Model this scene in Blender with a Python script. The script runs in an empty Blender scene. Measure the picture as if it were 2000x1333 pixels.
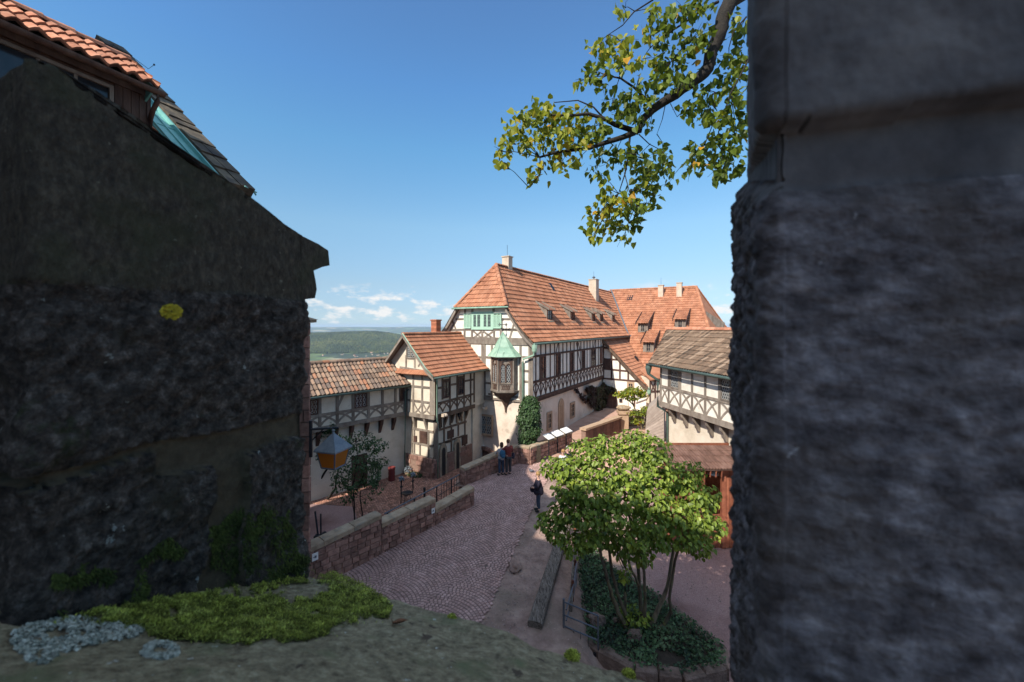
import bpy, math, random
from mathutils import Vector, noise
V = Vector
R = random.Random(7)
rad = math.radians
# ---------------------------------------------------------------- camera
F, HZ, CX = 800.0, 638.0, 1000.0
sc = bpy.context.scene
cam = bpy.data.cameras.new('camera'); camo = bpy.data.objects.new('camera', cam)
sc.collection.objects.link(camo); sc.camera = camo
cam.sensor_width = 36; cam.lens = 36*F/2000
camo.location = (0, 0, 0); camo.rotation_euler = (rad(90), 0, 0)
cam.shift_y = -(666.5-HZ)/2000
cam.clip_start = 0.01; cam.clip_end = 60000
cam.dof.use_dof = True; cam.dof.focus_distance = 14; cam.dof.aperture_fstop = 3.8
# ---------------------------------------------------------------- light
SUN_EL = rad(42); SUN_H = V((-.614, -.789, 0)).normalized()
SUN = V((SUN_H.x*math.cos(SUN_EL), SUN_H.y*math.cos(SUN_EL), math.sin(SUN_EL)))
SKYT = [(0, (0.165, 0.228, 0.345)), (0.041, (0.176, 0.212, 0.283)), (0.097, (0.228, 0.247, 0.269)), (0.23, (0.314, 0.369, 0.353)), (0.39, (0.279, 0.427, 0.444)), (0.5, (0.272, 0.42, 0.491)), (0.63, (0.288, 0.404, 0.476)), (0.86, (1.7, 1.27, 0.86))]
w = bpy.data.worlds.new('World'); sc.world = w; w.use_nodes = True
nt = w.node_tree; nt.nodes.clear()
sky = nt.nodes.new('ShaderNodeTexSky'); sky.sky_type = 'NISHITA'; sky.sun_disc = False
sky.sun_elevation = SUN_EL; sky.sun_rotation = math.atan2(SUN_H.x, SUN_H.y)
sky.altitude = 400; sky.air_density = 1.0; sky.dust_density = .3; sky.ozone_density = 2.2
bg = nt.nodes.new('ShaderNodeBackground'); bg.inputs[1].default_value = .15
tc = nt.nodes.new('ShaderNodeTexCoord')
sep = nt.nodes.new('ShaderNodeSeparateXYZ'); nt.links.new(tc.outputs['Generated'], sep.inputs[0])
def wmath(op, a, b=None, c=None, clamp=False):
    n = nt.nodes.new('ShaderNodeMath'); n.operation = op; n.use_clamp = clamp
    for i, x in enumerate((a, b, c)):
        if x is None: continue
        if isinstance(x, (int, float)): n.inputs[i].default_value = x
        else: nt.links.new(x, n.inputs[i])
    return n.outputs[0]
# cumulus low over the horizon (real sky directions)
mp = nt.nodes.new('ShaderNodeMapping'); mp.inputs['Scale'].default_value = (19, 19, 44); mp.inputs['Location'].default_value = (3.1, 7.7, 0.4)
nt.links.new(tc.outputs['Generated'], mp.inputs[0])
nz = nt.nodes.new('ShaderNodeTexNoise'); nz.inputs['Scale'].default_value = 1.0; nz.inputs['Detail'].default_value = 10; nz.inputs['Roughness'].default_value = .6
nt.links.new(mp.outputs[0], nz.inputs[0])
el = sep.outputs['Z']
up = nt.nodes.new('ShaderNodeMapRange'); up.inputs[1].default_value = .065; up.inputs[2].default_value = .11; up.inputs[3].default_value = 1; up.inputs[4].default_value = 0
nt.links.new(el, up.inputs[0])
lo = nt.nodes.new('ShaderNodeMapRange'); lo.inputs[1].default_value = .004; lo.inputs[2].default_value = .03; nt.links.new(el, lo.inputs[0])
band = wmath('MULTIPLY', up.outputs[0], lo.outputs[0])
cl = wmath('ADD', nz.outputs[0], wmath('MULTIPLY', band, .10))
clm = nt.nodes.new('ShaderNodeMapRange'); clm.inputs[1].default_value = .60; clm.inputs[2].default_value = .73; nt.links.new(cl, clm.inputs[0])
cmask = wmath('MULTIPLY', wmath('MULTIPLY', clm.outputs[0], up.outputs[0]), .8, clamp=True)
mx = nt.nodes.new('ShaderNodeMixRGB'); mx.inputs[2].default_value = (2.25, 2.15, 2.05, 1)
nt.links.new(cmask, mx.inputs[0]); nt.links.new(sky.outputs[0], mx.inputs[1])
# sky tone by elevation: toned down low, zenith brightened and warmed to lift shade
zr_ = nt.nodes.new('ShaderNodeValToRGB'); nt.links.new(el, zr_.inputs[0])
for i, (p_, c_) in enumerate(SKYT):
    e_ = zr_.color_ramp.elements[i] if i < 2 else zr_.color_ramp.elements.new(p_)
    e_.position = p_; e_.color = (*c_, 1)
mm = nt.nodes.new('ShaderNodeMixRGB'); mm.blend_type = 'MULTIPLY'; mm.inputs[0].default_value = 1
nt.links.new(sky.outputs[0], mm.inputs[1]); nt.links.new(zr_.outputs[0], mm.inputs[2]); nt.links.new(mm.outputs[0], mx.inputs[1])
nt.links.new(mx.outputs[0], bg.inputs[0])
wo = nt.nodes.new('ShaderNodeOutputWorld'); nt.links.new(bg.outputs[0], wo.inputs[0])
sl = bpy.data.lights.new('sun', 'SUN'); sl.energy = 2.3; sl.angle = rad(.5); sl.color = (1, .93, .82)
so = bpy.data.objects.new('sun', sl); sc.collection.objects.link(so); so.rotation_euler = SUN.to_track_quat('Z', 'Y').to_euler()
sc.view_settings.view_transform = 'Standard'; sc.view_settings.look = 'None'
sc.view_settings.exposure = 1.62; sc.view_settings.gamma = 1
sc.cycles.volume_bounces = 0; sc.cycles.max_bounces = 8; sc.cycles.transparent_max_bounces = 6
# ---------------------------------------------------------------- helpers
def P(px, py, Y): return V(((px-CX)*Y/F, Y, (HZ-py)*Y/F))
def ray(px, py): return V(((px-CX)/F, 1, (HZ-py)/F))
class MB:
    def __init__(s): s.v = []; s.f = []; s.m = []; s.t = []; s.tint = .5; s.mi = 0
    def add(s, vs, fs):
        n = len(s.v); s.v += [tuple(x) for x in vs]; s.t += [s.tint]*len(vs)
        s.f += [tuple(i+n for i in f) for f in fs]; s.m += [s.mi]*len(fs)
    def poly(s, vs): s.add(vs, [tuple(range(len(vs)))])
    def hexa(s, a, b):       # a, b: matching loops of points (bottom, top)
        n = len(a); s.add(list(a)+list(b), [tuple(range(n))[::-1], tuple(range(n, 2*n))]+[(i, (i+1) % n, n+(i+1) % n, n+i) for i in range(n)])
    def box(s, c, x, y, z):  # corner, three edge vectors
        c, x, y, z = V(c), V(x), V(y), V(z); s.hexa([c, c+x, c+x+y, c+y], [c+z, c+x+z, c+x+y+z, c+y+z])
    def cbox(s, x0, x1, y0, y1, z0, z1): s.box((x0, y0, z0), (x1-x0, 0, 0), (0, y1-y0, 0), (0, 0, z1-z0))
    def tube(s, pts, rs, n=6, cap=True):
        pts = [V(p) for p in pts]; 
        if isinstance(rs, (int, float)): rs = [rs]*len(pts)
        rings = []; ref = V((0, 0, 1))
        for i, p in enumerate(pts):
            d = (pts[min(i+1, len(pts)-1)]-pts[max(i-1, 0)]); d = d.normalized() if d.length > 1e-9 else V((0, 0, 1))
            u = d.cross(ref)
            if u.length < .05: u = d.cross(V((1, 0, 0)))
            u.normalize(); v = u.cross(d)
            rings.append([p+u*rs[i]*math.cos(6.2832*k/n)+v*rs[i]*math.sin(6.2832*k/n) for k in range(n)])
        vs = [q for r_ in rings for q in r_]; fs = []
        for i in range(len(pts)-1):
            for k in range(n): fs.append((i*n+k, i*n+(k+1) % n, (i+1)*n+(k+1) % n, (i+1)*n+k))
        if cap: fs += [tuple(range(n))[::-1], tuple((len(pts)-1)*n+k for k in range(n))]
        s.add(vs, fs)
    def lathe(s, c, prof, n=12):
        c = V(c); vs = []; fs = []
        for r_, z in prof:
            for k in range(n): vs.append(c+V((r_*math.cos(6.2832*k/n), r_*math.sin(6.2832*k/n), z)))
        for i in range(len(prof)-1):
            for k in range(n): fs.append((i*n+k, i*n+(k+1) % n, (i+1)*n+(k+1) % n, (i+1)*n+k))
        fs += [tuple(range(n))[::-1], tuple((len(prof)-1)*n+k for k in range(n))]
        s.add(vs, fs)
    def blob(s, c, r, seed=0, n=8, amp=.3):
        c = V(c); vs = []; fs = []
        for i in range(n+1):
            th = math.pi*i/n
            for k in range(n*2):
                ph = math.pi*k/n; d = V((math.sin(th)*math.cos(ph), math.sin(th)*math.sin(ph), math.cos(th)))
                q = 1+amp*noise.noise(d*1.7+V((seed*3.1, seed, 0))); vs.append(c+V((d.x*r[0], d.y*r[1], d.z*r[2]))*q)
        for i in range(n):
            for k in range(n*2): fs.append((i*2*n+k, i*2*n+(k+1) % (2*n), (i+1)*2*n+(k+1) % (2*n), (i+1)*2*n+k))
        s.add(vs, fs)
    def build(s, name, mats, parent=None, smooth=False, org=None, **pr):
        me = bpy.data.meshes.new(name)
        off = V((0, 0, 0))
        if parent is not None: off = V(parent['_o'])
        elif org is not None: off = V(org)
        elif s.v:
            xs = [v[0] for v in s.v]; ys = [v[1] for v in s.v]; off = V(((min(xs)+max(xs))/2, (min(ys)+max(ys))/2, min(v[2] for v in s.v)))
        me.from_pydata([(v[0]-off.x, v[1]-off.y, v[2]-off.z) for v in s.v], [], s.f)
        if not isinstance(mats, (list, tuple)): mats = [mats]
        for m in mats: me.materials.append(m)
        if len(mats) > 1: me.polygons.foreach_set('material_index', s.m)
        at = me.attributes.new('tint', 'FLOAT', 'POINT'); at.data.foreach_set('value', s.t)
        if smooth: me.polygons.foreach_set('use_smooth', [True]*len(me.polygons))
        me.update()
        o = bpy.data.objects.new(name, me); sc.collection.objects.link(o)
        o['_o'] = list(off)
        if parent is not None: o.parent = parent
        else: o.location = off
        if parent is not None and False: pass
        for k, x in pr.items(): o[k] = x
        return o
def thing(name, label, cat, loc=(0, 0, 0), group=None):
    o = bpy.data.objects.new(name, None); sc.collection.objects.link(o); o.location = loc; o['_o'] = list(loc)
    o['label'] = label; o['category'] = cat; o.empty_display_size = .3
    if group: o['group'] = group
    return o
def tag(o, label, cat, group=None):
    o['label'] = label; o['category'] = cat
    if group: o['group'] = group
    return o
class Fr:                    # vertical wall frame: a along the wall, z up, o outwards
    def __init__(s, org, ad, n): s.o = V((org[0], org[1], 0)); s.a = V((ad[0], ad[1], 0)).normalized(); s.n = V((n[0], n[1], 0)).normalized()
    def pt(s, a, z, o=0): return s.o+s.a*a+s.n*o+V((0, 0, z))
    def az(s, px, py, o=0):
        r = ray(px, py); k = (s.o+s.n*o).dot(s.n)/r.dot(s.n); p = r*k
        return ((p-s.o).dot(s.a), p.z)
def fbox(mb, fr, a0, a1, z0, z1, o0, o1):
    mb.hexa([fr.pt(a0, z0, o0), fr.pt(a1, z0, o0), fr.pt(a1, z0, o1), fr.pt(a0, z0, o1)], [fr.pt(a0, z1, o0), fr.pt(a1, z1, o0), fr.pt(a1, z1, o1), fr.pt(a0, z1, o1)])
def fbar(mb, fr, p, q, w_, o0, o1):
    dx, dz = q[0]-p[0], q[1]-p[1]; L = math.hypot(dx, dz) or 1; nx, nz_ = -dz/L*w_/2, dx/L*w_/2
    c = [(p[0]+nx, p[1]+nz_), (q[0]+nx, q[1]+nz_), (q[0]-nx, q[1]-nz_), (p[0]-nx, p[1]-nz_)]
    mb.hexa([fr.pt(x, z, o0) for x, z in c], [fr.pt(x, z, o1) for x, z in c])
def fpoly(mb, fr, pts, o0, o1): mb.hexa([fr.pt(x, z, o0) for x, z in pts], [fr.pt(x, z, o1) for x, z in pts])
def farc(mb, fr, p, q, bulge, w_, o0, o1, n=4):   # curved brace
    dx, dz = q[0]-p[0], q[1]-p[1]; L = math.hypot(dx, dz); nx, nz_ = -dz/L, dx/L; pts = []
    for i in range(n+1):
        t = i/n; b = bulge*4*t*(1-t); pts.append((p[0]+dx*t+nx*b, p[1]+dz*t+nz_*b))
    lo_, hi = [], []
    for i, c in enumerate(pts):
        a_, b_ = pts[max(i-1, 0)], pts[min(i+1, n)]; l = math.hypot(b_[0]-a_[0], b_[1]-a_[1]); m = (-(b_[1]-a_[1])/l*w_/2, (b_[0]-a_[0])/l*w_/2)
        lo_.append((c[0]-m[0], c[1]-m[1])); hi.append((c[0]+m[0], c[1]+m[1]))
    for i in range(n): fpoly(mb, fr, [lo_[i], lo_[i+1], hi[i+1], hi[i]], o0, o1)
# ---------------------------------------------------------------- materials
MATS = {}
def mat(name, cols, scale=4, bump=.3, bscale=None, rough=.85, tint=.35, detail=6, coords='Object', tcols=None, metal=0, stretch=None, spots=None, bdist=.02, transl=0, spec=.3, nr=.62, lo=.32, hi=.68, dist=0):
    m = bpy.data.materials.new(name); m.use_nodes = True; n = m.node_tree; N = n.nodes; L = n.links
    b = N['Principled BSDF']; b.inputs['Roughness'].default_value = rough; b.inputs['Metallic'].default_value = metal
    b.inputs['Specular IOR Level'].default_value = spec
    t = N.new('ShaderNodeTexCoord'); co = t.outputs[coords]
    if stretch:
        mp_ = N.new('ShaderNodeMapping'); mp_.inputs['Scale'].default_value = stretch; L.new(co, mp_.inputs[0]); co = mp_.outputs[0]
    nz_ = N.new('ShaderNodeTexNoise'); nz_.inputs['Scale'].default_value = scale; nz_.inputs['Detail'].default_value = detail; nz_.inputs['Roughness'].default_value = nr; nz_.inputs['Distortion'].default_value = dist
    L.new(co, nz_.inputs[0])
    cr = N.new('ShaderNodeValToRGB'); L.new(nz_.outputs[0], cr.inputs[0])
    k = len(cols)
    for i, c in enumerate(cols):
        pos = lo+(hi-lo)*i/max(1, k-1)
        e = cr.color_ramp.elements[i] if i < 2 else cr.color_ramp.elements.new(pos)
        e.position = pos; e.color = (*c, 1)
    if k == 1: cr.color_ramp.elements[1].color = (*cols[0], 1)
    col = cr.outputs[0]
    at = N.new('ShaderNodeAttribute'); at.attribute_name = 'tint'
    if tcols:
        c2 = N.new('ShaderNodeValToRGB'); c2.color_ramp.interpolation = 'LINEAR'
        if name.startswith('tile'): tcols = [tuple(x*.28 for x in tcols[0])]*2+list(tcols)  # two dark stops put a lip shadow into the tile colour
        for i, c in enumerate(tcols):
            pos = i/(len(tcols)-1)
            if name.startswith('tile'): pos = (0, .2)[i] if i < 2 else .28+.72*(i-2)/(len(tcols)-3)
            e = c2.color_ramp.elements[i] if i < 2 else c2.color_ramp.elements.new(pos)
            e.position = pos; e.color = (*c, 1)
        L.new(at.outputs['Fac'], c2.inputs[0])
        mxx = N.new('ShaderNodeMixRGB'); mxx.blend_type = 'MULTIPLY'; mxx.inputs[0].default_value = 1; L.new(c2.outputs[0], mxx.inputs[1]); L.new(col, mxx.inputs[2]); col = mxx.outputs[0]
    if tint:
        mr = N.new('ShaderNodeMapRange'); mr.inputs[3].default_value = 1-tint; mr.inputs[4].default_value = 1+tint; L.new(at.outputs['Fac'], mr.inputs[0])
        hs = N.new('ShaderNodeHueSaturation'); L.new(mr.outputs[0], hs.inputs['Value']); L.new(col, hs.inputs['Color']); col = hs.outputs[0]
    for sp in (spots or []):     # (scale, lo, hi, colour, seed)
        n2 = N.new('ShaderNodeTexNoise'); n2.noise_dimensions = '4D'; n2.inputs['W'].default_value = sp[4]; n2.inputs['Scale'].default_value = sp[0]; n2.inputs['Detail'].default_value = 5; n2.inputs['Roughness'].default_value = .6
        L.new(t.outputs[coords], n2.inputs[0])
        mr = N.new('ShaderNodeMapRange'); mr.inputs[1].default_value = sp[1]; mr.inputs[2].default_value = sp[2]; L.new(n2.outputs[0], mr.inputs[0])
        mxx = N.new('ShaderNodeMixRGB'); mxx.inputs[2].default_value = (*sp[3], 1); L.new(mr.outputs[0], mxx.inputs[0]); L.new(col, mxx.inputs[1]); col = mxx.outputs[0]
    L.new(col, b.inputs['Base Color'])
    if bump:
        bn = N.new('ShaderNodeTexNoise'); bn.inputs['Scale'].default_value = bscale or scale*3; bn.inputs['Detail'].default_value = 8; bn.inputs['Roughness'].default_value = .6; L.new(co, bn.inputs[0])
        bp = N.new('ShaderNodeBump'); bp.inputs['Strength'].default_value = bump; bp.inputs['Distance'].default_value = bdist; L.new(bn.outputs[0], bp.inputs['Height']); L.new(bp.outputs[0], b.inputs['Normal'])
    if transl:
        tr = N.new('ShaderNodeBsdfTranslucent'); L.new(col, tr.inputs[0]); ms = N.new('ShaderNodeMixShader'); ms.inputs[0].default_value = transl
        L.new(b.outputs[0], ms.inputs[1]); L.new(tr.outputs[0], ms.inputs[2]); L.new(ms.outputs[0], N['Material Output'].inputs[0])
    MATS[name] = m; return m
M = MATS
mat('plaster', [(.50, .43, .33), (.62, .54, .43), (.68, .61, .50)], 1.1, .5, 14, tint=.05, bdist=.03, spots=[(.55, .6, .75, (.43, .36, .28), 1.3), (2.3, .63, .72, (.5, .43, .33), 7)])
mat('plaster_white', [(.62, .57, .49), (.74, .69, .6), (.78, .73, .65)], 1.6, .35, 16, tint=.06, bdist=.02, spots=[(2.0, .62, .74, (.55, .49, .4), 2)])
mat('plaster_low', [(.52, .43, .35), (.64, .54, .45), (.70, .6, .5)], .9, .5, 10, tint=.05, bdist=.03, spots=[(.45, .56, .7, (.50, .36, .29), 4.4), (1.7, .62, .72, (.44, .36, .29), 9)])
mat('timber', [(.075, .045, .03), (.125, .08, .055), (.17, .115, .08)], 3, .5, 18, tint=.25, stretch=(1, 1, .5))
mat('timber_grey', [(.13, .10, .08), (.20, .165, .135), (.27, .23, .19)], 3, .5, 20, tint=.22, stretch=(1, 1, .5))
mat('timber_dark', [(.05, .026, .02), (.085, .045, .035), (.12, .07, .05)], 3, .4, 20, tint=.2)
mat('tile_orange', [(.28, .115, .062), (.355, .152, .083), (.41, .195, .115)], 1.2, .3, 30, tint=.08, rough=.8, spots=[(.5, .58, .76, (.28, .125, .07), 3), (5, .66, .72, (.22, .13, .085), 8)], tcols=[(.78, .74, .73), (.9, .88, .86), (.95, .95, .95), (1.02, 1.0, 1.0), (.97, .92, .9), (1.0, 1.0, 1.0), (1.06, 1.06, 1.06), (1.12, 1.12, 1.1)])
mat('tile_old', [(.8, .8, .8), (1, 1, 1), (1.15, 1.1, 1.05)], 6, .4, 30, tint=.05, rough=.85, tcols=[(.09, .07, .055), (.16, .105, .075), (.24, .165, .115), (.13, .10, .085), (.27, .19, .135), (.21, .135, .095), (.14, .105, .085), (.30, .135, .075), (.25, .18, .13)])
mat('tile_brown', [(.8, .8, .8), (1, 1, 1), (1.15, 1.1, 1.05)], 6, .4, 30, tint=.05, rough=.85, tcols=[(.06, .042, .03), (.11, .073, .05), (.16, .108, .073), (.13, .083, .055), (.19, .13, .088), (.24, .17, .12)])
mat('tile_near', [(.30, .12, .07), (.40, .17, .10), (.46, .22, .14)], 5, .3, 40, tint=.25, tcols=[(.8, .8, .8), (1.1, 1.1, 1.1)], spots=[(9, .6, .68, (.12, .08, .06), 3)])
mat('copper', [(.17, .29, .215), (.25, .38, .285), (.33, .45, .35)], 2.4, .2, 12, rough=.6, tint=.15, spots=[(4, .62, .7, (.10, .16, .12), 1)])
mat('copper_near', [(.12, .33, .31), (.17, .42, .39), (.25, .5, .46)], 2, .15, 10, rough=.55, tint=.15)
mat('gutter', [(.05, .08, .07), (.085, .125, .11)], 3, .1, 10, rough=.55, tint=.15)
mat('green_paint', [(.30, .46, .35), (.36, .52, .41)], 5, .15, 30, rough=.6, tint=.12)
mat('red_stone', [(.20, .105, .082), (.28, .155, .12), (.36, .215, .165)], 5, .8, 22, tint=.38, bdist=.03, spots=[(11, .62, .7, (.10, .065, .055), 2), (1.2, .6, .75, (.2, .15, .11), 5)])
mat('mortar', [(.20, .125, .095), (.27, .175, .135)], 8, .5, 30, tint=.1)
mat('cope_stone', [(.24, .175, .115), (.33, .245, .165), (.39, .31, .22)], 4, .6, 26, tint=.15, spots=[(3, .55, .68, (.2, .19, .155), 2)])
mat('sand_stone', [(.33, .22, .14), (.43, .30, .2)], 4, .4, 26, tint=.12)
mat('cobble', [(.33, .205, .18), (.40, .255, .225), (.46, .305, .275)], 2.2, .5, 40, tint=.2, rough=.72, bdist=.01)
mat('cobble_yard', [(.26, .125, .085), (.34, .17, .12), (.40, .215, .155)], 2.2, .5, 40, tint=.4, bdist=.01)
mat('joint', [(.12, .08, .07), (.18, .125, .105)], 6, .6, 60, tint=0)
mat('dirt', [(.19, .12, .10), (.29, .195, .16), (.38, .27, .22)], 2.2, 1.0, 9, tint=0, bdist=.04, spots=[(.5, .5, .62, (.21, .155, .12), 3), (26, .64, .68, (.45, .36, .3), 4)])
mat('gravel', [(.24, .15, .14), (.34, .215, .2), (.44, .3, .28)], 30, .9, 60, tint=0, bdist=.03, spots=[(.3, .5, .7, (.17, .09, .08), 3)])
mat('terrace', [(.36, .21, .15), (.44, .27, .2), (.48, .31, .24)], 1.2, .4, 20, tint=0)
mat('glass_dark', [(.016, .018, .022), (.03, .032, .038)], 3, 0, rough=.12, tint=.2, spec=.6)
mat('came', [(.34, .34, .33), (.42, .42, .4)], 8, 0, rough=.5, tint=.1)
mat('iron', [(.012, .013, .017), (.03, .032, .04)], 12, .3, 60, rough=.5, tint=.2, metal=.3)
mat('steel', [(.10, .115, .14), (.16, .18, .21)], 8, .1, 40, rough=.42, tint=.15, metal=.5)
mat('zinc', [(.115, .14, .17), (.16, .185, .21), (.2, .22, .24)], 6, .15, 30, rough=.5, tint=.1, metal=.3, spots=[(30, .66, .7, (.1, .07, .04), 2)])
mat('brick', [(.36, .12, .06), (.46, .18, .10)], 8, .5, 40, tint=.3)
mat('chimney', [(.42, .33, .25), (.54, .44, .34)], 3, .4, 20, tint=.1)
mat('moss', [(.24, .27, .04), (.42, .46, .09), (.56, .60, .16)], 30, 0, tint=.45, rough=.9, transl=.2, tcols=[(.3, .3, .27), (.75, .75, .65), (1, 1, .9), (1.3, 1.25, 1.0)])
mat('moss_dark', [(.025, .036, .008), (.07, .09, .016)], 16, 0, tint=.5, rough=.9, transl=.2)
mat('lichen', [(.27, .285, .23), (.40, .41, .34), (.52, .52, .44)], 60, .5, 160, tint=.25, bdist=.003)
mat('lichen_yellow', [(.28, .22, .015), (.42, .33, .02)], 70, .6, 160, tint=.1, bdist=.003)
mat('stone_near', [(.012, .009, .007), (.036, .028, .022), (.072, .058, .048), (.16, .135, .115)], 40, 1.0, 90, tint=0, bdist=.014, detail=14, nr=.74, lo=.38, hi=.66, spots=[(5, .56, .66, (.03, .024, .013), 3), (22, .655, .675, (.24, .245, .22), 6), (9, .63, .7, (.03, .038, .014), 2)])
mat('stone_cap', [(.018, .014, .010), (.045, .036, .024), (.085, .069, .048)], 70, 1.0, 160, tint=0, bdist=.008, detail=14, nr=.75, lo=.36, hi=.66, stretch=(1, 1, .5), spots=[(4, .52, .7, (.035, .038, .016), 3), (45, .66, .7, (.16, .15, .11), 5)])
mat('stone_right', [(.045, .037, .039), (.10, .086, .090), (.165, .146, .153), (.30, .272, .28)], 22, .8, 40, tint=0, bdist=.016, detail=9, nr=.6, lo=.34, hi=.7, stretch=(1, 1, 1.6), spots=[(5, .5, .68, (.085, .068, .062), 3), (18, .67, .70, (.34, .33, .34), 6)])
mat('stone_sill', [(.10, .075, .042), (.20, .16, .095), (.30, .25, .15), (.42, .37, .25)], 42, 1.0, 110, tint=0, bdist=.010, detail=14, nr=.74, lo=.36, hi=.68, spots=[(7, .55, .68, (.15, .155, .075), 3), (60, .66, .69, (.5, .5, .44), 6), (18, .62, .66, (.08, .055, .035), 2)])
mat('mortar_near', [(.03, .022, .012), (.055, .042, .025), (.08, .062, .038)], 26, .8, 80, tint=0, bdist=.005, detail=12, nr=.7)
mat('leaf', [(.18, .25, .035), (.27, .35, .06)], 8, 0, tint=.3, rough=.45, transl=.38, tcols=[(.55, .62, .6), (.85, .9, .8), (1.05, 1.05, 1), (1.5, 1.25, 1.1)], spec=.4)
mat('leaf_linden', [(.12, .165, .018), (.19, .235, .03)], 8, 0, tint=.25, rough=.5, transl=.42, tcols=[(.6, .7, .6), (.9, 1, .8), (1.3, 1.2, .9), (1.9, 1.5, 1.1), (2.6, 1.1, .6)], spec=.35)
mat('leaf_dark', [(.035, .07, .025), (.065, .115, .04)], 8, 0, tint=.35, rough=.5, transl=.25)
mat('leaf_ground', [(.05, .10, .045), (.09, .155, .07), (.15, .21, .11)], 3, 0, tint=.4, rough=.55, transl=.25, tcols=[(.5, .6, .8), (1, 1, 1), (1.35, 1.4, 1.35)])
mat('leaf_vine', [(.05, .04, .035), (.07, .06, .03)], 8, 0, tint=.35, rough=.55, transl=.25, tcols=[(.9, .45, .6), (1.2, .6, .6), (.8, 1, .6), (.9, 1.2, .6)])
mat('bark', [(.07, .052, .036), (.15, .115, .075), (.22, .18, .11)], 8, .9, 30, tint=.2, stretch=(1, 1, .3), spots=[(5, .56, .68, (.16, .16, .05), 2)])
mat('bark_dark', [(.012, .010, .008), (.032, .026, .021)], 14, .8, 40, tint=.2)
mat('old_beam', [(.06, .046, .038), (.16, .128, .105), (.26, .22, .185)], 9, 1.0, 26, tint=.1, bdist=.04, dist=1.6, lo=.38, hi=.6, stretch=(3.0, .35, 3.0))
mat('red_wood', [(.13, .04, .022), (.2, .065, .035), (.27, .10, .055)], 4, .4, 22, tint=.25)
mat('near_wood', [(.06, .035, .028), (.10, .06, .045), (.15, .095, .07)], 5, .5, 40, tint=.2, stretch=(1, 1, .25))
mat('board_grey', [(.30, .245, .21), (.40, .335, .29)], 3, .4, 30, tint=.14)
mat('board_brown', [(.11, .055, .04), (.17, .09, .065)], 4, .4, 26, tint=.25)
mat('slate', [(.05, .04, .03), (.10, .08, .055), (.17, .13, .085)], 3, .7, 20, tint=.25, spots=[(2.2, .5, .66, (.035, .03, .028), 3)])
mat('white', [(.7, .69, .66), (.78, .77, .74)], 4, 0, rough=.5, tint=.05)
mat('black', [(.02, .02, .022), (.03, .03, .032)], 4, 0, rough=.6, tint=.1)
mat('clay_red', [(.13, .022, .022), (.18, .035, .032)], 6, .3, 40, tint=.1, rough=.6)
mat('rock', [(.11, .075, .06), (.18, .125, .10), (.25, .18, .15)], 3, 1.0, 12, tint=.1, bdist=.05)
mat('soil', [(.035, .028, .02), (.06, .045, .033)], 6, .9, 30, tint=0, bdist=.04)
mat('skin', [(.55, .33, .25), (.6, .37, .28)], 20, .05, 60, rough=.55, tint=0)
for nm, c in dict(cloth_red=(.16, .035, .03), cloth_grey=(.32, .31, .31), cloth_blue=(.03, .10, .17), denim=(.035, .055, .09), navy=(.018, .016, .03), trouser=(.05, .05, .055), hair_brown=(.06, .033, .018), hair_grey=(.35, .33, .31), hair_blond=(.32, .19, .08), cloth_white=(.6, .6, .62), shoe=(.02, .02, .02), pigeon=(.12, .12, .14)).items():
    mat(nm, [tuple(x*.8 for x in c), tuple(min(1, x*1.15) for x in c)], 14, .4, 50, tint=0, bdist=.01)
def masonry(mb, fr, a0, a1, zt, zb, o=0.0, ch=.28, bl=.42, gap=.018, depth=.05, rnd=R, hole=None):
    """rows of blocks proud of a wall face; zt(a) and zb(a) give top and bottom"""
    f = (lambda a, v: v(a) if callable(v) else v)
    zmin = min(f(a0, zb), f(a1, zb)); zmax = max(f(a0, zt), f(a1, zt)); z = zmax; 
    while z > zmin:
        h = ch*rnd.uniform(.85, 1.15); a = a0-rnd.uniform(0, bl)
        while a < a1:
            l = bl*rnd.uniform(.6, 1.5); b0, b1 = max(a, a0), min(a+l, a1); a += l
            if b1-b0 < .06: continue
            zz1 = min(z, f((b0+b1)/2, zt)); zz0 = max(z-h, f((b0+b1)/2, zb)-.1)
            if zz1-zz0 < .07: continue
            if hole and hole((b0+b1)/2, (zz0+zz1)/2): continue
            g = gap/2; mb.tint = rnd.random(); d = depth*rnd.uniform(.6, 1.2); i = .012
            A = [fr.pt(b0+g, zz0+g, o), fr.pt(b1-g, zz0+g, o), fr.pt(b1-g, zz1-g, o), fr.pt(b0+g, zz1-g, o)]
            B = [fr.pt(b0+g+i, zz0+g+i, o+d), fr.pt(b1-g-i, zz0+g+i, o+d), fr.pt(b1-g-i, zz1-g-i, o+d), fr.pt(b0+g+i, zz1-g-i, o+d)]
            mb.hexa(A, B)
        z -= h
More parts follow.
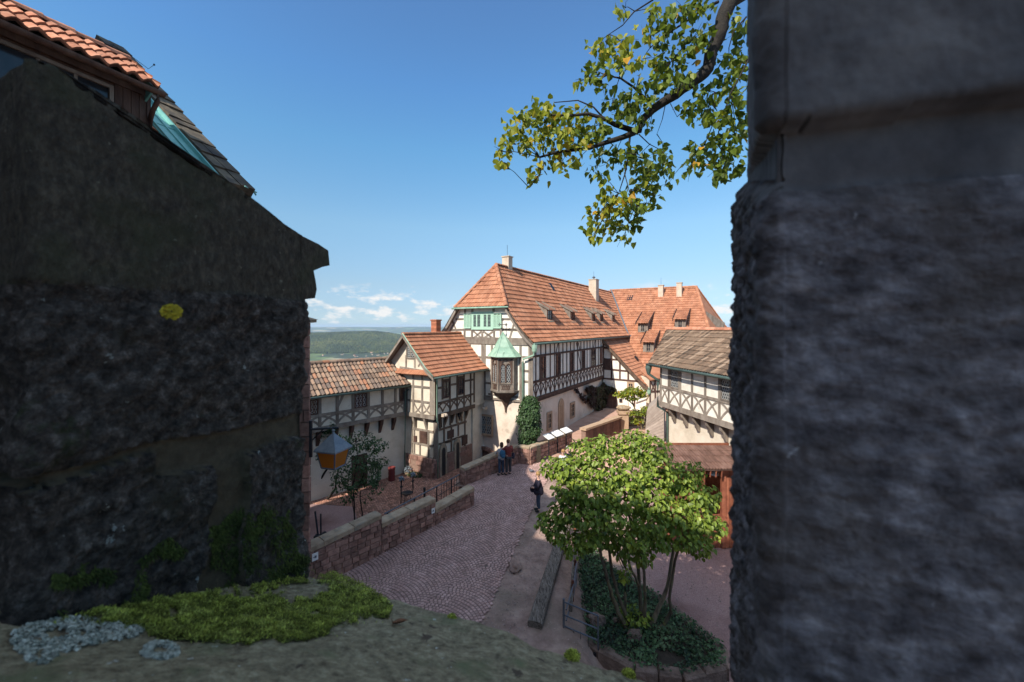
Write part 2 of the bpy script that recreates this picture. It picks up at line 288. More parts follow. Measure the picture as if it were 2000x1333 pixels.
def tiles(mb, O, A, H, prof, la, lb, tw=.22, th=.33, amp=.035, lip=.04, rnd=R, tmode=None):
    """pantiles: O eave origin, A along, H horizontal up-slope, prof [(h,z)]; la/lb(b,h) limits along A"""
    O, A, H = V(O), V(A).normalized(), V(H).normalized(); Ls = [0]
    for i in range(1, len(prof)): Ls.append(Ls[-1]+math.hypot(prof[i][0]-prof[i-1][0], prof[i][1]-prof[i-1][1]))
    def at(b):
        b = max(0, min(Ls[-1], b))
        for i in range(1, len(prof)):
            if b <= Ls[i]+1e-9:
                t = (b-Ls[i-1])/(Ls[i]-Ls[i-1]); h = prof[i-1][0]+(prof[i][0]-prof[i-1][0])*t; z = prof[i-1][1]+(prof[i][1]-prof[i-1][1])*t
                dh, dz = prof[i][0]-prof[i-1][0], prof[i][1]-prof[i-1][1]; l = math.hypot(dh, dz); return h, z, (H*(-dz/l)+V((0, 0, dh/l)))
    n = max(1, round(Ls[-1]/th)); th = Ls[-1]/n
    xs = [0, .2, .4, .62, .85, 1.0]; hs = [0, .62, 1, .62, .12, 0]
    for j in range(n):
        b0, b1 = j*th, min(Ls[-1], (j+1)*th+.01); h0, z0, n0 = at(b0+1e-4); h1, z1, n1 = at(b1)
        hm = (h0+h1)/2; L0, L1 = la(h0), lb(h0); L0b, L1b = la(h1), lb(h1)
        A0, A1 = min(L0, L0b), max(L1, L1b); k0 = math.floor(A0/tw); k1 = math.ceil(A1/tw)
        sag = .012*math.sin(j*1.7)
        for k in range(k0, k1):
            if (k+1)*tw < A0+.01 or k*tw > A1-.01: continue
            mb.tint = .3+.7*(rnd.random() if not tmode else tmode(rnd, k, j)); vs = []; jit = rnd.uniform(-.006, .006)
            for (h, z, nn, lift, lo_, hi) in ((h0, z0, n0, -.02, L0, L1), (h0, z0, n0, lip+.012, L0, L1), (h1, z1, n1, .004, L0b, L1b)):
                for x, q in zip(xs, hs):
                    a = min(max((k+x)*tw, lo_), hi)
                    wv = .025*noise.noise(V((a*.5, h, 3.3)))
                    vs.append(O+A*a+H*h+V((0, 0, z+wv))+nn*(lift+(q*amp if lift != -.02 else q*amp)+jit))
            fs = [(i, i+1, 7+i, 6+i) for i in range(5)]+[(6+i, 7+i, 13+i, 12+i) for i in range(5)]
            mb.add(vs, fs); n_t = len(mb.t)
            for q_ in range(n_t-18, n_t-12): mb.t[q_] = 0  # lower lip edge tinted dark, painted shadow line under each course
def ridge(mb, p, q, r=.11, step=.36, rnd=R, vary=True):
    p, q = V(p), V(q); d = q-p; L = d.length; d.normalize(); u = d.cross(V((0, 0, 1))).normalized(); n_ = u.cross(d)
    if n_.z < 0: n_ = -n_
    k = max(1, round(L/step))
    for i in range(k):
        a, b = L*i/k, L*(i+1)/k+.03; mb.tint = .3+.7*rnd.random(); vs = []
        for (t, rr) in ((a, r*1.12), (b, r*.92)):
            for m_ in range(7):
                an = math.pi*m_/6; vs.append(p+d*t+u*rr*math.cos(an)*1.15+n_*(rr*math.sin(an)-r*.35))
        fs = [(m_, m_+1, 8+m_, 7+m_) for m_ in range(6)]+[tuple(range(7))[::-1]]
        mb.add(vs, fs)
def lattice(mb, fr, a0, a1, z0, z1, o, d=.11, w_=.016):
    """leaded roundels: staggered small hexagon rings"""
    nx = max(1, round((a1-a0)/d)); dx = (a1-a0)/nx; ny = max(1, round((z1-z0)/(d*.92))); dz = (z1-z0)/ny
    for j in range(ny):
        for i in range(nx+(j % 2)):
            ca = a0+(i+.5-(j % 2)*.5)*dx; cz = z0+(j+.5)*dz
            for k in range(6):
                t0, t1 = k*math.pi/3, (k+1)*math.pi/3; p = (ca+dx*.47*math.cos(t0), cz+dz*.5*math.sin(t0)); q = (ca+dx*.47*math.cos(t1), cz+dz*.5*math.sin(t1))
                if min(p[0], q[0]) < a0-.001 or max(p[0], q[0]) > a1+.001: continue
                fbar(mb, fr, p, q, w_, o, o+.008)
    for k in range(nx+1):
        pass
def window(parent, fr, a0, a1, z0, z1, o=0.02, fw=.07, fm='timber_dark', lat=True, mull=1, rail=0, d=.12, pane_rec=.0, proud=.05, label=None):
    if a0 > a1: a0, a1 = a1, a0
    if z0 > z1: z0, z1 = z1, z0
    mb = MB(); mb.tint = R.random()
    fbox(mb, fr, a0-fw, a0, z0-fw, z1+fw, o-.03, o+proud); fbox(mb, fr, a1, a1+fw, z0-fw, z1+fw, o-.03, o+proud)
    fbox(mb, fr, a0, a1, z1, z1+fw, o-.03, o+proud); fbox(mb, fr, a0, a1, z0-fw, z0, o-.03, o+proud+.02)
    for i in range(1, mull+1):
        c = a0+(a1-a0)*i/(mull+1); fbox(mb, fr, c-.022, c+.022, z0, z1, o-.02, o+proud*.7)
    for i in range(1, rail+1):
        c = z0+(z1-z0)*i/(rail+1); fbox(mb, fr, a0, a1, c-.016, c+.016, o-.02, o+proud*.6)
    wn = mb.build('window', M[fm], parent)
    if label: wn['label'] = label
    g = MB(); fbox(g, fr, a0, a1, z0, z1, o-.05, o+.012)
    if lat: g.mi = 1; lattice(g, fr, a0, a1, z0, z1, o+.012, d)
    g.build('pane', [M['glass_dark'], M['came']], wn)
    return wn
def pipe(parent, pts, r=.045, name='downpipe', m='copper', n=8):
    mb = MB(); mb.tube(pts, r, n)
    return mb.build(name, M[m], parent, smooth=True)
# pixel -> crop helpers
def C1(x, y): return (580+x/3.333, 600+y/3.333)
def C2(x, y): return (850+x/3.175, 480+y/3.175)
def C3(x, y): return (1120+x/3.509, 520+y/3.509)
def C5(x, y): return (780+x/4.444, 640+y/4.444)
def C6(x, y): return (1050+x/5.556, 640+y/5.556)
def sst(a, b, x):
    t = min(1, max(0, (x-a)/(b-a))); return t*t*(3-2*t)
def gz(x, y):                # ground height of the castle yard, right of the parapet
    z = -8.25+.078*(min(max(y, 14), 23)-14)
    if y > 23: z += .022*(min(y, 34)-23)
    t = sst(1.6+.1*(y-12), 2.7+.12*(y-12), x)*(1-sst(22.5, 25.5, y))
    return z*(1-t)-8.95*t
def ground_at(px, py, zf=gz):
    r = ray(px, py); k = 12
    for _ in range(60): k = k*.5+.5*(zf(r.x*k, k)/r.z)
    return r*k
# ================================================================ orientation of the castle
l = V((.5065, .8622, 0)).normalized(); pr = V((l.y, -l.x, 0))      # l: away along the long house; pr: to the right
C = V((1.09, 25, 0))                                             # near right corner of the long house
GF = Fr(C, -pr, -l); LF = Fr(C, l, pr)
YZ = -8.5                                                       # lower yard level
# ---------------------------------------------------------------- long half-timbered house
house = thing('timber_house', 'long half-timbered house with orange roof, green shutters and a copper-roofed oriel on its gable', 'house', (C.x, C.y, -9))
W = 7.0
def sect(s0, s1, pts, mb):   # prism along l through (u to the left, z)
    a = [C+l*s0-pr*u+V((0, 0, z)) for u, z in pts]; b = [C+l*s1-pr*u+V((0, 0, z)) for u, z in pts]; mb.hexa(a, b)
mb = MB(); sect(0, 30, [(0, -4.6), (W, -4.6), (W, -1.0), (5.38, 1.18), (1.62, 1.18), (0, -1.0)], mb); mb.build('upper_wall', M['plaster_white'], house)
mb = MB(); sect(.05, 30, [(.1, -10), (W, -10), (W, -4.6), (.1, -4.6)], mb)
fpoly(mb, GF, [(2.2, -9), (7, -9), (7, -5.3), (5.8, -5.35)], -.05, .06)
mb.build('lower_wall', M['plaster_low'], house)
# roof
pf = [(0, 0), (.9, .85), (1.9, 2.22), (3.87, 5.22)]
mb = MB(); eo = C+pr*.40+V((0, 0, -.98))
def hl(h):   # left limit: hip above h=1.9
    return -.32 if h < 1.96 else -.32+(h-1.96)*1.0
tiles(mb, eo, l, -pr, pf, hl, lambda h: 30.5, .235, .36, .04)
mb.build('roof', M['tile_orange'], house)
# back slope and hip
mb = MB()
for i in range(3):
    (h0, z0), (h1, z1) = pf[i], pf[i+1]; e2 = C-pr*(W+.4)+V((0, 0, -.98))
    s0 = -.32 if i < 2 else -.32; s1 = -.32 if i < 2 else 1.6
    mb.poly([e2+l*30+pr*h0+V((0, 0, z0)), e2+l*s0+pr*h0+V((0, 0, z0)), e2+l*s1+pr*h1+V((0, 0, z1)), e2+l*30+pr*h1+V((0, 0, z1))])
mb.build('rear_roof', M['tile_orange'], house)
mb = MB(); ho = C-l*.38+V((0, 0, 1.26))
hp = [(0, 0), (.35, .42), (1.95, 2.98)]
tiles(mb, ho, -pr, l, hp, lambda h: 1.48+h*1.03, lambda h: 5.56-h*1.03, .235, .34, .04)
mb.build('hip_roof', M['tile_orange'], house)
apex = C-pr*3.47+l*1.6+V((0, 0, 4.25))
mb = MB()
ridge(mb, C-pr*1.46-l*.36+V((0, 0, 1.3)), apex+V((0, 0, .04))); ridge(mb, C-pr*5.55-l*.36+V((0, 0, 1.3)), apex+V((0, 0, .04)))
ridge(mb, apex+V((0, 0, .05)), C-pr*3.47+l*28.6+V((0, 0, 4.27)))
mb.build('ridge_tiles', M['tile_orange'], house)
# verge boards
for sgn in (0, 1):
    mb = MB(); mb.tint = .8; pts = []
    for h, z in [(0, -.12), (.45, .28), (.9, .73), (1.4, 1.4), (1.95, 2.2)]:
        u = h-.40 if sgn == 0 else W+.4-h; pts.append(C-l*.36-pr*u+V((0, 0, -.98+z)))
    for i in range(4):
        a, b = pts[i], pts[i+1]; mb.hexa([a, a+l*.10, a+l*.10+V((0, 0, -.26)), a+V((0, 0, -.26))], [b, b+l*.10, b+l*.10+V((0, 0, -.26)), b+V((0, 0, -.26))])
        mb.hexa([a, a+l*.42, a+l*.42+V((0, 0, -.05)), a+V((0, 0, -.05))], [b, b+l*.42, b+l*.42+V((0, 0, -.05)), b+V((0, 0, -.05))])
    mb.build('verge_board', M['timber_grey'], house)
pipe(house, [ho-pr*1.3+V((0, 0, -.06))-l*.05, ho-pr*5.7+V((0, 0, -.06))-l*.05], .06, 'gutter')
pipe(house, [eo-l*.3+pr*.05+V((0, 0, -.08)), eo+l*21.9+pr*.05+V((0, 0, -.10))], .075, 'gutter', 'gutter')
pipe(house, [eo-l*.25+pr*.05+V((0, 0, -.05)), eo-l*.25+V((0, 0, -.75)), C-l*.1+pr*.2+V((0, 0, -2.0))-pr*.55-l*.12, C-pr*.42-l*.12+V((0, 0, -2.2)), C-pr*.42-l*.12+V((0, 0, -6.6))], .06, 'downpipe', 'copper')
mb = MB(); mb.lathe(eo-l*.25+pr*.05+V((0, 0, -.62)), [(.08, 0), (.14, .1), (.17, .3), (.17, .5)], 8); mb.build('hopper', M['copper'], house)
# gable timber
mb = MB()
def gbar(x0, y0, x1, y1, w_, o=.035, f=C2, fr=GF, ob=-.02): mb.tint = R.random(); fbar(mb, fr, fr.az(*f(x0, y0)), fr.az(*f(x1, y1)), w_, ob, o)
for x, y0, y1 in [(183, 515, 578), (229, 515, 578), (231, 385, 420), (293, 533, 578), (362, 385, 410), (366, 515, 580), (408, 515, 583), (186, 390, 420)]: gbar(x, y0, x, y1, .15)
for x0, y0, x1, y1, w_ in [(128, 457, 180, 455, .12), (415, 456, 482, 456, .12), (100, 523, 230, 520, .13), (230, 522, 540, 520, .13), (126, 386, 458, 378, .2), (408, 520, 545, 524, .13)]: gbar(x0, y0, x1, y1, w_, .030)
for x0, y0, x1, y1 in [(108, 470, 152, 576), (494, 465, 462, 578), (236, 530, 290, 576), (290, 530, 236, 576), (298, 532, 360, 576), (360, 532, 298, 576)]: gbar(x0, y0, x1, y1, .12, .024)
gbar(150, 585, 605, 598, .44, .07)                                  # big beam
gbar(120, 478, 86, 540, .1, .026)
for x, w_ in [(216, .16), (294, .17), (307, .17), (352, .16), (530, .15), (588, .2), (600, .16)]: gbar(x, 600, x, 955, w_, .04)
for x0, x1, ys in [(216, 292, (690, 762, 836, 912)), (310, 352, (692, 772, 852)), (540, 585, (690, 776, 842)), (175, 216, (640,))]:
    for y in ys: gbar(x0, y, x1, y+3, .13, .030)
gbar(250, 850, 292, 912, .12, .024); gbar(292, 850, 250, 912, .12, .021)
gbar(205, 935, 345, 945, .30, .06); gbar(345, 948, 600, 972, .13, .05)
gbar(330, 920, 600, 950, .12, .03)
mb.build('gable_timber', M['timber_grey'], house)
# gable window with shutters
w0 = GF.az(*C2(233, 512)); w1 = GF.az(*C2(358, 418)); zb, zt = w0[1], w1[1]; a1, a0 = w0[0], w1[0]
mid = (a0+a1)/2
mb = MB(); mb.tint = .6
fbox(mb, GF, a0-.06, a1+.06, zb-.1, zt+.08, 0, .09); fr0 = mb.build('window', M['green_paint'], house)
mb = MB()
for c0, c1 in ((a0+.12, mid-.14), (mid+.14, a1-.12)):
    mb.mi = 0; fbox(mb, GF, c0, c1, zb+.1, zt-.1, .06, .098); mb.mi = 1; cm = (c0+c1)/2
    fbox(mb, GF, cm-.05, cm+.05, zb+.1, zt-.1, .06, .106)
    for k in range(9): z = zb+.14+k*(zt-zb-.28)/8; fbox(mb, GF, c0, c1, z-.006, z+.006, .06, .102)
mb.build('pane', [M['glass_dark'], M['green_paint']], fr0)
for s0, s1 in ((182, 225), (364, 414)):
    q0 = GF.az(*C2(s0, 512))[0]; q1 = GF.az(*C2(s1, 512))[0]; q0, q1 = min(q0, q1), max(q0, q1)
    mb = MB(); mb.tint = .5; fbox(mb, GF, q0, q0+.06, zb-.02, zt, .05, .10); fbox(mb, GF, q1-.06, q1, zb-.02, zt, .05, .10); fbox(mb, GF, (q0+q1)/2-.03, (q0+q1)/2+.03, zb, zt, .05, .1)
    fbox(mb, GF, q0, q1, zb-.02, zb+.06, .05, .099); fbox(mb, GF, q0, q1, zt-.07, zt, .05, .099)
    for k in range(13):
        z = zb+.09+k*(zt-zb-.18)/13; mb.hexa([GF.pt(q0+.05, z, .05), GF.pt(q1-.05, z, .05), GF.pt(q1-.05, z+.02, .05), GF.pt(q0+.05, z+.02, .05)], [GF.pt(q0+.05, z-.04, .085), GF.pt(q1-.05, z-.04, .085), GF.pt(q1-.05, z-.02, .09), GF.pt(q0+.05, z-.02, .09)])
    mb.build('shutter', M['green_paint'], house)
a, z = GF.az(*C2(290, 1160)); a2, z2 = GF.az(*C2(352, 1062))
window(house, GF, a2, a, z, z2, .06, .12, 'sand_stone', True, 1, 1, .17, proud=.06)
a, z = GF.az(*C2(275, 1250)); mb = MB(); mb.tint = .4; fbox(mb, GF, a-.03, a+.05, z, -4.9, .05, .12); mb.build('corner_strip', M['sand_stone'], house)
# cellar door with arch
mb = MB(); ca, cz = GF.az(*C2(307, 1310)); 
for k in range(9):
    t0, t1 = math.pi*k/9, math.pi*(k+1)/9; mb.tint = R.random()
    pts = [(ca+1.0*math.cos(t0), cz+.7*math.sin(t0)), (ca+1.0*math.cos(t1), cz+.7*math.sin(t1)), (ca+.72*math.cos(t1), cz+.48*math.sin(t1)), (ca+.72*math.cos(t0), cz+.48*math.sin(t0))]
    fpoly(mb, GF, [(a_, z_) for a_, z_ in pts], .0, .16)
ar = mb.build('cellar_arch', M['red_stone'], house)
mb = MB(); fpoly(mb, GF, [(ca+.72*math.cos(math.pi*k/8), cz+.48*math.sin(math.pi*k/8)) for k in range(9)]+[(ca-.72, cz-.6), (ca+.72, cz-.6)], 0, .07); mb.build('cellar_door', M['timber_dark'], ar)
# oriel
oa = GF.az(*C2(437, 700))[0]
ou = [(-.98, 0), (-.86, .42), (0, .98), (.86, .42), (.98, 0)]
oz0, oz1 = GF.az(*C2(440, 905), .5)[1], GF.az(*C2(440, 690), .5)[1]
orl = MB(); orl.tint = .6
def oloop(k, z, x=0): return [GF.pt(oa+u*k, z, o*k+(-.1 if o == 0 else 0)+x*0) for u, o in ou]
orl.hexa(oloop(.9, oz0), oloop(.9, oz1)); orl.hexa(oloop(1.0, oz0-.06), oloop(1.03, oz0+.05)); orl.hexa(oloop(.97, oz1-.12), oloop(1.0, oz1+.02)); orl.hexa(oloop(.95, oz0+.46), oloop(.95, oz0+.54))
for u, o in ou[1:4]: orl.tube([GF.pt(oa+u*.92, oz0, o*.92), GF.pt(oa+u*.92, oz1, o*.92)], .05, 6)
orio = orl.build('oriel', M['timber_grey'], house)
mb = MB(); mb.tint = .5
lv = [(1.0, oz0-.06), (.8, oz0-.22), (.5, oz0-.42), (.28, oz0-.70), (.10, oz0-1.05), (.04, oz0-1.42)]
for (k0, z0), (k1, z1) in zip(lv, lv[1:]): mb.hexa(oloop(k1, z1), oloop(k0, z0))
mb.build('corbel', M['near_wood'], orio)
mb = MB(); mb.tint = .6
top = GF.pt(oa, GF.az(*C2(440, 535), .4)[1], .35); base = [GF.pt(oa+u*1.2, oz1, o*1.22+(-.02 if o == 0 else .0)) for u, o in ou]; mids = [b.lerp(top, .40)+V((0, 0, -.14)) for b in base]
for i in range(4): mb.poly([base[i], base[i+1], mids[i+1], mids[i]]); mb.poly([mids[i], mids[i+1], top])
mb.poly(base[::-1])
for b, m_ in zip(base, mids): mb.tube([b, m_, top], .022, 5)
for t in (.2, .45, .62, .78):
    rg = [(b.lerp(m_, t/.4) if t < .4 else m_.lerp(top, (t-.4)/.6)) for b, m_ in zip(base, mids)]
    for i in range(4): mb.tube([rg[i], rg[i+1]], .009, 4)
rf = mb.build('roof', M['copper'], orio)
mb = MB(); mb.tube([top, top+V((0, 0, .75))], .022, 6)
for z in (.45,): mb.tube([top+V((0, 0, z))+pr*.24, top+V((0, 0, z))-pr*.24], .022, 6)
for c_ in [(0, .75), (.24, .45), (-.24, .45)]:
    for d in ((-.06, 0), (.06, 0), (0, .07), (0, -.05)): mb.blob(top+pr*(c_[0]+d[0])+V((0, 0, c_[1]+d[1])), (.035, .035, .035), 1, 4, 0)
mb.blob(top+V((0, 0, .12)), (.06, .06, .06), 1, 5, 0)
mb.build('finial_cross', M['iron'], rf)
for i in (1, 2):            # two traceried faces
    (u0, o0), (u1, o1) = ou[i], ou[i+1]; p0 = GF.pt(oa+u0*.9, 0, o0*.9); p1 = GF.pt(oa+u1*.9, 0, o1*.9); d = (p1-p0); Lw = d.length; nn = V((d.y, -d.x, 0)).normalized()
    if nn.dot(-l) < 0: nn = -nn
    fo = Fr(p0, d, nn); wb = MB(); wb.tint = .55; z0, z1 = oz0+.58, oz1-.55; cm = Lw/2
    fbox(wb, fo, .06, .16, oz0+.5, oz1-.1, 0, .05); fbox(wb, fo, Lw-.16, Lw-.06, oz0+.5, oz1-.1, 0, .05); fbox(wb, fo, cm-.04, cm+.04, z0, z1, 0, .055)
    for c0, c1 in ((.16, cm-.04), (cm+.04, Lw-.16)):
        farc(wb, fo, (c0, z1-.1), ((c0+c1)/2, z1+.14), .05, .04, 0, .05); farc(wb, fo, (c1, z1-.1), ((c0+c1)/2, z1+.14), -.05, .04, 0, .053)
    farc(wb, fo, (.14, z1-.05), (cm, oz1-.14), .10, .055, 0, .06); farc(wb, fo, (Lw-.14, z1-.05), (cm, oz1-.14), -.10, .055, 0, .063)
    for k in range(5): fbar(wb, fo, (.2+k*(Lw-.4)/5, oz0+.1), (.2+(k+1)*(Lw-.4)/5, oz0+.42), .03, 0, .02+.001*k); fbar(wb, fo, (.2+(k+1)*(Lw-.4)/5, oz0+.1), (.2+k*(Lw-.4)/5, oz0+.42), .03, 0, .026+.001*k)
    wn = wb.build('window', M['near_wood'], orio)
    g = MB(); 
    for c0, c1 in ((.16, cm-.04), (cm+.04, Lw-.16)):
        g.mi = 0; fbox(g, fo, c0, c1, z0, z1+.05, -.02, .012); g.mi = 1; lattice(g, fo, c0, c1, z0, z1+.02, .012, .14, .017)
    g.build('pane', [M['glass_dark'], M['came']], wn)
# long side timber
mb = MB(); zT, zM, zS, zB = -1.02, -1.86, -3.46, -4.6; nb = 20; bay = 14.25/nb
for k in range(nb+1):
    mb.tint = R.random(); a = .06+k*bay*.995; fbox(mb, LF, a-.055, a+.055, zB, zT, -.02, .035)
for z, h, o in ((zT-.05, .16, .045), (zM, .13, .05), (zS, .15, .05), (zB+.08, .2, .07), (zB-.10, .1, .04)): fbox(mb, LF, 0, 14.2, z-h/2, z+h/2, -.02, o)
for k in range(nb):
    a0, a1_ = .06+k*bay, .06+(k+1)*bay
    farc(mb, LF, (a0, zB+.15), (a1_, zS-.05), .09, .075, -.01, .024); farc(mb, LF, (a1_, zB+.15), (a0, zS-.05), -.09, .075, -.01, .028)
for s, e in ((4.2, 3.8), (7.9, 8.4), (12.0, 11.6)): fbar(mb, LF, (s, zT-.1), (e, zM), .07, -.01, .029)
fbar(mb, LF, (7.6, zT-.2), (8.7, zS), .08, -.01, .030)
for k in (1, 2): fbar(mb, LF, (.06+k*bay, -2.75), (.06+(k+1)*bay, -2.75), .09, -.01, .032) if k == 2 else None
mb.build('side_timber', M['timber_dark'], house)
for x0, x1 in ((23, 73), (202, 240), (350, 378), (482, 508), (583, 622)):
    a0 = LF.az(*C6(x0, 400))[0]; a1_ = LF.az(*C6(x1, 400))[0]; window(house, LF, a0, a1_, -3.34, -1.98, .0, .07, 'timber_dark', False, 1, 2, proud=.06)
a0 = LF.az(*C6(674, 400))[0]; mb = MB(); mb.tint = .8; fbox(mb, LF, a0, a0+.6, -3.3, -1.95, 0, .08); mb.build('shutter', M['board_brown'], house)
for (x0, y0, x1, y1) in ((112, 1120, 160, 925), (364, 985, 408, 815)):
    a0, z0 = LF.az(*C6(x0, y0)); a1_, z1 = LF.az(*C6(x1, y1)); zl = LF.az(*C6(x0, 935 if x0 < 200 else 830))[1]
    window(house, LF, a0+.15, a1_-.1, z0+.1, zl-.1, -.1, .16, 'sand_stone', False, 1, 2, proud=.08)
a0 = LF.az(*C6(236, 1150))[0]; a1_ = LF.az(*C6(296, 1150))[0]; mb = MB(); zb = -7.5; zs = -5.75; cm = (a0+a1_)/2; hw = (a1_-a0)/2
mb.tint = .7
def arch(mb, fr, cm, hw, zb, zs, o0, o1, rise=1.25, n=8):
    pts = [(cm-hw, zb)]+[(cm-hw*math.cos(math.pi*k/n), zs+hw*rise*math.sin(math.pi*k/n)) for k in range(n+1)]+[(cm+hw, zb)]; fpoly(mb, fr, pts, o0, o1)
arch(mb, LF, cm, hw, zb, zs, -.12, -.04); dr = mb.build('door', M['sand_stone'], house)
mb = MB(); arch(mb, LF, cm, hw-.2, zb, zs, -.06, -.03)
for k in range(5): fbox(mb, LF, cm-hw+.24+k*(2*hw-.48)/5, cm-hw+.24+k*(2*hw-.48)/5+.02, zb, zs+.1, -.03, -.02)
mb.build('door_leaf', M['sand_stone'], dr)
# dormers of the long house (copies of one)
def roofz(u): # z at horizontal distance h from eave
    h = u
    for (h0, z0), (h1, z1) in zip(pf, pf[1:]):
        if h <= h1: return -.98+z0+(z1-z0)*(h-h0)/(h1-h0)
    return 4.2
dh = 1.35; dz = roofz(dh); q = eo.copy(); q.z = 0; d0 = q-pr*dh
DS = []
for x, y in ((709, 500), (851, 503), (980, 515), (1030, 515), (1104, 508)):
    r = ray(*C2(x, y)); o_ = d0; k = o_.dot(pr)/r.dot(pr); DS.append((r*k-o_).dot(l))
def dormer_at(s, seed):
    b = q+l*s; mb = MB(); rr = random.Random(seed); mb.tint = .6; hw, ht = .42, .78
    fD = Fr(b-pr*dh, l, pr)
    zt_ = dz+ht; hback = 3.05
    # cheeks
    for sd in (-hw, hw): mb.hexa([fD.pt(sd-.03, dz-.1, 0), fD.pt(sd+.03, dz-.1, 0), fD.pt(sd+.03, dz-.1, -.3), fD.pt(sd-.03, dz-.1, -.3)], [fD.pt(sd-.03, zt_, 0), fD.pt(sd+.03, zt_, 0), fD.pt(sd+.03, zt_+.95, -1.7), fD.pt(sd-.03, zt_+.95, -1.7)])
    dm = mb.build('dormer', M['timber_grey'], house)
    mb = MB(); mb.tint = .3; A0 = [fD.pt(-hw-.1, zt_-.06, .2), fD.pt(hw+.1, zt_-.06, .2), fD.pt(hw+.1, zt_+1.02, -1.75), fD.pt(-hw-.1, zt_+1.02, -1.75)]
    mb.hexa([p+V((0, 0, -.07)) for p in A0], A0); mb.tint = .9
    mb.build('roof', M['tile_orange'], dm)
    for sd in (-hw-.12, hw+.08): mb = MB(); mb.tint = .2; mb.hexa([fD.pt(sd, zt_-.12, .22), fD.pt(sd+.05, zt_-.12, .22), fD.pt(sd+.05, zt_+.04, .22), fD.pt(sd, zt_+.04, .22)], [fD.pt(sd, zt_+.92, -1.8), fD.pt(sd+.05, zt_+.92, -1.8), fD.pt(sd+.05, zt_+1.09, -1.8), fD.pt(sd, zt_+1.09, -1.8)]); mb.build('verge_board', M['timber_grey'], dm)
    wn = window(dm, fD, -hw+.09, hw-.09, dz+.08, zt_-.1, 0, .07, 'timber_dark', False, 1, 1)
    mb = MB(); mb.hexa([fD.pt(-hw-.08, dz-.16, .16), fD.pt(hw+.08, dz-.16, .16), fD.pt(hw+.08, dz-.1, .16), fD.pt(-hw-.08, dz-.1, .16)], [fD.pt(-hw-.08, dz-.0, -.02), fD.pt(hw+.08, dz-.0, -.02), fD.pt(hw+.08, dz+.04, -.02), fD.pt(-hw-.08, dz+.04, -.02)]); mb.build('flashing', M['copper'], dm)
for i, s in enumerate(DS): dormer_at(s, i)
# snow guard rails and chimneys
mb = MB()
for s in [i*.55 for i in range(0, 37)]:
    b = eo+l*s-pr*.75+V((0, 0, .72)); mb.tube([b, b+V((0, 0, .16))], .012, 4)
mb.tube([eo-pr*.75+V((0, 0, .86)), eo-pr*.75+V((0, 0, .86))+l*20], .014, 4); mb.build('snow_guard', M['iron'], house)
def chimney(par, c, wx, wy, z0, z1, m='chimney', cap=True, rod=False, ax=l):
    mb = MB(); mb.tint = .6; u = ax; v = V((u.y, -u.x, 0)); c = V((c[0], c[1], 0))
    def bx(a, b, za, zb): mb.hexa([c+u*a+v*b+V((0, 0, za)), c-u*a+v*b+V((0, 0, za)), c-u*a-v*b+V((0, 0, za)), c+u*a-v*b+V((0, 0, za))], [c+u*a+v*b+V((0, 0, zb)), c-u*a+v*b+V((0, 0, zb)), c-u*a-v*b+V((0, 0, zb)), c+u*a-v*b+V((0, 0, zb))])
    if m == 'brick':
        z = z0
        while z < z1:
            mb.tint = R.random(); bx(wx/2, wy/2, z+.008, z+.075); mb.tint = .1; bx(wx/2-.01, wy/2-.01, z, z+.083); z += .083
    else: bx(wx/2, wy/2, z0, z1)
    if cap: mb.tint = .3; bx(wx/2+.05, wy/2+.05, z1+.0, z1+.07)
    ch = mb.build('chimney', M[m], par)
    if rod: mb = MB(); mb.tube([c+V((0, 0, z1)), c+V((0, 0, z1+.9))], .012, 4); mb.build('lightning_rod', M['iron'], ch)
    return ch
c = C-pr*3.6+l*3.3; chimney(house, c, .55, .55, 3.6, 5.0, rod=True)
c = C-pr*2.75+l*19.6; chimney(house, c, .9, .8, 2.0, 4.9, rod=True)
mb = MB(); mb.lathe((c.x, c.y, 4.97), [(.1, 0), (.1, .15), (.2, .2), (.04, .34)], 8); mb.build('cowl', M['steel'], house)
mb = MB(); p_ = eo+l*9.0-pr*3.0; mb.box(p_+V((0, 0, 3.93)), l*.45, -pr*.4+V((0, 0, .6)), V((0, 0, .12))); mb.build('roof_hatch', M['iron'], house)
# ---------------------------------------------------------------- lean-to annex
an = thing('lean_to_house', 'small half-timbered annex with steep lean-to roof at the far end of the long house', 'house', (9.5, 37.5, -9))
C2a = C+l*14.2; AF = Fr(C2a, pr, -l)
mb = MB(); mb.hexa([C2a+V((0, 0, -10)), C2a+pr*3.8+V((0, 0, -10)), C2a+pr*3.8+V((0, 0, -5.1)), C2a+V((0, 0, -1.15))], [C2a+l*9+V((0, 0, -10)), C2a+l*9+pr*3.8+V((0, 0, -10)), C2a+pr*3.8+l*9+V((0, 0, -5.1)), C2a+l*9+V((0, 0, -1.15))])
mb.build('wall', M['plaster_white'], an)
mb = MB()
def abar(x0, y0, x1, y1, w_, o=.04): mb.tint = R.random(); fbar(mb, AF, AF.az(*C6(x0, y0)), AF.az(*C6(x1, y1)), w_, -.02, o)
for x, y0, y1 in ((714, 160, 565), (804, 230, 570), (894, 345, 568), (984, 440, 572), (725, 330, 450)): abar(x, y0, x, y1, .15)
for x0, y0, x1, y1 in ((714, 220, 790, 228), (714, 343, 890, 350), (714, 448, 985, 475), (714, 552, 1100, 585)): abar(x0, y0, x1, y1, .15, .035)
abar(1052, 700, 1052, 860, .15, .035)
mb.build('timber_frame', M['timber_dark'], an)
mb = MB(); mb.tint = .2; a, z = AF.az(*C6(722, 450)); a2, z2 = AF.az(*C6(798, 348)); fbox(mb, AF, a+.05, a2-.05, z+.05, z2, 0, .03); mb.build('shutter', M['timber_dark'], an)
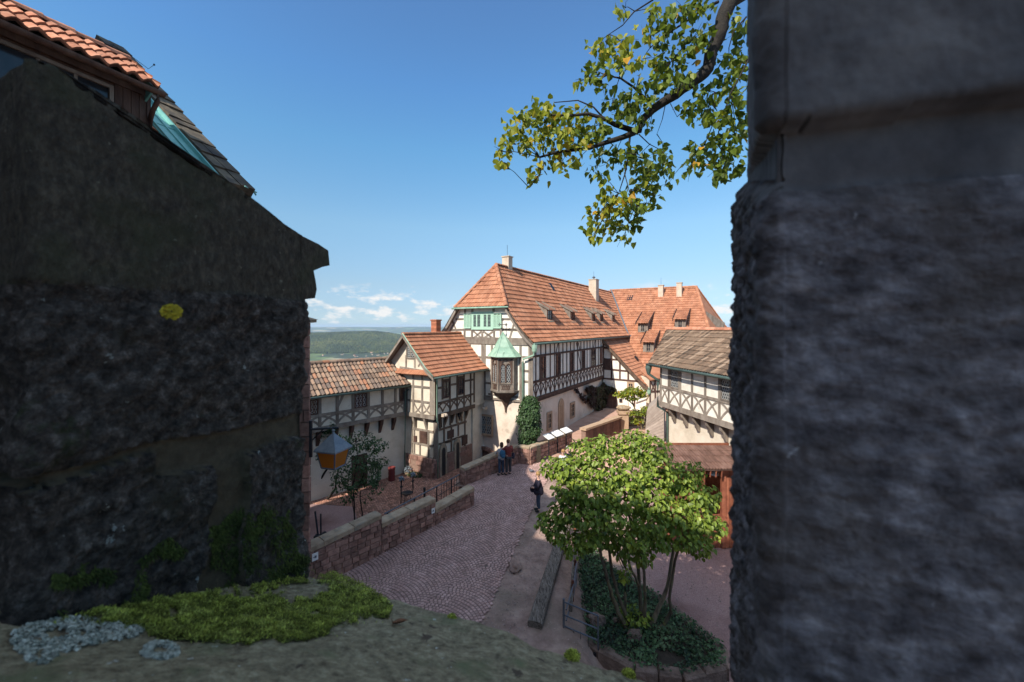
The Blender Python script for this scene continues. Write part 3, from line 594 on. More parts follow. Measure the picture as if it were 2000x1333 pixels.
a, z = AF.az(*C6(990, 650)); a2, z2 = AF.az(*C6(1030, 612)); window(an, AF, a, a2, z-.1, z2, 0, .16, 'sand_stone', False, 1, 1, proud=.04)
a, z = AF.az(*C6(893, 805)); a2, z2 = AF.az(*C6(915, 780)); window(an, AF, a, a2, z, z2, 0, .05, 'timber_dark', False, 0, 0)
mb = MB(); mb.tint = .3; a, z = AF.az(*C6(762, 905)); a2, z2 = AF.az(*C6(848, 720)); cm = (a+a2)/2; arch(mb, AF, cm, (a2-a)/2+.12, z-.3, z2-.5, 0, .04, 1.1); dr = mb.build('door', M['board_brown'], an)
mb = MB(); 
for k in range(7): mb.tint = R.random(); fbox(mb, AF, a+k*(a2-a)/7+.01, a+(k+1)*(a2-a)/7-.01, z-.2, z2-.55, .0, .055)
mb.build('door_leaf', M['board_brown'], dr)
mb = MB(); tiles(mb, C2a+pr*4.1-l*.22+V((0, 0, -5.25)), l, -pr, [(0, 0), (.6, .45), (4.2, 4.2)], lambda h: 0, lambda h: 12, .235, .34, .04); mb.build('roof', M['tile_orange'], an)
mb = MB(); p0 = C2a+pr*4.1-l*.3; mb.tint = .2
for (h0, z0), (h1, z1) in zip([(0, -.02), (.6, .43)], [(.6, .43), (4.2, 4.18)]):
    a_, b_ = p0-pr*h0+V((0, 0, -5.25+z0)), p0-pr*h1+V((0, 0, -5.25+z1)); mb.hexa([a_, a_+l*.12, a_+l*.12+V((0, 0, -.3)), a_+V((0, 0, -.3))], [b_, b_+l*.12, b_+l*.12+V((0, 0, -.3)), b_+V((0, 0, -.3))])
mb.build('verge_board', M['timber'], an)
pipe(an, [p0+V((0, 0, -5.3)), p0+l*9+V((0, 0, -5.3))], .09, 'gutter'); 
pipe(an, [p0+V((0, 0, -5.35)), p0+V((0, 0, -5.9)), p0-pr*1.2-l*.1+V((0, 0, -6.35))], .06, 'downpipe', 'steel')
mb = MB(); mb.lathe(p0+V((0, 0, -5.8)), [(.08, 0), (.14, .1), (.16, .4)], 8); mb.build('hopper', M['copper'], an)
mb = MB(); p_ = p0-pr*1.9+l*4+V((0, 0, -5.25+1.95)); mb.tint = .1; mb.box(p_, l*.5, -pr*.3+V((0, 0, .33)), V((0, 0, .13))); mb.build('roof_hatch', M['iron'], an)
# low timber-framed bay right of the annex
bay_ = thing('timber_bay', 'narrow shaded timber-framed bay hanging at the right corner of the lean-to annex', 'bay', (12, 35, -8))
bo = C2a+pr*3.85-l*.25; BF = Fr(bo, V((.55, -.1, 0)), V((-.1, -.55, 0)))
BF = Fr((11.7, 34.9), (1, .25), (.25, -1))
mb = MB(); z0_, z1_ = BF.az(*C6(1100, 830))[1], BF.az(*C6(1100, 590))[1]
fbox(mb, BF, 0, 3.2, z0_, z1_+.3, -1.5, 0); mb.build('wall', M['plaster'], bay_)
mb = MB()
for k in range(7): mb.tint = R.random(); fbox(mb, BF, k*.5, k*.5+.12, z0_, z1_+.3, 0, .04)
for z in (z0_, (z0_+z1_)/2, z1_): fbox(mb, BF, 0, 3.2, z, z+.14, 0, .05)
fbar(mb, BF, (.1, z0_+.9), (.6, z1_), .1, 0, .03); fbar(mb, BF, (.1, z1_), (.6, z0_+.9), .1, 0, .027)
mb.build('timber_frame', M['timber_dark'], bay_)
mb = MB(); p = [BF.pt(-.1, z1_+.1, .35), BF.pt(3.4, z1_+.6, .35), BF.pt(3.4, z1_+1.3, -1.4), BF.pt(-.1, z1_+.8, -1.4)]; mb.hexa(p, [x+V((0, 0, .1)) for x in p]); mb.build('roof', M['tile_orange'], bay_)
# ---------------------------------------------------------------- far house with the large roof
fh = thing('hipped_house', 'house with very large orange hipped roof and two pale chimneys, closing the court behind', 'house', (18, 50, -9))
R0 = C-pr*3.47+l*28.4+V((0, 0, 4.5)); sB = .86; RE = R0+pr*9.7
def onB(px, py):
    n_ = V((0, 0, 1))+(-l)*sB; n_ = (V((0, 0, 1))-l*sB); r = ray(px, py); k = R0.dot(n_)/r.dot(n_); return r*k
Hf = onB(1384, 640); uB = (RE-Hf); hB = uB.dot(l); kB = (Hf-RE).dot(pr)
mb = MB(); He = 11.0
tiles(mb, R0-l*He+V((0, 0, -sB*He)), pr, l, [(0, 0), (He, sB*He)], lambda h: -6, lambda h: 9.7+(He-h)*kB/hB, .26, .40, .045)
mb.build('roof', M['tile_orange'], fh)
mb = MB()
Hb = Hf+V((4.5, 5.0, -.2)); ex = 6
f1 = RE+(Hf-RE)*2.0; b1 = RE+(Hb-RE)*2.0
mb.poly([RE, f1, b1]); mb.poly([RE, b1, b1+V((-20, 14, 0)), R0-pr*5]); mb.build('rear_roof', M['tile_orange'], fh)
mb = MB(); ridge(mb, R0-pr*.2+V((0, 0, .05)), RE+V((0, 0, .05)), .13, .42); ridge(mb, RE+V((0, 0, .05)), f1+V((0, 0, .05)), .13, .42); ridge(mb, RE+V((0, 0, .05)), b1, .13, .42)
mb.build('ridge_tiles', M['tile_orange'], fh)
mb = MB(); b = R0-l*(He-.4); mb.hexa([b-pr*5+V((0, 0, -12)), b+pr*13+V((0, 0, -12)), b+pr*13+l*14+V((0, 0, -12)), b-pr*5+l*14+V((0, 0, -12))], [b-pr*5+V((0, 0, -sB*He-.1)), b+pr*13+V((0, 0, -sB*He-.1)), b+pr*13+l*14+V((0, 0, -sB*He-.1)), b-pr*5+l*14+V((0, 0, -sB*He-.1))]); mb.build('wall', M['plaster'], fh)
mb = MB(); mb.tint = .2; v0 = eo+l*21.9+V((0, 0, .06)); mb.tube([R0+V((0, 0, .0))-l*.2, v0+V((0, 0, 0))-pr*.1], .09, 6); mb.tube([v0, C2a+l*9+pr*3.2+V((0, 0, -3.9))], .09, 6); mb.build('valley_flashing', M['zinc'], fh)
for px in (1291, 1327):
    p = onB(px, 577); h = 1.1 if px < 1300 else 1.35; chimney(fh, (p.x, p.y), .55, .62, p.z-.6, p.z+h, ax=pr, rod=(px < 1300))
def shed_dormer(px0, px1, pyb, ext, par, seed):
    a = onB(px0, pyb); b2 = onB(px1, pyb); s0 = (a-R0).dot(pr); s1 = (b2-R0).dot(pr); hh = (R0-a).dot(l); base = R0-l*hh; base.z = 0; zb = R0.z-sB*hh
    fD = Fr(base, pr, -l); ht = 1.1; mb = MB(); mb.tint = .4
    mb.hexa([fD.pt(s0, zb-.2, 0), fD.pt(s1, zb-.2, 0), fD.pt(s1, zb-.2, -3), fD.pt(s0, zb-.2, -3)], [fD.pt(s0, zb+ht, 0), fD.pt(s1, zb+ht, 0), fD.pt(s1, zb+ht+1.2, -3), fD.pt(s0, zb+ht+1.2, -3)])
    dm = mb.build('dormer', M['timber_grey'], par)
    window(dm, fD, s0+.35, s1-.35, zb+.2, zb+ht-.2, 0, .09, 'timber_grey', False, 1, 1)
    mb = MB(); tiles(mb, fD.pt(s0-.15, zb+ht-.08, .3), pr, l, [(0, 0), (ext, ext*.42)], lambda h: 0, lambda h: s1-s0+.3, .26, .38, .045, rnd=random.Random(seed)); mb.build('roof', M['tile_orange'], dm)
    for s in (s0-.2, s1+.14): mb = MB(); mb.tint = .2; mb.hexa([fD.pt(s, zb+ht-.2, .3), fD.pt(s+.06, zb+ht-.2, .3), fD.pt(s+.06, zb+ht+.08, .3), fD.pt(s, zb+ht+.08, .3)], [fD.pt(s, zb+ht-.2+ext*.42, .3-ext), fD.pt(s+.06, zb+ht-.2+ext*.42, .3-ext), fD.pt(s+.06, zb+ht+.06+ext*.42, .3-ext), fD.pt(s, zb+ht+.06+ext*.42, .3-ext)]); mb.build('verge_board', M['iron'], dm)
shed_dormer(1246, 1265, 651, 2.9, fh, 1); shed_dormer(1318, 1339, 644, 2.6, fh, 2); shed_dormer(1256, 1277, 689, 2.6, fh, 3)
p = onB(1229, 588); mb = MB(); mb.tint = .2; mb.box(p-pr*.3+V((0, 0, -.1)), pr*.6, l*.7+V((0, 0, .7*sB)), V((0, 0, .18))); mb.build('skylight', M['iron'], fh)
mb = MB(); hm = RE.lerp(f1, .48).lerp(RE.lerp(b1, .48), .5); mb.tint = .4; dd = V((1, .1, 0)); e_ = V((-.1, 1, 0))
mb.hexa([hm+dd*.3-e_*.4+V((0, 0, -1)), hm+dd*.3+e_*.4+V((0, 0, -1)), hm-dd*1.6+e_*.4+V((0, 0, -1)), hm-dd*1.6-e_*.4+V((0, 0, -1))], [hm+dd*.5-e_*.5+V((0, 0, .4)), hm+dd*.5+e_*.5+V((0, 0, .4)), hm-dd*1.6+e_*.5+V((0, 0, 1.6)), hm-dd*1.6-e_*.5+V((0, 0, 1.6))]); mb.build('dormer', M['timber_grey'], fh)
# ---------------------------------------------------------------- gatehouse (small gabled house)
K = V((-4.27, 22.5, 0)); KF = Fr(K, -pr, -l); KS = Fr(K, l, pr)
gh = thing('gatehouse', 'small half-timbered gatehouse with its own gable between the tiled gallery and the long house', 'house', (K.x, K.y, -8.5))
zE, zJ, zP = -2.62, -5.0, -7.35; WG = 3.9
mb = MB()
def gsect(s0, s1, pts, mb):
    mb.hexa([K+l*s0-pr*u+V((0, 0, z)) for u, z in pts], [K+l*s1-pr*u+V((0, 0, z)) for u, z in pts])
gsect(0, 5.5, [(0, zJ), (WG, zJ), (WG, zE), (WG/2, -.62), (0, zE)], mb); mb.build('upper_wall', M['plaster'], gh)
mb = MB(); gsect(.22, 3.75, [(.22, -9), (WG, -9), (WG, zJ), (.22, zJ)], mb); mb.build('lower_wall', M['plaster'], gh)
mb = MB(); gsect(3.76, 6.5, [(.12, -9.5), (WG, -9.5), (WG, zJ+.05), (.12, zJ+.05)], mb); mb.build('side_wall', M['plaster'], gh)
ge = K+pr*.33+V((0, 0, zE-.12)); gp = [(0, 0), (.55, .42), (2.28, 2.30)]
mb = MB(); tiles(mb, ge, l, -pr, gp, lambda h: -.42, lambda h: 5.15, .19, .29, .034); mb.build('roof', M['tile_orange'], gh)
mb = MB(); e2 = K-pr*(WG+.33)+V((0, 0, zE-.12))
for (h0, z0), (h1, z1) in zip(gp, gp[1:]): mb.poly([e2-l*.42+pr*h0+V((0, 0, z0)), e2+l*5.3+pr*h0+V((0, 0, z0)), e2+l*5.3+pr*h1+V((0, 0, z1)), e2-l*.42+pr*h1+V((0, 0, z1))])
mb.build('rear_roof', M['tile_orange'], gh)
mb = MB(); ra = ge-pr*2.28+V((0, 0, 2.33)); ridge(mb, ra-l*.42, ra+l*5.2, .11, .3); mb.build('ridge_tiles', M['tile_orange'], gh)
for sd in (0, 1):
    mb = MB(); mb.tint = .8; base = ge if sd == 0 else e2; dr_ = -pr if sd == 0 else pr
    for (h0, z0), (h1, z1) in zip(gp, gp[1:]):
        a = base-l*.46+dr_*h0+V((0, 0, z0)); b = base-l*.46+dr_*h1+V((0, 0, z1)); mb.hexa([a, a+l*.46, a+l*.46+V((0, 0, -.05)), a+V((0, 0, -.05))], [b, b+l*.46, b+l*.46+V((0, 0, -.05)), b+V((0, 0, -.05))]); mb.hexa([a, a+l*.07, a+l*.07+V((0, 0, -.2)), a+V((0, 0, -.2))], [b, b+l*.07, b+l*.07+V((0, 0, -.2)), b+V((0, 0, -.2))])
    mb.build('verge_board', M['timber_grey'], gh)
    if sd == 0:
        pts = [ge-l*.46+V((0, 0, .06)), ge-l*.46-pr*.55+V((0, 0, .48)), ge-l*.46-pr*2.28+V((0, 0, 2.36))]; pipe(gh, pts, .028, 'verge_flashing')
pipe(gh, [ge-l*.42+pr*.05+V((0, 0, -.05)), ge+l*5.2+pr*.05+V((0, 0, -.05))], .055, 'gutter', 'gutter')
pipe(gh, [ge-l*.15+V((0, 0, -.08)), ge-l*.1+V((0, 0, -.3))-pr*.05, K+pr*.10+l*.12+V((0, 0, -3.15)), K+pr*.09+l*.12+V((0, 0, -5.2)), K+pr*.0+l*.3+V((0, 0, -5.5)), K+l*.3+V((0, 0, -8.4))], .042)
# mini pent roof on gable
mb = MB(); z_ = KF.az(*C5(150, 395), .3)[1]; tiles(mb, KF.pt(-.12, z_-.12, .36), -pr, l, [(0, 0), (.36, .26)], lambda h: 0, lambda h: 3.6, .16, .3, .03); mb.build('pent_roof', M['tile_orange'], gh)
# frame front
mb = MB()
def kb(x0, y0, x1, y1, w_=.13, o=.035, fr=KF, ob=-.02): mb.tint = R.random(); fbar(mb, fr, fr.az(*C5(x0, y0)), fr.az(*C5(x1, y1)), w_, ob, o)
for x, y0, y1, w_ in ((60, 240, 345, .1), (135, 260, 350, .1), (122, 400, 745, .12), (200, 405, 755, .12), (283, 400, 775, .26), (66, 480, 740, .12)): kb(x, y0, x, y1, w_)
for x0, y0, x1, y1 in ((70, 505, 278, 525), (70, 628, 278, 655), (5, 345, 300, 392)): kb(x0, y0, x1, y1, .12, .030)
kb(205, 268, 165, 340, .09, .024)
for x0, x1 in ((126, 197), (204, 268)):
    farc(mb, KF, KF.az(*C5(x0, 745)), KF.az(*C5(x1, 655)), .08, .08, -.01, .022); farc(mb, KF, KF.az(*C5(x1, 750)), KF.az(*C5(x0, 645)), -.08, .08, -.01, .026)
fbox(mb, KF, -.05, 2.3, zJ-.12, zJ+.10, -.2, .07)
for x, y0, y1, w_ in ((108, 760, 1110, .1), (158, 890, 1120, .1), (232, 900, 1140, .1), (295, 780, 1160, .3), (90, 800, 1100, .06)): kb(x, y0, x, y1, w_, -.17, ob=-.24)
for x0, y0, x1, y1 in ((85, 880, 290, 918), (85, 1000, 290, 1045), (85, 1105, 300, 1160)): kb(x0, y0, x1, y1, .12, -.175, ob=-.24)
for x in (120, 215):
    a, z = KF.az(*C5(x, 780)); mb.hexa([KF.pt(a-.07, z, -.2), KF.pt(a+.07, z, -.2), KF.pt(a+.07, z-.75, -.2), KF.pt(a-.07, z-.75, -.2)], [KF.pt(a-.07, z, .05), KF.pt(a+.07, z, .05), KF.pt(a+.07, z-.2, 0), KF.pt(a-.07, z-.2, 0)])
mb.build('front_timber', M['timber_grey'], gh)
a, z = KF.az(*C5(70, 262)); a2, z2 = KF.az(*C5(132, 160)); window(gh, KF, a2, a, z+.02, z2, 0, .06, 'timber_grey', True, 1, 0, .13)
a, z = KF.az(*C5(160, 1005)); a2, z2 = KF.az(*C5(220, 912)); mb = MB(); mb.tint = .5; fbox(mb, KF, a2, a, z, z2, -.22, -.16)
for k in range(6): fbar(mb, KF, (a2, z+k*(z2-z)/6), (a, z+(k+1)*(z2-z)/6), .02, -.16, -.15); fbar(mb, KF, (a, z+k*(z2-z)/6), (a2, z+(k+1)*(z2-z)/6), .02, -.16, -.148)
mb.build('shutter', M['timber_dark'], gh)
a, z = KF.az(*C5(115, 1000)); mb = MB(); mb.tint = .5; fbox(mb, KF, a-.14, a+.1, z, z+.35, -.22, -.16); mb.build('shutter', M['timber_dark'], gh)
# side frame
mb = MB()
def ks(x0, y0, x1, y1, w_=.12, o=.035, ob=-.02): kb(x0, y0, x1, y1, w_, o, KS, ob)
for x, y0, y1 in ((312, 420, 780), (372, 400, 625), (438, 390, 740), (500, 380, 720), (560, 375, 705), (617, 365, 690), (648, 350, 650)): ks(x, y0, x, y1)
for x0, y0, x1, y1 in ((312, 530, 372, 520), (438, 500, 500, 488), (555, 468, 648, 450), (312, 665, 648, 575), (370, 462, 438, 452), (500, 435, 560, 427)): ks(x0, y0, x1, y1, .12, .03)
xs_ = (312, 375, 440, 500, 562, 618)
for x0, x1 in zip(xs_, xs_[1:]):
    y0, y1 = 665-(x0-312)*.27, 665-(x1-312)*.27; h0, h1 = 95, 88
    farc(mb, KS, KS.az(*C5(x0, y0+h0-10)), KS.az(*C5(x1, y1+5)), .09, .08, -.01, .022); farc(mb, KS, KS.az(*C5(x1, y1+h1-10)), KS.az(*C5(x0, y0+5)), -.09, .08, -.01, .026)
fbox(mb, KS, -.06, 3.75, zJ-.12, zJ+.12, -.2, .07)
for x, y0, y1 in ((345, 900, 1140), (412, 760, 1010), (475, 850, 1110), (535, 830, 945), (592, 700, 1040), (465, 735, 850), (520, 720, 830), (560, 715, 815), (330, 790, 920), (375, 780, 880)): ks(x, y0, x, y1, .1, -.17, -.24)
for x0, y0, x1, y1, w_ in ((318, 910, 605, 820, .12), (318, 1030, 470, 990, .1), (420, 1000, 590, 940, .1), (320, 1140, 350, 1130, .1), (415, 1105, 475, 1085, .1)): ks(x0, y0, x1, y1, w_, -.175, -.24)
for x in (340, 420, 480, 545, 600):
    a, z = KS.az(*C5(x, 775-(x-312)*.27)); mb.hexa([KS.pt(a-.06, z, -.2), KS.pt(a+.06, z, -.2), KS.pt(a+.06, z-.7, -.2), KS.pt(a-.06, z-.7, -.2)], [KS.pt(a-.06, z, .05), KS.pt(a+.06, z, .05), KS.pt(a+.06, z-.2, 0), KS.pt(a-.06, z-.2, 0)])
mb.build('side_timber', M['timber'], gh)
for x0, y0, x1, y1 in ((380, 615, 432, 470), (513, 585, 553, 445)):
    a, z = KS.az(*C5(x0, y0)); a2, z2 = KS.az(*C5(x1, y1)); window(gh, KS, a, a2, z+.05, z2, 0, .06, 'timber_dark', False, 1, 1)
for x0, y0, x1, y1 in ((418, 970, 470, 890), (543, 1025, 588, 935)):
    a, z = KS.az(*C5(x0, y0), -.2); a2, z2 = KS.az(*C5(x1, y1), -.2); mb = MB(); mb.tint = .5; fbox(mb, KS, a, a2, z, z2+.05, -.24, -.16); mb.build('shutter', M['timber_dark'], gh)
for x0, y0, x1, y1 in ((345, 875, 370, 775), (500, 835, 520, 740), (535, 820, 556, 730)):
    a, z = KS.az(*C5(x0, y0), -.2); a2, z2 = KS.az(*C5(x1, y1), -.2); mb = MB(); mb.tint = .2; fbox(mb, KS, a, a2, z, z2, -.24, -.19); mb.build('window', M['glass_dark'], gh)
for x0, x1, yt, yb in ((358, 412, 1015, 1255), (484, 530, 970, 1188)):
    a = KS.az(*C5(x0, 1100), -.1)[0]; a2 = KS.az(*C5(x1, 1100), -.1)[0]; zt_ = KS.az(*C5((x0+x1)/2, yt), -.1)[1]; cm, hw = (a+a2)/2, (a2-a)/2
    mb = MB(); mb.tint = .7; arch(mb, KS, cm, hw+.04, -9, zt_-hw*1.5, -.22, -.10, 1.5); dr = mb.build('door', M['cope_stone'], gh)
    mb = MB(); mb.tint = .1; arch(mb, KS, cm, hw-.12, -9, zt_-hw*1.5, -.12, -.09, 1.5); mb.build('door_leaf', M['black'], dr)
holes = []
mb = MB(); masonry(mb, KF, .0, 2.3, zP, -8.9, -.22, .27, .45, depth=.14); mb.build('stone_plinth', M['red_stone'], gh); mb = MB()
da = [KS.az(*C5(x, 1100), -.1)[0] for x in (358, 412, 484, 530)]
masonry(mb, KS, .02, 3.7, zP+.0, -8.9, -.22, .27, .42, depth=.12, hole=lambda a, z: da[0]-.15 < a < da[1]+.1 or da[2]-.15 < a < da[3]+.1)
mb.build('stone_plinth', M['red_stone'], gh)
mb = MB(); gsect(.12, 3.7, [(.12, -9), (2.4, -9), (2.4, zP-.02), (.12, zP-.02)], mb); mb.build('plinth_core', M['mortar'], gh)
c = K-pr*3.0+l*3.6; chimney(gh, (c.x, c.y), .46, .46, -1.2, .38, 'brick')
# ---------------------------------------------------------------- gallery wing
J = V((-6.08, 23.56, 0)); gd = V((-.667, -.745, 0)).normalized(); gn = V((.745, -.667, 0)).normalized(); WF = Fr(J, gd, gn)
gw = thing('gallery_wing', 'long low half-timbered gallery with weathered multicoloured tile roof, left of the gatehouse', 'house', (-10, 19, -8.5))
zg, zgb = -3.36, -5.0
mb = MB(); fbox(mb, WF, -.3, 16, zgb, zg, -2.6, 0); mb.build('upper_wall', M['plaster'], gw)
mb = MB(); fbox(mb, WF, -.5, 16, -9.6, zgb, -2.7, -.28); mb.build('lower_wall', M['plaster'], gw)
mb = MB(); gpf = [(0, 0), (1.75, 1.42)]; gO = WF.pt(0, zg+.04, .32)
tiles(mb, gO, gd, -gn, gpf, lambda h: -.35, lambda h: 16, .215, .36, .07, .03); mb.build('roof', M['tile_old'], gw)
mb = MB(); b = WF.pt(0, zg+.04, -3.18); mb.poly([b-gd*.3, b+gd*16, b+gd*16+gn*1.75+V((0, 0, 1.42)), b-gd*.3+gn*1.75+V((0, 0, 1.42))]); mb.build('rear_roof', M['tile_old'], gw)
mb = MB(); rt = WF.pt(0, zg+1.5, -1.43); ridge(mb, rt-gd*.35, rt+gd*16, .13, .38); mb.build('ridge_tiles', M['tile_old'], gw)
pipe(gw, [gO-gd*.45+gn*.05+V((0, 0, -.06)), gO+gd*16+gn*.05+V((0, 0, -.06))], .055, 'gutter', 'gutter')
pipe(gw, [gO-gd*.3+V((0, 0, -.06)), WF.pt(.12, -3.75, .1), WF.pt(.14, -8.4, .05)], .05, 'downpipe', 'gutter')
mb = MB()
def gb(x0, y0, x1, y1, w_=.14, o=.035, ob=-.02): mb.tint = R.random(); fbar(mb, WF, WF.az(*C1(x0, y0)), WF.az(*C1(x1, y1)), w_, ob, o)
px_ = [700, 640, 556, 465, 365, 262, 148]
A_ = [WF.az(*C1(x, 620))[0] for x in px_]; 
step = (A_[-1]-A_[0])/6; A_ += [A_[-1]+step*k for k in range(1, 9)]
for a in A_: mb.tint = R.random(); fbox(mb, WF, a-.075, a+.075, zgb, zg, -.02, .035)
zr = WF.az(*C1(556, 640))[1]
fbox(mb, WF, -.1, 16, zg-.13, zg+.02, -.02, .045); fbox(mb, WF, -.1, 16, zr-.06, zr+.07, -.02, .048); fbox(mb, WF, -.1, 16, zgb-.1, zgb+.12, -.3, .08)
for a0, a1_ in zip([.05]+A_, A_):
    if a1_-a0 < .3: continue
    farc(mb, WF, (a0, zgb+.15), (a1_, zr-.05), .10, .1, -.01, .022); farc(mb, WF, (a1_, zgb+.15), (a0, zr-.05), -.10, .1, -.01, .026)
gb(305, 565, 262, 655, .12, .024)
mb.build('timber_frame', M['timber_grey'], gw)
for a in A_[1:]:
    mb = MB(); mb.tint = R.random(); z = zgb-.1; mb.hexa([WF.pt(a-.08, z, -.28), WF.pt(a+.08, z, -.28), WF.pt(a+.08, z-.78, -.28), WF.pt(a-.08, z-.78, -.28)], [WF.pt(a-.08, z, .02), WF.pt(a+.08, z, .02), WF.pt(a+.08, z-.22, -.02), WF.pt(a-.08, z-.22, -.02)]); mb.build('corbel', M['timber_dark'], gw)
for x0, x1, yb, yt in ((455, 376, 625, 560), (700, 668, 590, 522), (138, 88, 680, 600)):
    a = WF.az(*C1(x0, 600))[0]; a2 = WF.az(*C1(x1, 600))[0]; window(gw, WF, a+.07, a2-.03, zr+.12, zg-.2, 0, .05, 'timber_dark', x0 != 700, 2, 0, .15)
a = 1.95+3.0; mb = MB(); mb.tint = .2; a, _ = WF.az(718, 960); fbox(mb, WF, a-.1, a+.75, -8.6, -6.8, -.28, -.22); mb.build('door', M['timber_dark'], gw)
# ---------------------------------------------------------------- right hand house
D = V((8.7, 24, 0)); dd_ = V((.217, -.976, 0)).normalized(); dn = V((-.976, -.217, 0)).normalized(); DF = Fr(D, dd_, dn)
rh = thing('right_wing', 'half-timbered wing with grey-brown weathered roof over pale plaster wall behind the green tree', 'house', (10, 20, -9))
zd, zdb = -2.12, -4.52
mb = MB(); fbox(mb, DF, 0, 14, zdb, zd, -5, 0); mb.build('upper_wall', M['plaster_white'], rh)
mb = MB(); fbox(mb, DF, .05, 14, -10, zdb, -5, -.42); mb.build('lower_wall', M['plaster'], rh)
mb = MB(); dO = DF.pt(0, zd-.08, .5); dpf = [(0, 0), (.7, .38), (2.0, 1.15), (3.3, 2.0)]
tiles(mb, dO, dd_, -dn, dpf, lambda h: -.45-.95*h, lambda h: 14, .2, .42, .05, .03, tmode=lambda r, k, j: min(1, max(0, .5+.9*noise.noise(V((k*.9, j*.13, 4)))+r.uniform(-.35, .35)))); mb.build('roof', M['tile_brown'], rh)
mb = MB(); rp = dO-dn*3.3+V((0, 0, 2.05)); ridge(mb, rp-dd_*(.45+.95*3.3), rp+dd_*14, .15, .4)
mb.build('ridge_tiles', M['tile_near'], rh)
mb = MB(); e0 = dO-dd_*.45; pts = [dO-dd_*(.45+.95*h)-dn*h+V((0, 0, z-.03)) for h, z in dpf]
for a, b in zip(pts, pts[1:]): mb.hexa([a, a+V((0, 0, -.22)), a+V((0, 0, -.22))+dd_*.1, a+dd_*.1], [b, b+V((0, 0, -.22)), b+V((0, 0, -.22))+dd_*.1, b+dd_*.1])
mb.poly([rp-dd_*3.5, rp+dd_*14, rp+dd_*14-dn*4+V((0, 0, -2.4)), rp-dd_*3.5-dn*4+V((0, 0, -2.4))])
mb.build('verge_board', M['timber_grey'], rh)
pipe(rh, [dO-dd_*.55+dn*.06+V((0, 0, -.06)), dO+dd_*14+dn*.06+V((0, 0, -.1))], .075, 'gutter', 'gutter')
g0 = dO-dd_*.35+dn*.06
pipe(rh, [g0+V((0, 0, -.1)), g0+V((0, 0, -.6)), g0-dn*.5+dd_*.3+V((0, 0, -1.0)), DF.pt(-.12, -3.3, .1), DF.pt(-.12, -4.7, .1), DF.pt(.22, -5.0, -.3), DF.pt(.22, -9, -.3)], .075, 'downpipe', 'gutter')
mb = MB(); mb.lathe(g0+V((0, 0, -.62)), [(.09, 0), (.12, .1), (.19, .35), (.19, .5)], 8); mb.build('hopper', M['gutter'], rh)
mb = MB(); px_ = [590, 655, 735, 815, 905, 1002]; A_ = [DF.az(*C3(x, 850))[0] for x in px_]; A_[0] = .07; st = 1.12
A_ += [A_[-1]+st*k for k in range(1, 8)]; zr = DF.az(*C3(815, 875))[1]
for a in A_: mb.tint = R.random(); fbox(mb, DF, a-.07, a+.07, zdb, zd, -.02, .035)
fbox(mb, DF, 0, 14, zr-.07, zr+.07, -.02, .045); fbox(mb, DF, -.04, 14, zdb-.12, zdb+.16, -.45, .08); fbox(mb, DF, 0, 14, zd-.12, zd, -.02, .04)
for a0, a1_ in zip(A_, A_[1:]):
    farc(mb, DF, (a0+.05, zdb+.15), (a1_-.05, zr-.05), .09, .1, -.01, .022); farc(mb, DF, (a1_-.05, zdb+.15), (a0+.05, zr-.05), -.09, .1, -.01, .026)
mb.build('timber_frame', M['timber_grey'], rh)
for a in A_[1:]:
    mb = MB(); z = zdb-.12; mb.tint = R.random(); mb.hexa([DF.pt(a-.08, z, -.42), DF.pt(a+.08, z, -.42), DF.pt(a+.08, z-.8, -.42), DF.pt(a-.08, z-.8, -.42)], [DF.pt(a-.08, z, .0), DF.pt(a+.08, z, 0), DF.pt(a+.08, z-.28, -.05), DF.pt(a-.08, z-.28, -.05)])
    mb.hexa([DF.pt(a-.079, z-.28, -.42), DF.pt(a+.079, z-.28, -.42), DF.pt(a+.079, z-.82, -.42), DF.pt(a-.079, z-.82, -.42)], [DF.pt(a-.079, z-.28, -.1), DF.pt(a+.079, z-.28, -.1), DF.pt(a+.079, z-.78, -.3), DF.pt(a-.079, z-.78, -.3)]); mb.build('corbel', M['timber_grey'], rh)
for x0, x1 in ((670, 722), (1018, 1075)):
    a = DF.az(*C3(x0, 760))[0]; a2 = DF.az(*C3(x1, 760))[0]; window(rh, DF, a, a2, zr+.12, zd-.1, 0, .07, 'timber_grey', True, 0, 0, .15)
# ================================================================ ground, road, yard
LB = [(-12.5, 5.9), (-6.36, 12.87), (-1.70, 18.17), (-2.40, 20.1), (.33, 22.75), (1.0, 25.1)]
YP = [(-12.8, 6.1), (-6.5, 13.0), (-1.85, 18.3), (-2.55, 20.2), (.2, 22.9), (1.05, 25.2), (-5.2, 28.8), (-24, 22), (-24, 6)]
def inside(p, poly):
    x, y = p; c = False
    for i in range(len(poly)):
        (x0, y0), (x1, y1) = poly[i], poly[i-1]
        if (y0 > y) != (y1 > y) and x < (x1-x0)*(y-y0)/(y1-y0)+x0: c = not c
    return c
mb = MB(); g = .4; nx, ny = 110, 120; x0, y0 = -14, -2; idx = {}
for j in range(ny+1):
    for i in range(nx+1):
        x, y = x0+i*g, y0+j*g; mb.v.append((x, y, gz(x, y)-.02+.03*noise.noise(V((x*.6, y*.6, 0)))+.02*noise.noise(V((x*2.1, y*2.1, 5)))-(.012 if True else 0))); mb.t.append(.5)
for j in range(ny):
    for i in range(nx):
        c = (x0+(i+.5)*g, y0+(j+.5)*g)
        if inside(c, [(a-.25, b+.25) if 0 < k < 6 else (a, b) for k, (a, b) in enumerate(YP)]): continue
        a = j*(nx+1)+i; mb.f.append((a, a+1, a+nx+2, a+nx+1)); mb.m.append(1 if (x0+i*g > 4.2+.12*(y0+j*g-12) and y0+j*g < 24) else (2 if y0+j*g > 23.4 else 0))
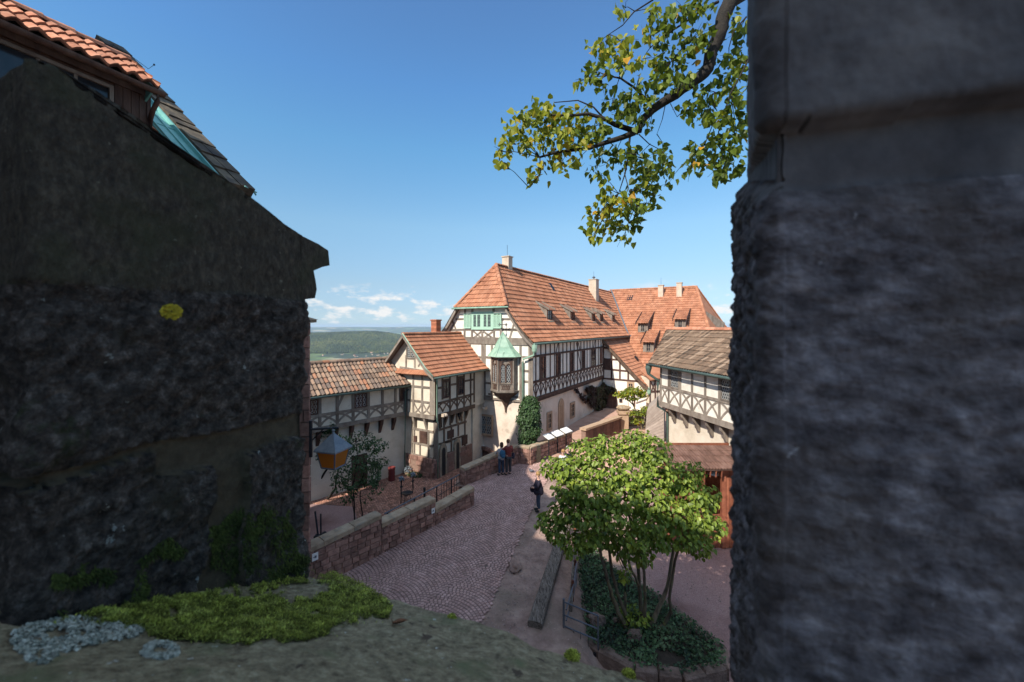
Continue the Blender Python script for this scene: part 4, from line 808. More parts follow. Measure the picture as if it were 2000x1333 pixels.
mat('rock_pale', [(.22, .16, .14), (.34, .27, .24)], 9, .5, 30, tint=.4)
mb.build('ground', [M['dirt'], M['gravel'], M['terrace']], smooth=True, org=(0, 0, -9), kind='structure')
mb = MB(); mb.poly([(x, y, YZ) for x, y in YP]); mb.build('yard', M['joint'], org=(0, 0, -9), kind='structure')
mb = MB(); sp = [(610, 985), (690, 990), (697, 1010), (690, 1048), (600, 1080), (560, 1080), (560, 1000)]
mb.hexa([ground_at(a, b, lambda x, y: YZ-.02) for a, b in sp], [ground_at(a, b, lambda x, y: YZ+.04) for a, b in sp]); mb.build('planting_bed', M['gravel'], org=(0, 0, -9), kind='structure')
def cobbles(name, poly, zf, axis, mat_, W=1.7, pitch=.105, seed=1, holes=(), sz=.045, rng=(-20, 20, 0, 30), th=.012):
    rr = random.Random(seed); mb = MB(); ax = V((axis[0], axis[1])).normalized(); cx = V((ax.y, -ax.x)); sag = W*.19; u0 = int(rng[0]/W); u1 = int(rng[1]/W)
    for cidx in range(u0, u1):
        ph = rr.uniform(0, pitch)
        k0 = int(rng[2]/pitch); k1 = int(rng[3]/pitch); ns = max(3, int(W*1.12/pitch))
        for k in range(k0, k1):
            of = rr.uniform(0, .5)
            for i in range(ns):
                t = (i+of)/ns*2-1
                if abs(t) > .999: continue
                u = (cidx+.5+t*.5)*W; v = k*pitch+ph+sag*(1-t*t)+.02*noise.noise(V((u*2, k*.3, 1)))
                if inside_fast(cx*u+ax*v, poly, holes) is False: continue
                p = cx*u+ax*v; tn = (cx*1-ax*(sag*2*t*2/W)).normalized(); nn = V((-tn.y, tn.x)); a, b = sz*rr.uniform(.88, 1.06), sz*rr.uniform(.92, 1.09)
                z = zf(p.x, p.y); mb.tint = rr.random(); h = z+th+rr.uniform(-.006, .006); i_ = .80; ro = rr.uniform(-.08, .08); tn = (tn+nn*ro).normalized(); nn = V((-tn.y, tn.x))
                lo_ = [p+tn*a*s+nn*b*q_ for s, q_ in ((1, 1), (-1, 1), (-1, -1), (1, -1))]; up = [p+tn*a*i_*s+nn*b*i_*q_ for s, q_ in ((1, 1), (-1, 1), (-1, -1), (1, -1))]
                n = len(mb.v); mb.add([(q.x, q.y, z-.01) for q in lo_]+[(q.x, q.y, h) for q in up], [(4, 5, 6, 7)]+[(m_, (m_+1) % 4, 4+(m_+1) % 4, 4+m_) for m_ in range(4)])
    return mb
def inside_fast(p, poly, holes):
    if not inside((p.x, p.y), poly): return False
    for h in holes:
        if inside((p.x, p.y), h): return False
    return True
re_ = [ground_at(a, b) for a, b in [(905, 1260), (940, 1215), (962, 1175), (990, 1112), (1008, 1072), (1028, 1020), (1045, 985), (1062, 950), (1075, 925), (1110, 905)]]
rp_ = [(-9.2, 9.0), (-6.36, 12.87), (-1.70, 18.17), (-2.3, 20.0), (.38, 22.65), (1.0, 22.4), (2.2, 23.4)]+[(p.x, p.y) for p in re_[::-1]]+[(re_[0].x-.3, 8.8)]
mb = cobbles('road', rp_, gz, (.66, .75), None, 2.0, .116, 3, rng=(-22, 2, 2, 26), sz=.051, th=.014); mb.mi = 1; mb.tint = .5
road = mb; n0 = len(road.v)
def inr(x, y): return inside((x, y), rp_)
g = .25
for j in range(70):
    for i in range(60):
        x, y = -9.5+i*g, 8.6+j*g
        if all(inside((x+a*g, y+b*g), rp_) for a, b in ((0, 0), (1, 0), (1, 1), (0, 1))):
            road.poly([(x+a*g, y+b*g, gz(x+a*g, y+b*g)+.002) for a, b in ((0, 0), (1, 0), (1, 1), (0, 1))])
road.build('road', [M['cobble'], M['joint']], org=(0, 0, -9), kind='structure')
mb = cobbles('y', [(a+.0, b) for a, b in YP[1:6]]+[(-5.0, 28.6), (-13, 20.5), (-13, 12)], lambda x, y: YZ+.004, (-.5, .86), None, 1.5, .115, 5, holes=[[(p.x, p.y) for p in [ground_at(a, b, lambda x, y: YZ) for a, b in sp]]], sz=.05, rng=(-9, 14, 6, 36))
mb.build('yard_paving', M['cobble_yard'], org=(0, 0, -9), kind='structure')
pth = [(p.x, p.y) for p in re_[:-1]]+[(2.6, 20), (2.0, 16), (1.2, 13), (.5, 11), (.4, 9)]
mb = MB(); r_ = random.Random(3); n = 0
while n < 5200:
    x, y = r_.uniform(-1.5, 9), r_.uniform(9.3, 22)
    inp = inside((x, y), pth)
    if not inp and (x < 1.2+.1*(y-9) or r_.random() > .35 or inside((x, y), rp_)): continue
    if inp and noise.noise(V((x*1.4, y*1.4, 8))) < -.1 and r_.random() < .7: continue
    s_ = r_.uniform(.008, .02)*(1.6 if r_.random() < .06 else 1); z = gz(x, y); mb.tint = r_.random(); a = r_.uniform(0, 3); u = V((math.cos(a), math.sin(a), 0))*s_; v = V((-u.y, u.x, 0))*r_.uniform(.6, 1)
    c = V((x, y, z)); mb.add([c-u-v*.5, c+u-v*.6, c+u*.7+v, c-u*.8+v*.9, c+V((0, 0, s_*.8))], [(0, 1, 4), (1, 2, 4), (2, 3, 4), (3, 0, 4)]); n += 1
mb.build('pebbles', M['rock_pale'], org=(1, 12, -8.5), kind='stuff', label='small loose stones scattered on the dirt slope and the gravel court', category='pebbles')
r_ = random.Random(8)
p = ground_at(1006, 1106); mb = MB(); mb.blob(p, (.2, .42, .17), 3, 14, .4); tag(mb.build('rock', M['dirt'], smooth=True), 'low brown rock hump at the edge of the cobbles on the dirt slope', 'rock')
# ================================================================ stone parapets
def stepped_wall(name, label, A, B, segs, th=.36, cope=.17, zb=-9.2, cat='parapet', group=None, over=.05):
    A, B = V((*A, 0)), V((*B, 0)); d = (B-A).normalized(); n = V((d.y, -d.x, 0)); fr = Fr(A, d, n)
    w_ = thing(name, label, cat, (A.x, A.y, gz(A.x, A.y)), group)
    core = MB(); st = MB(); cp = []
    for (a0, z0), (a1, z1) in segs:
        core.hexa([fr.pt(a0, zb, 0), fr.pt(a1, zb, 0), fr.pt(a1, zb, -th), fr.pt(a0, zb, -th)], [fr.pt(a0, z0-cope, 0), fr.pt(a1, z1-cope, 0), fr.pt(a1, z1-cope, -th), fr.pt(a0, z0-cope, -th)])
        zt = lambda a, a0=a0, z0=z0, a1=a1, z1=z1: z0+(z1-z0)*(a-a0)/(a1-a0)-cope
        masonry(st, fr, a0, a1, zt, lambda a: gz(*(fr.pt(a, 0, .1).xy)), 0, .21, .30, .016, .045)
        fb = Fr(fr.pt(a1, 0, -th), -d, -n); masonry(st, fb, 0, a1-a0, lambda a, zt=zt, a1=a1: zt(a1-a), YZ, 0, .23, .34, .018, .04)
        if (a0, z0) == segs[0][0] or True:
            fe = Fr(fr.pt(a1, 0, 0), -n, d); masonry(st, fe, 0, th, z1-cope, -8.6, 0, .22, .3, .016, .04)
            fe = Fr(fr.pt(a0, 0, -th), n, -d); masonry(st, fe, 0, th, z0-cope, -8.6, 0, .22, .3, .016, .04)
        L = a1-a0; k = max(1, round(L/1.15)); c = MB()
        for i in range(k):
            b0, b1 = a0+L*i/k+.006, a0+L*(i+1)/k-.006; y0 = z0+(z1-z0)*(b0-a0)/L; y1 = z0+(z1-z0)*(b1-a0)/L; c.tint = R.random()
            lo_ = [fr.pt(b0, y0-cope, over), fr.pt(b1, y1-cope, over), fr.pt(b1, y1-cope, -th-over), fr.pt(b0, y0-cope, -th-over)]; mi_ = [fr.pt(b0, y0-.03, over), fr.pt(b1, y1-.03, over), fr.pt(b1, y1-.03, -th-over), fr.pt(b0, y0-.03, -th-over)]
            up = [fr.pt(b0+.015, y0, over-.03), fr.pt(b1-.015, y1, over-.03), fr.pt(b1-.015, y1, -th-over+.03), fr.pt(b0+.015, y0, -th-over+.03)]
            c.hexa(lo_, mi_); c.hexa(mi_, up)
        cp.append(c)
    core.build('wall_core', M['mortar'], w_); st.build('stone_facing', M['red_stone'], w_)
    for c in cp: c.build('coping', M['cope_stone'], w_)
    return w_, fr
Bp = V((-1.70, 18.17, 0)); Ap = V((-6.36, 12.87, 0)); pfr = Fr(Ap, Bp-Ap, V(((Bp-Ap).y, -(Bp-Ap).x, 0)))
def pz(px, py): return pfr.az(px, py, .05)
s1a, s1b, s2a, s2b, s3a, s3b = pz(609, 1070), pz(746, 1004), pz(747, 1022), pz(851, 973), pz(852, 995), pz(925, 952)
pw, _ = stepped_wall('parapet_wall', 'long red sandstone parapet in three stepped lengths with mossy coping, beside the cobbled road', (Ap.x, Ap.y), (Bp.x, Bp.y),
    [((-.6, s1a[1]-.02), (s1b[0], s1b[1])), ((s1b[0]+.004, s2a[1]), (s2b[0], s2b[1])), ((s2b[0]+.004, s3a[1]), (7.06, s3b[1]))])
for (px, py, s, lab) in ((615.5, 1088, .19, 'small white plate fixed low on the near end of the stone parapet'), (846, 998, .16, 'small white plate fixed on the middle length of the stone parapet')):
    a, z = pfr.az(px, py, .06); mb = MB(); fbox(mb, pfr, a-s/2, a+s/2, z-s*.62, z+s*.62, .045, .066); t = tag(mb.build('sign', M['white']), lab, 'sign', 'plates on the parapet')
    mb = MB(); fbox(mb, pfr, a-.02, a+s*.22, z-s*.2, z+s*.2, .067, .070); fbar(mb, pfr, (a-s*.38, z), (a-s*.12, z), .02, .067, .070)
    mb.build('marking', M['steel'], t)
w2a, w2b = V((-2.34, 20.06, 0)), V((.33, 22.72, 0)); 
stepped_wall('parapet_wall', 'low red stone wall the embracing couple lean on, ending at the ivy planter', (w2a.x, w2a.y), (w2b.x, w2b.y), [((0, -6.95), (3.77, -6.55))], .34, .13)
w3 = [V((.33, 22.72, 0)), V((.98, 22.42, 0)), V((3.75, 25.7, 0))]
stepped_wall('parapet_wall', 'short front wall of the corner planter that holds the ivy bush', (w3[0].x, w3[0].y), (w3[1].x, w3[1].y), [((0.02, -6.6), (.70, -6.6))], .25, .12)
stepped_wall('parapet_wall', 'low red stone wall below the three pale slanted information boards', (w3[1].x, w3[1].y), (w3[2].x, w3[2].y), [((0.02, -6.62), (4.3, -6.62))], .3, .1)
mb = MB(); mb.cbox(.5, 1.6, 22.8, 24.1, -7.6, -6.75); mb.build('planter_soil', M['soil'], org=(1, 23.4, -7.6), kind='structure')
for i, (px, py, ww, lab) in enumerate(((1073, 858, .62, 'leftmost of the three pale slanted information boards on the low wall'), (1090, 857, .8, 'middle one of the three pale slanted information boards on the low wall'), (1107, 854, .75, 'rightmost of the three pale slanted information boards on the low wall'))):
    d = (w3[2]-w3[1]).normalized(); n = V((d.y, -d.x, 0)); fr = Fr(w3[1], d, n); a, z = fr.az(px, py, .1); z = -6.42
    t = thing('information_board', lab, 'information board', tuple(fr.pt(a, -6.62, .1)), 'information boards on the low wall')
    mb = MB(); lo_ = [fr.pt(a-ww/2, z-.05, .28), fr.pt(a+ww/2, z-.05, .28), fr.pt(a+ww/2, z+.13, -.16), fr.pt(a-ww/2, z+.13, -.16)]; mb.hexa(lo_, [p+V((0, 0, .035)) for p in lo_]); mb.build('board', M['white'], t)
    mb = MB(); mb.tube([fr.pt(a, z+.02, .05), fr.pt(a, -7.7, .07)], .035, 6); mb.build('post', M['iron'], t)
# ================================================================ round-cornered gate tower with lantern
tw = thing('stone_tower', 'slim red sandstone tower edge with a flat stone cap, right behind the dark merlon', 'tower', (-7.5, 13.5, -8.9))
TC = V((-6.04, 12.25, 0)); TF = Fr(TC, V((-.974, -.227, 0)), V((.227, -.974, 0))); TS = Fr(TC, V((-.52, .854, 0)), V((.854, .52, 0)))
mb = MB(); q_ = [TC-V((.03, 0, 0)), TC+V((-.52, .854, 0))*1.6-V((.03, 0, 0)), TC+V((-.52, .854, 0))*1.6+V((-3, -.7, 0)), TC+V((-3, -.7, 0))]; mb.hexa([p+V((0, 0, -9.5)) for p in q_], [p+V((0, 0, .12)) for p in q_]); mb.build('wall_core', M['mortar'], tw)
mb = MB(); masonry(mb, TF, 0, 2.6, .12, -9.3, 0, .38, .5, .02, .05); masonry(mb, TS, 0, 1.6, .12, -9.3, -.03, .38, .5, .02, .05); mb.build('stone_facing', M['red_stone'], tw)
mb = MB(); cc = (q_[0]+q_[2])/2; mb.hexa([cc+(p-cc)*1.13+V((0, 0, .12)) for p in q_], [cc+(p-cc)*1.13+V((0, 0, .2)) for p in q_]); mb.hexa([cc+(p-cc)*1.16+V((0, 0, .2)) for p in q_], [cc+(p-cc)*.3+V((0, 0, .62)) for p in q_]); mb.build('cap', M['cope_stone'], tw)
LY = 11.6; lt = P(651, 880, LY)
lan = thing('wall_lantern', 'grey metal lantern with amber glass panes hanging from an iron arm on the stone tower', 'lantern', tuple(lt))
cz = lambda y: (HZ-y)*LY/F; cxl = lt.x; s = LY/F; ya = V((.96, -.28, 0)); yb = V((.28, .96, 0)); c0 = V((cxl, LY, 0))
def sq(h, z): return [c0+ya*h*a+yb*h*b+V((0, 0, z)) for a, b in ((-1, -1), (1, -1), (1, 1), (-1, 1))]
mb = MB(); ap = sq(.03, cz(847)); mb.hexa(sq(27*s*.92, cz(876)), ap); mb.hexa(sq(27*s*.92, cz(879)), sq(27*s*.92, cz(876))); mb.lathe((cxl, LY, cz(848)), [(.05, 0), (.03, .06), (.05, .1), (.02, .16)], 8); mb.build('hood', M['zinc'], lan)
mb = MB(); t_, b_ = sq(23*s*.9, cz(879)), sq(16.5*s*.9, cz(911))
for i in range(4): mb.tube([t_[i], b_[i]], .022, 5); mb.tube([b_[i], b_[(i+1) % 4]], .024, 5); mb.tube([t_[i], t_[(i+1) % 4]], .024, 5)
mb.hexa(sq(16.5*s*.9, cz(912.5)), sq(16.5*s*.9, cz(911))); mb.build('cage', M['steel'], lan)
m = bpy.data.materials.new('amber_glass'); m.use_nodes = True; b = m.node_tree.nodes['Principled BSDF']; b.inputs['Base Color'].default_value = (.50, .20, .022, 1); b.inputs['Roughness'].default_value = .25
tr = m.node_tree.nodes.new('ShaderNodeBsdfTranslucent'); tr.inputs[0].default_value = (.8, .36, .05, 1); ms = m.node_tree.nodes.new('ShaderNodeMixShader'); ms.inputs[0].default_value = .6
m.node_tree.links.new(b.outputs[0], ms.inputs[1]); m.node_tree.links.new(tr.outputs[0], ms.inputs[2]); m.node_tree.links.new(ms.outputs[0], m.node_tree.nodes['Material Output'].inputs[0]); M['amber'] = m
for i in range(4):
    mb = MB(); a_, b2, c2, d2 = b_[i], b_[(i+1) % 4], t_[(i+1) % 4], t_[i]; mb.poly([a_, b2, c2, d2]); mb.build('pane', M['amber'], lan)
mb = MB(); mb.tube([P(607, 839, LY), P(662, 836, LY)], .03, 6); mb.tube([P(607, 822, LY+.1), P(607, 893, LY+.1)], .05, 6); mb.tube([P(608, 862, LY), P(632, 838, LY)], .02, 5); mb.tube([P(651, 837, LY), P(651, 848, LY)], .02, 5); mb.build('bracket', M['iron'], lan)
# ================================================================ yard objects
zy = lambda x, y: YZ
p = ground_at(765, 939, zy); mb = MB(); mb.lathe(p, [(.17, 0), (.19, .04), (.175, .1), (.185, .2), (.17, .3), (.185, .42), (.17, .52), (.19, .64), (.20, .74), (.16, .76), (.14, .70)], 16); tag(mb.build('barrel', M['clay_red'], smooth=True), 'round dark red ribbed litter barrel standing against the gallery wall', 'barrel')
def torch(px, py, h, lab, lean=0):
    p = ground_at(px, py, zy); t = thing('flower_stake', lab, 'garden ornament', tuple(p), 'iron flower stakes in the yard'); r = random.Random(px)
    mb = MB(); mb.tube([p, p+V((.02, 0, h*.3)), p+V((lean*.3, 0, h*.6)), p+V((lean, 0, h))], [.035, .03, .028, .035], 6); mb.blob(p+V((lean*.6, 0, h*.72)), (.07, .07, .06), 2, 5); mb.build('pole', M['iron'], t)
    mb = MB()
    for k in range(9): a = k*.7; mb.blob(p+V((lean+.10*math.cos(a), .10*math.sin(a), h+.02+.05*(k % 3))), (.05, .05, .055), k, 4)
    mb.blob(p+V((lean, 0, h+.1)), (.1, .1, .1), 3, 5); mb.build('flower_head', M['zinc'], t)
torch(783, 984, 1.12, 'nearer tall wrought iron flower stake left of the fire bowl', .03); torch(806, 964, .88, 'farther wrought iron flower stake right of the fire bowl', .02)
p = ground_at(795, 980, zy); bw = thing('fire_bowl', 'round black iron bowl on a low stand between two iron stakes', 'fire bowl', tuple(p))
mb = MB(); mb.lathe(p+V((0, 0, .32)), [(.10, 0), (.24, .07), (.27, .12), (.25, .12), (.05, .06)], 16); mb.build('bowl', M['iron'], bw)
mb = MB(); [mb.tube([p+V((.2*math.cos(a), .2*math.sin(a), 0)), p+V((.12*math.cos(a), .12*math.sin(a), .36))], .015, 5) for a in (0, 2.1, 4.2)]; mb.build('stand', M['iron'], bw)
# ---- leaves
def leaf(mb, p, ax, up, s, r):
    ax = ax.normalized(); sd = ax.cross(up)
    if sd.length < .05: sd = ax.cross(V((1, .3, 0)))
    sd.normalize(); nn = sd.cross(ax); f = s*.16; w_ = r.uniform(.85, 1.1)
    mb.add([p, p+sd*s*.44*w_+ax*s*.05+nn*f, p+sd*s*.44*w_+ax*s*.5+nn*f, p+ax*s*1.05-nn*f*.5, p-sd*s*.44*w_+ax*s*.5+nn*f, p-sd*s*.44*w_+ax*s*.05+nn*f], [(0, 1, 2, 3), (0, 3, 4, 5)])
def rv(r): return V((r.gauss(0, 1), r.gauss(0, 1), r.gauss(0, 1)))
def clump(mb, c, rad_, n, s, r, droop=.7, shell=.35, tb=0):
    c = V(c)
    for _ in range(n):
        d = rv(r).normalized(); q = r.uniform(shell, 1)**.6; p = c+V((d.x*rad_[0], d.y*rad_[1], d.z*rad_[2]))*q
        p += V((0, 0, .12*rad_[2]*noise.noise(p*3)))
        ax = d*.6+rv(r)*.35+V((0, 0, -droop)); up = d*.7+rv(r)*.4+V((0, 0, .9)); mb.tint = min(1, max(0, r.gauss(.45, .22)+tb)); leaf(mb, p, ax, up, s*r.uniform(.65, 1.15), r)
def sprig_line(mb, pts, r_):
    mb.tube(pts, r_, 5)
rr = random.Random(11)
t = thing('flower_pot', 'small tub of bluish flowers at the foot of the gatehouse plinth', 'flower pot', tuple(ground_at(797, 929, zy)))
p = ground_at(797, 929, zy); mb = MB(); mb.lathe(p, [(.14, 0), (.2, .22), (.22, .24), (.18, .22)], 10); mb.build('pot', M['cope_stone'], t)
mb = MB(); clump(mb, p+V((0, 0, .36)), (.26, .2, .2), 160, .07, rr); mb.build('flowers', M['zinc'], t)
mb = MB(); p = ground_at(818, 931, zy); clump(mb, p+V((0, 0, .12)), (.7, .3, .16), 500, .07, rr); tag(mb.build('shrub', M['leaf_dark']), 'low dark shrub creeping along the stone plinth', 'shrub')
# railing with bars and bed
rl = thing('handrail', 'thin grey iron handrail along the back of the parapet with one stout black post', 'railing', (-4, 18, -8.5))
A_, B_ = P(751, 1004, 16.3), P(907, 922, 20.6); mb = MB(); mb.tube([A_, A_.lerp(B_, .5), B_], .028, 6); mb.build('rail', M['steel'], rl)
C_, D_ = P(756, 1026, 16.3), P(905, 948, 20.6)
mb = MB(); mb.tube([P(855, 969, 18.9), P(905, 938, 20.5)], .018, 5); mb.build('rail', M['iron'], rl)
for t_ in (.03, .32, .60, .80, .985): 
    q = A_.lerp(B_, t_); mb = MB(); mb.tube([q, V((q.x, q.y, YZ))], .03, 6); mb.build('post', M['iron'], rl)
for k in range(9):
    q = A_.lerp(B_, .66+k*.037); mb = MB(); mb.tube([q, V((q.x, q.y, YZ))], .012, 4); mb.build('bar', M['iron'], rl)
q = P(829, 955, 18.6); mb = MB(); mb.tube([q, V((q.x, q.y, YZ))], .05, 8); mb.lathe((q.x, q.y, q.z), [(.07, 0), (.05, .06)], 8); mb.build('stout_post', M['black'], rl)
mb = MB(); 
for _ in range(1500):
    t_ = rr.random(); q = V((-5.4, 14.6, 0)).lerp(V((-2.0, 18.9, 0)), t_)+V((-.45, .42, 0))*rr.uniform(.2, 1.3); dens = .5+.5*noise.noise(q*1.3)
    if rr.random() > dens*(1.5 if t_ > .6 else .7): continue
    mb.tint = rr.random(); leaf(mb, q+V((0, 0, YZ+rr.uniform(.02, .34 if t_ > .6 else .2))), rv(rr)+V((0, 0, .6)), rv(rr)+V((0, 0, 1)), rr.uniform(.06, .12), rr)
mb.build('flower_bed', M['leaf'], org=(-3.5, 17, YZ), kind='stuff', label='low green plants growing behind the parapet beside the handrail', category='plants')
mb = MB(); p = ground_at(622, 1052, zy); mb.tube([p, p+V((-.28, .3, .95))], .035, 6); mb.tube([p+V((.1, 0, 0)), p+V((-.05, .3, .85))], .03, 6); mb.cbox(p.x-.15, p.x+.2, p.y-.1, p.y+.12, p.z, p.z+.12); mb.tube([p+V((.18, -.1, .12)), p+V((.18, .15, .12))], .1, 8)
tag(mb.build('sack_truck', M['iron']), 'small dark sack truck leaning in the corner behind the parapet', 'hand truck')
# ---- left yard trees
def tree(name, label, base, trunks, clumps, bark, leafm, ls, seed, cat='tree', twigs=3, group=None, droop=.7, shell=.35):
    r = random.Random(seed); t = thing(name, label, cat, tuple(base), group)
    for pts, r0, r1 in trunks:
        sm = []
        for i in range(len(pts)-1):
            for k in range(3): q = V(pts[i]).lerp(V(pts[i+1]), k/3); sm.append(q+rv(r)*.012*(1 if k else 0))
        sm.append(V(pts[-1])); n = len(sm); mb = MB(); mb.tint = r.random(); mb.tube(sm, [r0+(r1-r0)*i/(n-1) for i in range(n)], 8); mb.build('trunk', M[bark], t, smooth=True)
    mb = MB(); tw_ = MB()
    ends = [V(pts[-1]) for pts, _, _ in trunks]
    for c, rd, n in clumps:
        clump(mb, c, rd, n, ls, r, droop, shell, tb=0)
        e = min(ends, key=lambda q: (q-V(c)).length); tw_.tube([e, e.lerp(V(c), .5)+V((0, 0, -.05)), V(c)], [.02, .013, .006], 5)
        for _ in range(twigs): d = rv(r).normalized(); tw_.tube([V(c), V(c)+V((d.x*rd[0], d.y*rd[1], d.z*rd[2]))*.85], [.008, .003], 4)
    tw_.build('branches', M[bark], t); mb.build('crown', M[leafm], t)
    return t
b0 = ground_at(693, 1018, zy); Yt = b0.y
tr1 = [([b0, P(692, 985, Yt), P(690, 950, Yt), P(698, 900, Yt+.1), P(695, 860, Yt)], .035, .015), ([b0+V((.25, .2, 0)), P(705, 985, Yt), P(702, 950, Yt), P(715, 905, Yt)], .03, .014), ([b0, P(688, 975, Yt), P(680, 955, Yt-.1)], .02, .01)]
cl = [(P(x, y, Yt+dy), (a, a*.9, b), n) for x, y, dy, a, b, n in [(700, 862, 0, .75, .42, 500), (672, 875, .2, .45, .4, 300), (735, 870, .1, .55, .32, 330), (705, 905, -.1, .7, .45, 520), (668, 925, 0, .5, .4, 280), (745, 905, .3, .35, .3, 150), (690, 945, -.2, .55, .35, 330), (720, 935, .1, .45, .4, 260), (660, 950, 0, .35, .3, 110), (680, 970, 0, .4, .3, 120), (735, 955, 0, .4, .25, 60), (715, 975, .2, .3, .2, 50)]]
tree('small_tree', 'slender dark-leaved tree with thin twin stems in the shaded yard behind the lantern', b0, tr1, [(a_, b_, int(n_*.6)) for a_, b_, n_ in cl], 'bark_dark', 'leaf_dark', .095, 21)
b1 = ground_at(606, 978, zy); Yu = 20.3
tr2 = [([P(600, 985, Yu), P(622, 945, Yu), P(640, 915, Yu), P(652, 895, Yu), P(662, 880, Yu)], .07, .025), ([P(590, 955, Yu), P(605, 938, Yu), P(622, 935, Yu), P(624, 915, Yu), P(630, 905, Yu)], .05, .02), ([P(640, 975, Yu-.3), P(655, 955, Yu-.3), P(657, 930, Yu-.3), P(668, 905, Yu-.3)], .06, .02)]
cl = [(P(x, y, Yu+dy), (a, a*.7, b), n) for x, y, dy, a, b, n in [(615, 850, 0, .5, .35, 260), (640, 835, .1, .5, .3, 260), (620, 885, 0, .35, .45, 240), (612, 915, 0, .3, .25, 120), (655, 860, 0, .4, .4, 200)]]
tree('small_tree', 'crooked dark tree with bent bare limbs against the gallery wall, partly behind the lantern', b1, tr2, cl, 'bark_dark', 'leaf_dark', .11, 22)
# yellowish bush
mb = MB(); p = ground_at(733, 955, zy); clump(mb, p+V((0, .1, .9)), (.25, .25, .9), 260, .12, rr); tag(mb.build('shrub', M['leaf_ground']), 'upright green plant growing beside the dark doorway of the gallery', 'shrub')
# ---- ivy column, creeper, little pine
mb = MB(); mb.tint = .4; ic = V((1.0, 23.6, 0))
for _ in range(3600):
    z = rr.random()**.9; a = rr.uniform(0, 6.28); rad_ = (.56 if z > .2 else .48)*(1-.0*z)*(1 if z < .78 else max(.25, 1-(z-.78)*2.8)); rad_ *= (1+.5*noise.noise(V((math.cos(a)*1.3, math.sin(a)*1.3, z*4.5))))*rr.uniform(.85, 1.12); q = ic+V((math.cos(a)*rad_, math.sin(a)*rad_*.9, -6.8+z*2.75)); mb.tint = rr.random(); leaf(mb, q+rv(rr)*.04, V((math.cos(a)*.4, math.sin(a)*.4, -1))+rv(rr)*.4, V((math.cos(a), math.sin(a), .5))+rv(rr)*.3, rr.uniform(.08, .13), rr)
iv = mb.build('ivy_bush', M['leaf_dark'], org=tuple(ic+V((0, 0, -6.8)))); tag(iv, 'tall dark ivy bush rising from the corner planter below the oriel', 'bush')
mb = MB(); mb.lathe(ic+V((0, 0, -6.85)), [(.3, 0), (.40, .5), (.42, 1.6), (.3, 2.2), (.1, 2.6)], 10); mb.build('stem', M['soil'], iv)
cp_ = [(505, 650), (560, 622), (610, 650), (645, 640), (690, 590), (740, 620), (800, 640), (850, 650), (862, 700), (775, 708), (750, 800), (735, 880), (690, 890), (640, 900), (600, 870), (560, 850), (520, 770)]
mb = MB(); n = 0
while n < 3300:
    x, y = rr.uniform(500, 865), rr.uniform(588, 905)
    if not inside((x, y), cp_) or noise.noise(V((x*.02, y*.02, 1))) < -.28: continue
    fr = LF if x < 712 else AF; a, z = fr.az(*C6(x, y)); o = rr.uniform(.03, .3); mb.tint = min(1, max(0, (.25 if x < 600 else .6)+rr.gauss(0, .25)))
    leaf(mb, fr.pt(a, z, o), fr.n*.4+rv(rr)*.4+V((0, 0, -1)), fr.n+rv(rr)*.4+V((0, 0, .3)), rr.uniform(.12, .2), rr); n += 1
for x, y in [(405, 675), (420, 690), (435, 700), (450, 725), (465, 750), (480, 765), (495, 740), (495, 775), (505, 800)]:
    for _ in range(22): a, z = LF.az(*C6(x+rr.gauss(0, 8), y+rr.gauss(0, 8))); mb.tint = rr.random()*.4; leaf(mb, LF.pt(a, z, .06), LF.n*.4+rv(rr)*.4+V((0, 0, -1)), LF.n+rv(rr)*.4, .14, rr)
tag(mb.build('creeper', M['leaf_vine']), 'purple and green creeper around the arched door at the far end of the long house', 'creeper')
Yp = 29.5
trp = [([P(1268, 885, Yp), P(1252, 835, Yp), P(1243, 805, Yp), P(1236, 790, Yp), P(1226, 780, Yp)], .10, .03), ([P(1240, 798, Yp), P(1234, 783, Yp), P(1233, 775, Yp)], .04, .02), ([P(1256, 845, Yp), P(1262, 820, Yp), P(1268, 806, Yp)], .05, .02)]
cl = [(P(x, y, Yp), (a, a, b), n) for x, y, a, b, n in [(1222, 768, .7, .16, 170), (1240, 763, .8, .22, 260), (1213, 772, .5, .13, 90), (1252, 770, .5, .2, 120), (1232, 778, .5, .14, 80), (1230, 806, .7, .15, 140), (1250, 806, .6, .2, 140), (1244, 822, .5, .25, 100), (1262, 798, .4, .2, 80)]]
tree('ornamental_tree', 'small wind-shaped tree with flat leafy tiers in front of the lean-to annex', P(1268, 885, Yp), trp, cl, 'bark', 'leaf_linden', .15, 23)
# ---- terrace walls far right
gwz = thing('boarded_wall', 'brown boarded retaining wall with a pale stone cap, right of the upper path', 'wall', (5.5, 26, -9))
ga, gb_ = V((4.55, 25.4, 0)), V((7.65, 28.8, 0)); fr = Fr(ga, gb_-ga, V(((gb_-ga).y, -(gb_-ga).x, 0))); Lg = (gb_-ga).length
mb = MB(); fbox(mb, fr, 0, Lg, -9.3, -6.45, -.3, 0); mb.build('wall_core', M['mortar'], gwz)
mb = MB(); k = 0
while k < Lg-.05: mb.tint = R.random(); fbox(mb, fr, k, min(Lg, k+.42), -9.3, -6.5, 0, .03+.01*R.random()); k += .43
mb.build('boarding', M['board_brown'], gwz)
mb = MB(); mb.tint = .8; fbox(mb, fr, -.1, Lg+.05, -6.45, -6.32, -.36, .1); mb.build('coping', M['sand_stone'], gwz)
gp = thing('gate_post', 'pale carved sandstone gate post at the end of the boarded wall', 'gate post', (8.1, 29, -9)); c = P(1218, 805, 29.3)
mb = MB(); mb.tint = .7; mb.cbox(c.x-.32, c.x+.3, 29.1, 29.7, -9, -6.25); mb.cbox(c.x-.4, c.x+.38, 29.02, 29.78, -6.25, -6.05); mb.build('post', M['sand_stone'], gp)
